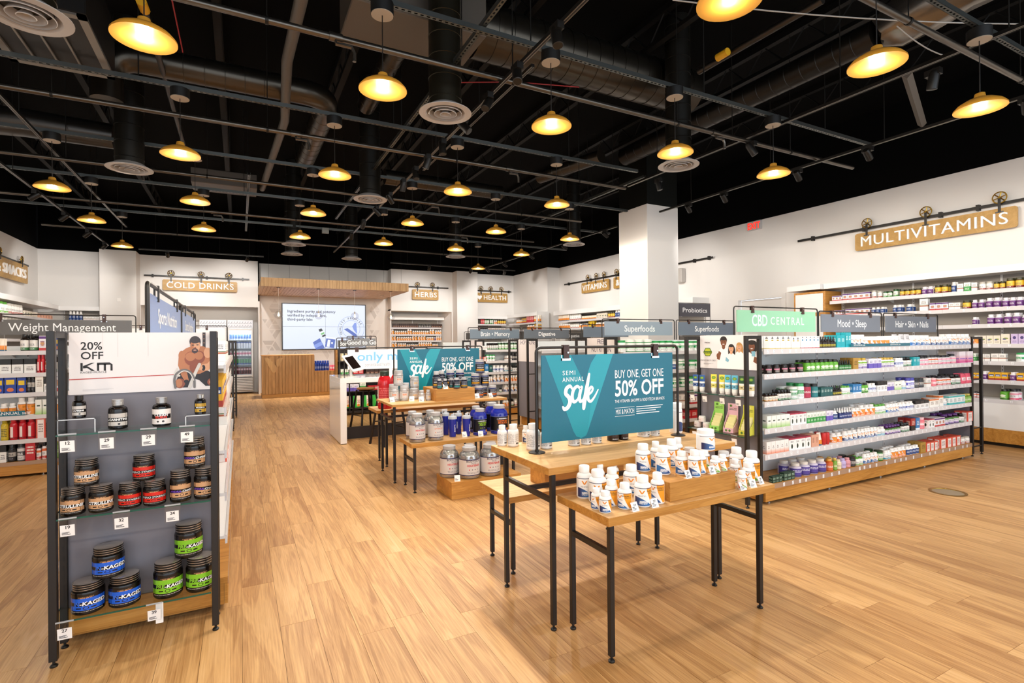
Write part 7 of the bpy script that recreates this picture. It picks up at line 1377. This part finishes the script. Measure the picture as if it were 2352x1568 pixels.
def acrylic(label, x0, x1, y0, y1, z, h):
    t = thing('acrylic_riser', label, 'riser', ((x0 + x1) / 2, (y0 + y1) / 2, z)); part('top_plate', MB().cbox(x0, y0, z + h - 0.004, x1, y1, z + h, 0.001), ACRYL, t)
    E = mat('acrylic_edge_glint', '#dfe3e6', 0.2); part('edge', MB().box(x0, y0 - 0.0012, z + h - 0.004, x1, y0, z + h).box(x0, y0 - 0.0012, z, x0 + 0.004, y0, z + h).box(x1 - 0.004, y0 - 0.0012, z, x1, y0, z + h), E, t)  # pale strips paint in the bright glint along the clear edges
    for a in (x0, x1 - 0.004): part('side_plate', MB().cbox(a, y0, z, a + 0.004, y1, z + h - 0.004, 0.001), ACRYL, t)
acrylic('clear acrylic riser at left end of top glass shelf', -0.795, -0.645, 3.29, 3.41, 1.1202, 0.0695); acrylic('clear acrylic riser at right end of top glass shelf', -0.262, -0.125, 3.29, 3.41, 1.1202, 0.0515)
idP = lambda x, d, z: (x, 3.2575, z)
for lb, x, z, n in (('ticket reading 12 under the left clear riser', -0.746, 1.12, '12'), ('ticket reading 29 under the silver banded bottle', -0.592, 1.12, '29'), ('ticket reading 29 under the white labelled bottle', -0.420, 1.12, '29'), ('ticket reading 49 under the right clear riser', -0.251, 1.12, '49'), ('ticket reading 19 under the copper banded tubs', -0.748, .712, '19'), ('ticket reading 32 under the red banded tubs', -0.536, .712, '32'), ('ticket reading 24 under the tall copper tubs', -0.319, .712, '24'), ('ticket reading 27 at the lower left corner', -0.762, .215, '27'), ('ticket reading 39 under the green banded tubs', -0.402, .215, '39')):
    shelf_tag(lb, x, z, 0, n, 0, idP)
# ---------------------------------------------------------------- white bottles on the front tables
GR = 'white supplement bottles on the front tables'
wt_ = mat('product_ink', '#5a4218', 0.4)
def wb(i, var, x, y, z, R, h, label, rot=-0.18, text=None):
    rot -= 0.62
    o = put(var, R, h, x, y, z + 0.0004, rot, label, GR, seg=30)
    Rl = R * 1.008 + 0.0003
    if var == 'vn' or var == 'vb': lettered(o, [('specialty', h * 0.16, R * 0.30, WINK, 0.9, 0.03, 0.0)], Rl)
    if text: lettered(o, [(text, h * 0.53, R * 0.24, wt_, 0.85, 0.01, 0.62)], Rl)
    return o
lowt = [(1, 'vn', 1.634, 2.302, .0405, .170, 'big white bottle at back left corner of nearest table', 0.25, 'fish oil'), (2, 'vn', 1.650, 2.205, .046, .166, 'big white bottle behind the two smallest front bottles', 0.1, 'fish oil'), (3, 'vb', 1.574, 2.116, .026, .102, 'small white bottle at left edge, behind the nearest one', -0.5, 'msm'), (4, 'vn', 1.580, 2.052, .030, .102, 'nearest small white bottle at the table corner', 0.1, None),
 (5, 'vb', 1.770, 2.345, .028, .150, 'white bottle at the back, between two big bottles', 0, None), (6, 'vn', 1.79, 2.262, .037, .146, 'medium white bottle in the middle of the left cluster', 0.2, None), (7, 'vb', 1.672, 2.122, .032, .130, 'orange and blue bottle between small pair and tag', -0.55, 'fish oil'), (8, 'vn', 1.702, 2.052, .035, .126, 'orange labelled bottle behind the first price card', -0.6, 'glucosamine'),
 (9, 'vn', 1.885, 2.372, .033, .150, 'rear white bottle near the riser box', 0, None), (10, 'vn', 1.905, 2.24, .043, .154, 'tall white bottle just left of riser box', 0.1, None), (11, 'vn', 1.808, 2.040, .042, .152, 'big white bottle behind the second price card', 0.05, 'flax oil'), (12, 'vb', 1.908, 2.040, .035, .154, 'orange faced bottle touching the riser box', -0.6, 'marine collagen'),
 (26, 'vg', 2.70, 2.20, .042, .176, 'large white bottle at back right of the table', 0, None), (27, 'vg', 2.690, 2.085, .045, .176, 'largest green orange bottle at the right end', -0.35, 'digestive enzymes'), (28, 'vg', 2.590, 2.12, .028, .132, 'slim white bottle behind the smallest right bottle', 0, None), (29, 'vg', 2.598, 2.035, .034, .128, 'medium green orange bottle right of riser box', -0.25, 'probiotic'), (30, 'vg', 2.498, 1.998, .0255, .100, 'smallest green label bottle right of the riser box', 0.1, None)]
for i, var, x, y, R, h, lb, rot, tx in lowt: wb(i, var, x, y, .715, R, h, lb, rot, tx)
ris = [(13, 'vn', 2.022, 2.275, .042, .152, 'back left bottle on the nearest riser box', 0.1, None), (14, 'vb', 2.070, 2.168, .040, .154, 'tall front left bottle on the nearest riser box', 0.05, 'coq-10'), (15, 'vb', 2.125, 2.285, .029, .154, 'narrow rear bottle on nearest riser box', 0, None), (16, 'vn', 2.235, 2.270, .038, .160, 'tall white bottle at the back middle of riser box', 0, None), (17, 'vb', 2.152, 2.112, .032, .126, 'orange labelled bottle third from left on riser front', -0.3, 'biotin'), (18, 'vn', 2.178, 2.045, .033, .143, 'front centre white bottle on nearest riser box', 0, 'coq-10'),
 (19, 'vn', 2.262, 2.08, .031, .122, 'front bottle beside the riser price card', -0.2, None), (20, 'vn', 2.315, 2.30, .029, .155, 'rear slim bottle right of centre on riser box', 0, None), (22, 'vg', 2.395, 2.170, .029, .100, 'short bottle behind red and green labelled pair', 0, None), (23, 'vg', 2.345, 2.052, .0275, .090, 'short red green label bottle, left of pair', 0, None), (24, 'vg', 2.410, 2.055, .0248, .090, 'short red green label bottle, right of pair', -0.2, None)]
for i, var, x, y, R, h, lb, rot, tx in ris: wb(i, var, x, y, .815, R, h, lb, rot, tx)
JV = ('J', 'supplement_tub', 'tub', '', PLAST, PLAST, prt('#f1efec', ('s', '#cf8426', NVY, BLU, 0.62), ('v', 0.5, 0.66, 0.86, '#e58a1c'), ('b', 0.1, 0.95, 0.95, 0.985, '#34405c'), ('d', 0.4, 0.7, 0.1, 0.28, 3, '#f5f5f5')))
JG = ('J', 'supplement_tub', 'tub', '', cm('#d7d5d4', 0.3), cm('#c9c7c6', 0.3), prt('#f1efec', ('s', '#c07a24', '#c07a24', '#c8852c', 0.2), ('b', 0.1, 0.95, 0.95, 0.985, '#3a3a44')))
V['JV'] = JV; V['JG'] = JG
o = put('JG', .031, .094, 2.470, 2.10, .8154, 0.0, 'grey lidded collagen tub at right end of riser box', GR, seg=30); lettered(o, [('collagen', .052, .0135, INK, 0.85, 0.01), ('peptide', .038, .0135, INK, 0.85, 0.01)], .0316)
put('JG', .031, .094, 2.385, 2.275, .8154, 0.0, 'grey lidded tub hidden under the largest white tub', GR, seg=30); put('JG', .031, .094, 2.43, 2.215, .8154, 0.0, 'second grey lidded tub under the largest white tub', GR, seg=30)
o = put('JV', .052, .118, 2.425, 2.19, .910, -0.1, 'largest white tub stacked above the riser box', GR, seg=30); lettered(o, [('specialty', .018, .013, WINK, 0.9, 0.02)], .0526)
tal = [(1, 'vw', 1.500, 3.018, .0305, .130, 'leftmost white bottle on the tall table, text showing'), (2, 'vw', 1.553, 2.965, .0355, .138, 'second white bottle at left of tall table'), (3, 'vw', 1.59, 3.02, .028, .130, 'white bottle behind the two leftmost ones'), (4, 'vn', 1.675, 3.02, .0225, .112, 'slim bottle with orange edge beside sign post'), (5, 'vw', 1.612, 2.81, .0425, .160, 'large white bottle behind the left sign post'), (6, 'vw', 1.70, 2.80, .037, .132, 'white bottle half hidden by left end of sale sign'), (7, 'vw', 1.902, 2.790, .038, .112, 'first white bottle showing under the sale sign'), (8, 'vw', 1.988, 2.780, .034, .110, 'second white bottle showing under the sale sign'), (9, 'vw', 2.076, 2.782, .033, .108, 'third white bottle showing under the sale sign'),
       (12, 'vw', 2.492, 2.80, .043, .110, 'white bottle under the sale sign, right of brown ones'), (13, 'vw', 2.582, 2.785, .035, .112, 'last white bottle under the right part of sale sign')]
for i, var, x, y, R, h, lb in tal: wb(i, var, x, y, .884, R, h, lb, 0.3)
V['bq'] = ('B', 'dark_bottle', 'bottle', '', cm('#2a130d', 0.12), cm('#1a0f0c'), bandlab('#3a1c12', '#241009'))
put('bq', .038, .112, 2.217, 2.79, .8844, 0, 'dark brown bottle under the sale sign, left one', GR, seg=24); put('bq', .035, .112, 2.302, 2.785, .8844, 0, 'dark brown bottle under the sale sign, right one', GR, seg=24)
o = put('JV', .046, .215, 2.80, 2.80, .8844, 0.8, 'tall white tub right of the sale sign post', GR, seg=30)
for lb, x, y, z, tx in (('price card before the glucosamine bottle on nearest table', 1.715, 1.993, .715, '14'), ('price card before the flax oil bottle on nearest table', 1.842, 1.992, .715, '37'), ('price card before the smallest green label bottle', 2.478, 1.980, .715, '9'), ('price card before the medium green orange bottle', 2.575, 1.990, .715, '19'), ('price card before the largest green orange bottle', 2.672, 2.012, .715, '39'), ('price card on riser box between white and red labels', 2.300, 2.034, .815, '29'), ('price card at the left front of nearest riser box', 2.118, 2.034, .815, '29'),
                        ('price card before silver jars on the second tall table', 1.555, 5.965, .873, ''), ('price card at right of stacked silver jars', 1.775, 5.93, .873, ''), ('price card before two small silver bottles', 1.86, 5.83, .873, ''), ('price card right of the second tall riser box', 2.56, 5.82, .873, ''), ('price card before the lowest blue jars at right', 2.735, 5.80, .873, ''), ('price card in front of the shaker cups', 2.18, 5.31, .516, ''), ('price card before the blue whey tub', 2.352, 5.26, .516, ''), ('price card before the silver tub on low table', 1.615, 5.315, .516, ''), ('price card on the oak floor box', 1.913, 4.86, .17, ''), ('price card on back jar of second table', 2.12, 5.735, 1.014, '')):
    price_card(lb, x, y, z, tx, R_.uniform(-0.3, 0.3), 1.0 if y < 3 else 1.35)
# ---------------------------------------------------------------- second set of tables
SILV = cm('#b9b7b6', 0.3, 0.55); LIDG = cm('#b4b3b4', 0.35); NB = cm('#16235e', 0.12); NBK = cm('#0d1024', 0.15)
def sl(acc): return prt('#d5d2d0', ('b', 0, 1, 0.9, 0.94, '#34343e'), ('b', 0, 1, 0.05, 0.09, '#34343e'), ('b', 0.28, 0.29, 0.1, 0.9, '#77757c'), ('b', 0.72, 0.73, 0.1, 0.9, '#77757c'), ('d', 0.36, 0.66, 0.72, 0.84, 2, '#4a4a54'), ('b', 0.38, 0.64, 0.44, 0.62, acc), ('d', 0.38, 0.64, 0.46, 0.6, 2, '#e0dcd8'), ('c', 0.42, 0.3, 0.02, 0.03, acc), ('c', 0.5, 0.3, 0.02, 0.03, '#8a8a90'), ('c', 0.58, 0.3, 0.02, 0.03, '#8a8a90'), ('d', 0.34, 0.68, 0.14, 0.22, 2, '#8a8890'), metal=0.15)
def nv(acc): return prt('#0c0e1c', ('b', 0, 1, 0.93, 0.97, '#b9bcc8'), ('b', 0.2, 0.8, 0.18, 0.34, acc), ('d', 0.24, 0.76, 0.46, 0.62, 2, '#e6e8f0'), ('d', 0.24, 0.76, 0.70, 0.84, 2, '#9aa0b4'), ('b', 0, 1, 0.04, 0.07, '#b9bcc8'))
V.update({'sj': ('J', 'supplement_tub', 'tub', '', SILV, LIDG, sl('#e0783a')), 'sy': ('J', 'supplement_tub', 'tub', '', SILV, LIDG, sl('#d8a02a')), 'ss': ('B', 'pill_bottle', 'bottle', '', SILV, LIDG, sl('#d8b03a')), 'nj': ('J', 'supplement_tub', 'tub', '', NB, LIDG, nv('#e0a02a')), 'no': ('J', 'supplement_tub', 'tub', '', NB, LIDG, nv('#e0702a')), 'nt': ('B', 'pill_bottle', 'bottle', '', NBK, LIDG, nv('#2a9a96')), 'ny': ('B', 'pill_bottle', 'bottle', '', NBK, LIDG, nv('#d8a82a')),
          'big': ('J', 'protein_tub', 'tub', '', SILV, LIDG, None), 'bigb': ('J', 'protein_tub', 'tub', '', NB, LIDG, None)})
S2 = 'jars on the second set of tables'
for var, x, y, z, R, h, lb in (('sj', 1.650, 6.30, .873, .0475, .18, 'silver tub at the back left of second tall table'), ('sj', 1.599, 6.050, .873, .0545, .178, 'silver tub at left front of second tall table'), ('sj', 1.712, 6.035, .873, .0525, .178, 'silver tub, right one under the stacked silver tub'), ('sj', 1.66, 6.08, 1.051, .0535, .178, 'silver tub stacked on two other silver tubs'), ('sj', 1.80, 6.27, .873, .0475, .19, 'silver tub half hidden behind the stacked silver one'), ('sy', 1.862, 6.13, .873, .0515, .128, 'short silver tub with mustard label left of riser'), ('sy', 1.93, 6.3, .873, .05, .128, 'short silver tub behind another, under the stacked one'), ('sy', 1.905, 6.24, 1.001, .0535, .14, 'short silver tub stacked beside the teal sign'), ('ss', 1.885, 5.90, .873, .0365, .124, 'small silver bottle at riser corner, left one'), ('ss', 1.960, 5.885, .873, .031, .126, 'small silver bottle at riser corner, right one'),
    ('no', 2.618, 5.898, .873, .0545, .142, 'blue tub with orange band, right of second riser box'), ('no', 2.752, 6.06, .873, .0500, .13, 'blue tub with orange band at the back right'), ('no', 2.81, 5.91, .873, .0520, .138, 'blue tub with orange band at right end of table'), ('no', 2.655, 6.08, .873, .0430, .13, 'blue tub behind the first orange banded one'), ('nj', 2.655, 6.09, 1.003, .0565, .155, 'blue tub with yellow band, left under the top one'), ('nj', 2.775, 6.07, 1.003, .0545, .158, 'blue tub with yellow band, right under the top one'), ('nj', 2.715, 6.085, 1.161, .0565, .172, 'topmost blue tub with yellow band on its stack'),
    ('ny', 2.062, 5.885, 1.014, .0450, .20, 'tall black bottle with silver top, left one'), ('ny', 2.180, 6.03, 1.014, .0460, .20, 'tall black bottle with silver top, right one'), ('nj', 2.300, 6.05, 1.014, .0530, .205, 'tall blue tub with white lid, left one'), ('nj', 2.420, 6.03, 1.014, .0530, .205, 'tall blue tub with white lid, right one'), ('nt', 2.058, 5.765, 1.014, .0300, .118, 'small blue bottle with teal band, first on riser'), ('nt', 2.128, 5.765, 1.014, .0285, .115, 'small blue bottle with teal band, second on riser'), ('nt', 2.225, 5.82, 1.014, .0290, .115, 'small dark bottle with teal band, third on riser'), ('nt', 2.258, 5.735, 1.014, .0400, .124, 'bigger bottle with teal band at riser front'), ('ny', 2.358, 5.750, 1.014, .0420, .121, 'small dark bottle with yellow band on riser')):
    put(var, R, h, x, y, z + 0.0004, R_.uniform(-0.3, 0.1), lb, S2, seg=26)
def protein(label, x, y, z, R, h, body, lidm, lab, txts, rot=0.0, foot=True):
    t = thing('protein_tub', label, 'tub', (x, y, z + 0.0004), rot, 'large protein tubs on the second set of tables')
    part('body', MB().lathe([(R * 0.9, 0), (R * 0.98, h * 0.015), (R, h * 0.05), (R, h * 0.62), (R * 0.97, h * 0.70), (R * 0.86, h * 0.80), (R * 0.64, h * 0.865), (R * 0.60, h * 0.88)], 36, 0), body, t, world=False)
    pr = [(R * 0.63, h * 0.875)]
    for k in range(4): a = h * (0.88 + 0.108 * k / 4); pr += [(R * 0.66, a + 0.002), (R * 0.66, a + h * 0.02), (R * 0.645, a + h * 0.025)]
    part('lid', MB().lathe(pr + [(R * 0.65, h * 0.99), (R * 0.58, h), (R * 0.5, h * 0.992)], 32, 0), lidm, t, world=False)
    lb = part('label', MB().lathe([(R + 0.0008, h * 0.11), (R + 0.0008, h * 0.63)], 36, 0, a0=-math.radians(100), a1=math.radians(100), ends=False), lab, t, world=False)
    for tx, v, s, m, sx, bd in txts: part('lettering', MB().text(tx, lambda u, w_, w: wrapP(R + 0.0008, 0)(u, h * v + w_, 0.0009), s * R, sx=sx, bold=bd), m, lb, world=False)
    return t
slab = lambda acc: prt('#d9d4d2', ('b', 0, 1, 0.955, 1.0, '#2a2858'), ('b', 0, 1, 0.0, 0.04, '#2a2858'), ('c', 0.38, 0.36, 0.016, 0.035, acc), ('c', 0.46, 0.36, 0.016, 0.035, '#77747c'), ('c', 0.54, 0.36, 0.016, 0.035, '#77747c'), ('c', 0.62, 0.36, 0.016, 0.035, '#77747c'), ('d', 0.32, 0.68, 0.12, 0.24, 2, '#9a969a'), metal=0.1)
REDI, ORGI, GRNI = mat('red_ink2', '#cf2a2a', 0.4), mat('orange_ink', '#e8762a', 0.4), mat('lime_ink', '#9fd030', 0.4); NVYI = mat('navy_ink', '#2b2a4a', 0.4)
body_txt = [('BODYTECH', 0.545, 0.26, NVYI, 1.05, 0.015), ('ELITE', 0.485, 0.18, NVYI, 1.1, 0.0)]
hexa = [(a, b, c, d, e, f) for a, b, c, d, e, f in body_txt] + [('HEXATEIN-SR', 0.40, 0.27, REDI, 0.78, 0.03)]
opti = list(body_txt) + [('OPTIMIZED', 0.40, 0.27, ORGI, 0.85, 0.03)]
SPK = mat('glossy_blue', '#1b2a9a', 0.06, spec=0.8); SILB = mat('silver_plastic', '#a9a7a6', 0.16, 0.75)
protein('biggest silver tub on floor box, left one', 1.920, 5.10, .17, .100, .318, SILB, LIDG, slab('#cf2a2a'), hexa, 0.1); protein('biggest silver tub on floor box, front middle one', 2.085, 4.962, .17, .108, .312, SILB, LIDG, slab('#cf2a2a'), hexa, 0.05); protein('biggest silver tub on floor box, right one', 2.318, 4.955, .17, .108, .318, SILB, LIDG, slab('#cf2a2a'), hexa, 0.0); protein('silver tub behind the middle one on floor box', 2.165, 5.15, .17, .085, .295, SILB, LIDG, slab('#cf2a2a'), [], 0); protein('silver tub at back right of floor box', 2.42, 5.15, .17, .085, .295, SILB, LIDG, slab('#cf2a2a'), [], 0)
protein('silver tub with red lettering on second low table', 1.650, 5.325, .516, .084, .295, SILB, LIDG, slab('#cf2a2a'), hexa, 0.15); protein('silver tub with orange lettering on second low table', 1.856, 5.335, .516, .083, .292, SILB, LIDG, slab('#e8762a'), opti, 0.1); protein('silver tub at back left of second low table', 1.66, 5.535, .516, .068, .295, SILB, LIDG, slab('#cf2a2a'), []); protein('silver tub at back behind the orange lettered one', 1.865, 5.54, .516, .068, .292, SILB, LIDG, slab('#e8762a'), [])
blab = lambda acc: prt('#0b0c14', ('b', 0, 1, 0.955, 0.985, '#6a78c0'), ('d', 0.3, 0.7, 0.8, 0.86, 1, '#e8e8f0'), ('c', 0.42, 0.34, 0.018, 0.04, acc), ('c', 0.5, 0.34, 0.018, 0.04, '#9aa0b0'), ('c', 0.58, 0.34, 0.018, 0.04, '#9aa0b0'), ('c', 0.5, 0.12, 0.2, 0.1, '#3f4fae'), ('c', 0.68, 0.12, 0.05, 0.09, '#d8862a'), ('b', 0, 1, 0, 0.03, '#6a78c0'))
protein('blue whey tub with green lettering on second low table', 2.385, 5.355, .516, .080, .296, SPK, LIDG, blab('#9fd030'), [('BODYTECH', 0.53, 0.17, WINK, 1.0, 0.02), ('WHEYTECH', 0.445, 0.27, GRNI, 0.85, 0.03), ('PRO 24', 0.37, 0.30, GRNI, 0.95, 0.03)], 0.0); protein('blue tub behind the green lettered one', 2.42, 5.545, .516, .070, .3, SPK, LIDG, blab('#9fd030'), []); protein('largest blue tub with orange lettering on second low table', 2.620, 5.345, .516, .100, .322, SPK, LIDG, blab('#e8762a'), [('BODYTECH', 0.53, 0.17, WINK, 1.0, 0.02), ('WHEYPROTEIN', 0.45, 0.20, ORGI, 0.9, 0.03), ('ISOLATE', 0.37, 0.30, ORGI, 1.0, 0.03)], 0.0); protein('blue tub at the back right of second low table', 2.63, 5.555, .516, .085, .328, SPK, LIDG, blab('#e8762a'), [])
RED_ = mat('glossy_red', '#c4121c', 0.08, spec=0.8)
protein('big red tub on the middle height table behind', 1.64, 6.66, .718, .088, .48, RED_, mat('dark_green_lid', '#2a3a2c', 0.4), prt('#c9202a', ('d', 0.3, 0.75, 0.2, 0.9, 8, '#e87a78'), ('b', 0.02, 0.28, 0.1, 0.95, '#e0d4d2')), [], -0.5); protein('red tub farther back on the middle height table', 1.84, 6.82, .718, .085, .48, RED_, mat('dark_green_lid', '#2a3a2c', 0.4), prt('#c9202a', ('d', 0.3, 0.75, 0.2, 0.9, 8, '#e87a78')), [])
def shaker(label, x, y, R, h, rot):
    t = thing('shaker_cup', label, 'shaker', (x, y, .5164), rot, 'blue shaker cups on the second low table')
    part('cup', MB().lathe([(R * 0.74, 0), (R * 0.78, h * 0.02), (R, h * 0.80)], 28, 0), mat('shaker_blue', '#1c2a94', 0.12), t, world=False); GL = mat('shaker_grey', '#b8bcc2', 0.3)
    ld = part('lid', MB().lathe([(R * 1.05, h * 0.78), (R * 1.05, h * 0.87), (R * 0.94, h * 0.90), (R * 0.4, h * 0.92), (R * 0.38, h * 0.97), (R * 0.3, h)], 28, 0), GL, t, world=False)
    part('carry_loop', MB().tube([(-R * 0.2, 0, h * 0.93), (R * 0.3, 0, h * 1.02), (R * 0.85, 0, h * 0.99), (R * 1.05, 0, h * 0.90)], R * 0.13, 8), GL, ld, world=False)
    part('hang_tag', MB().prism(rrect(-R * 0.3, 0, R * 0.3, R * 1.7, R * 0.28), lambda u, v, w: (R * 1.02 + w, u - R * 0.25, h * 0.34 + v), 0, 0.002), mat('tag_clear', '#c9ccdc', 0.3), t, world=False)
    mb = MB().text('BODYTECH', lambda u, v, w: wrapP(R * 0.90, 0, 0.1)(-v + 0.01, h * 0.22 + u, 0.001), R * 0.42, sx=1.15, align='LEFT', bold=0.02); part('lettering', mb, WINK, t, world=False)
    return t
shaker('blue shaker cup, front left one', 2.073, 5.395, .046, .25, 0.1); shaker('blue shaker cup, front right one', 2.225, 5.36, .046, .25, 0.3); shaker('blue shaker cup, back left one', 2.055, 5.56, .041, .27, 2.8); shaker('blue shaker cup, back right one', 2.20, 5.545, .041, .255, 0.5)
# ---------------------------------------------------------------- CBD endcap goods
def sq_tube(label, px, z, c1, c2, cap, h=.185, w=.031, X=4.25):
    y = colX(px, X, z); t = thing('cream_tube', label, 'tube', (X, y, z + 0.0004), -math.pi / 2 + 0.35, 'standing cream tubes on the right endcap'); mb = MB(); n = 10; rows = []
    for j in range(8):
        f = j / 7; rx = w * (0.86 + 0.14 * f); ry = w * 0.8 * (1 - f) ** 0.8 + 0.002
        rows.append(mb.vs([(rx * math.sin(2 * math.pi * k / n), -ry * math.cos(2 * math.pi * k / n), h * (0.1 + 0.9 * f)) for k in range(n)]))
    for j in range(7):
        for k in range(n):
            k2 = (k + 1) % n; a = ((k + n / 2) % n) / n * 2 - 0.5; mb.face((rows[j] + k, rows[j] + k2, rows[j + 1] + k2, rows[j + 1] + k), 0, True, [(a, j / 7), (a + 0.2, j / 7), (a + 0.2, (j + 1) / 7), (a, (j + 1) / 7)])
    mb.face([rows[-1] + k for k in range(n)], 0)
    part('tube_body', mb, prt('#f2f2ec', ('b', -2, 3, 0.56, 1.0, c1), ('c', 0.5, 0.80, 0.24, 0.09, '#4f7a2e'), ('c', 0.5, 0.80, 0.16, 0.06, '#8ab040'), ('b', -2, 3, 0.2, 0.44, c2), ('c', 0.5, 0.32, 0.22, 0.085, '#f2f2ec'), ('c', 0.5, 0.32, 0.19, 0.075, c2)), t, world=False)
    part('cap', MB().lathe([(w * 0.72, 0), (w * 0.78, h * 0.1)], 16, 0), PLAST, t, world=False); part('lettering', MB().text('CBD', lambda u, v, ww: (u, -w * 0.75, h * 0.37 + v), 0.018, bold=0.01), INK, t, world=False)
for lb, px, a, b in (('yellow cream tube, left one of two', 1640, '#e3d84a', '#e3d84a'), ('yellow cream tube, right one of two', 1659, '#e3d84a', '#e3d84a'), ('sky blue cream tube, left one of two', 1672, '#5ab6d6', '#5ab6d6'), ('sky blue cream tube, right one of two', 1688, '#5ab6d6', '#5ab6d6'), ('green topped tan cream tube left of the black post', 1705, '#1f4a2c', '#d8c88a'), ('green topped tan cream tube right of the black post', 1726, '#1f4a2c', '#d8c88a')): sq_tube(lb, px, 1.022, a, b, 0)
for lb, px in (('dark blue cream tube near the rear post, left one', 1598), ('dark blue cream tube near the rear post, right one', 1613)): sq_tube(lb, px, 1.022, '#2a5aa0', '#2a5aa0', 0, h=.17)
def sampler(label, px, c, inner):
    y = colX(px, 4.25, .652); t = thing('counter_display_box', label, 'display box', (4.24, y, .6524), -math.pi / 2 + 0.2, 'open counter boxes on the right endcap'); w, d, h = .052, .05, .20; cc = cm(c, 0.5)
    part('tray', MB().prism([(-d, 0), (d, 0), (d, h), (d - 0.003, h), (-d + 0.003, 0.045), (-d, 0.045)], lambda u, v, ww: (-w + ww, u, v), 0, 0.003).prism([(-d, 0), (d, 0), (d, h * 0.62), (-d, 0.045)], lambda u, v, ww: (w - 0.003 + ww, u, v), 0, 0.003).box(-w, -d, 0, w, -d + 0.003, 0.045).box(-w, d - 0.003, 0, w, d, h).box(-w, -d, 0, w, d, 0.003), cc, t, world=False)
    part('header_card', MB().box(-w, d - 0.001, h, w, d + 0.002, h + 0.075), prt(c, ('c', 0.3, 0.7, 0.12, 0.16, '#4f7a2e'), ('c', 0.62, 0.7, 0.1, 0.14, '#f2f2ea'), ('c', 0.62, 0.7, 0.08, 0.11, c), ('d', 0.12, 0.88, 0.15, 0.45, 2, '#4a5a3a')), t, world=False)
    for k in range(5): a = -d + 0.012 + k * 0.015; part('sachet', MB().prism([(-w + 0.008, 0.004), (w - 0.008, 0.004), (w - 0.012, 0.075 + k * 0.022), (-w + 0.012, 0.075 + k * 0.022)], lambda u, v, ww: (u, a + ww + v * 0.12, v), 0, 0.006), prt(inner, ('c', 0.5, 0.5, 0.3, 0.3, '#e8e0a0')), t, world=False)
    part('front_mark', MB().flat(ell(-0.02, 0.022, 0.012, 0.012, 8), lambda u, v, ww: (u, -d - 0.0006, v), 0).flat(ell(0.015, 0.022, 0.012, 0.012, 12), lambda u, v, ww: (u, -d - 0.0006, v), 0), mat('mark_green', '#4f7a2e', 0.5), t, world=False)
sampler('lime green open box of sachets', 1648, '#9fdc6a', '#d6d23a'); sampler('pink open box of orange sachets', 1680, '#e6b8c6', '#c0602e'); sampler('yellow open box of sachets, right one', 1716, '#d9d650', '#cfc93a')
for k, (px, dz, lb) in enumerate(((1603, 0, 'small white cream jar, bottom left of three'), (1623, 0, 'small white cream jar, bottom right of three'), (1613, .058, 'small white cream jar on top of two others'))):
    V['wcj'] = ('J', 'cream_jar', 'jar', '', cm('#efe4e2'), PLAST, prt('#ecdedc', ('b', 0.3, 0.6, 0.4, 0.5, '#a07a78'))); put('wcj', .036, .058, 4.24, colX(px, 4.24, .652 + dz), .6524 + dz, -math.pi / 2, lb, 'small white cream jars', seg=22)
cbP2 = lambda x, d, z: (4.122, 3.99 - x, z)
for lb, px, z in (('blank ticket under the blue cream tubes', 1592, 1.022), ('blank ticket under the yellow cream tubes', 1620, 1.022), ('blank ticket under the sky blue cream tubes', 1660, 1.022), ('blank ticket under the tan cream tubes', 1697, 1.022), ('blank ticket under the small white jars', 1597, .652), ('blank ticket under the lime green box', 1632, .652), ('blank ticket under the yellow box', 1688, .652)):
    shelf_tag(lb, 3.99 - colX(px, 4.12, z), z, 0, '', -math.pi / 2, cbP2)
# teal promotional strips on shelf edges
for lb, a, b, y, z in (('teal sale strip along the top shelf of nearest gondola', 1954, 2090, 3.2165, 1.466),):
    x0, x1 = colY(a, y, z), colY(b, y, z); t = thing('shelf_strip', lb, 'strip', ((x0 + x1) / 2, y, z)); s = part('strip', MB().box(x0, y - 0.002, z, x1, y, z + 0.032), TEAL, t)
    part('lettering', MB().text('SEMI-ANNUAL sale', frontY(x0 + 0.05, y - 0.0024, z + 0.009), 0.026, align='LEFT', bold=0.01).text('SEMI-ANNUAL sale', frontY(x1 - 0.42, y - 0.0024, z + 0.009), 0.026, align='LEFT', bold=0.01), WINK, s)
x0, x1 = colY(-20, 8.2, .735), colY(58, 8.2, .735); t = thing('shelf_strip', 'teal sale strip on the weight management gondola', 'strip', ((x0 + x1) / 2, 8.195, .70)); s = part('strip', MB().box(x0, 8.194, .735, x1, 8.198, .79), TEAL, t); part('lettering', MB().text('ANNUAL sale', frontY((x0 + x1) / 2 + 0.05, 8.1935, .748), .05, bold=0.01), WINK, s)
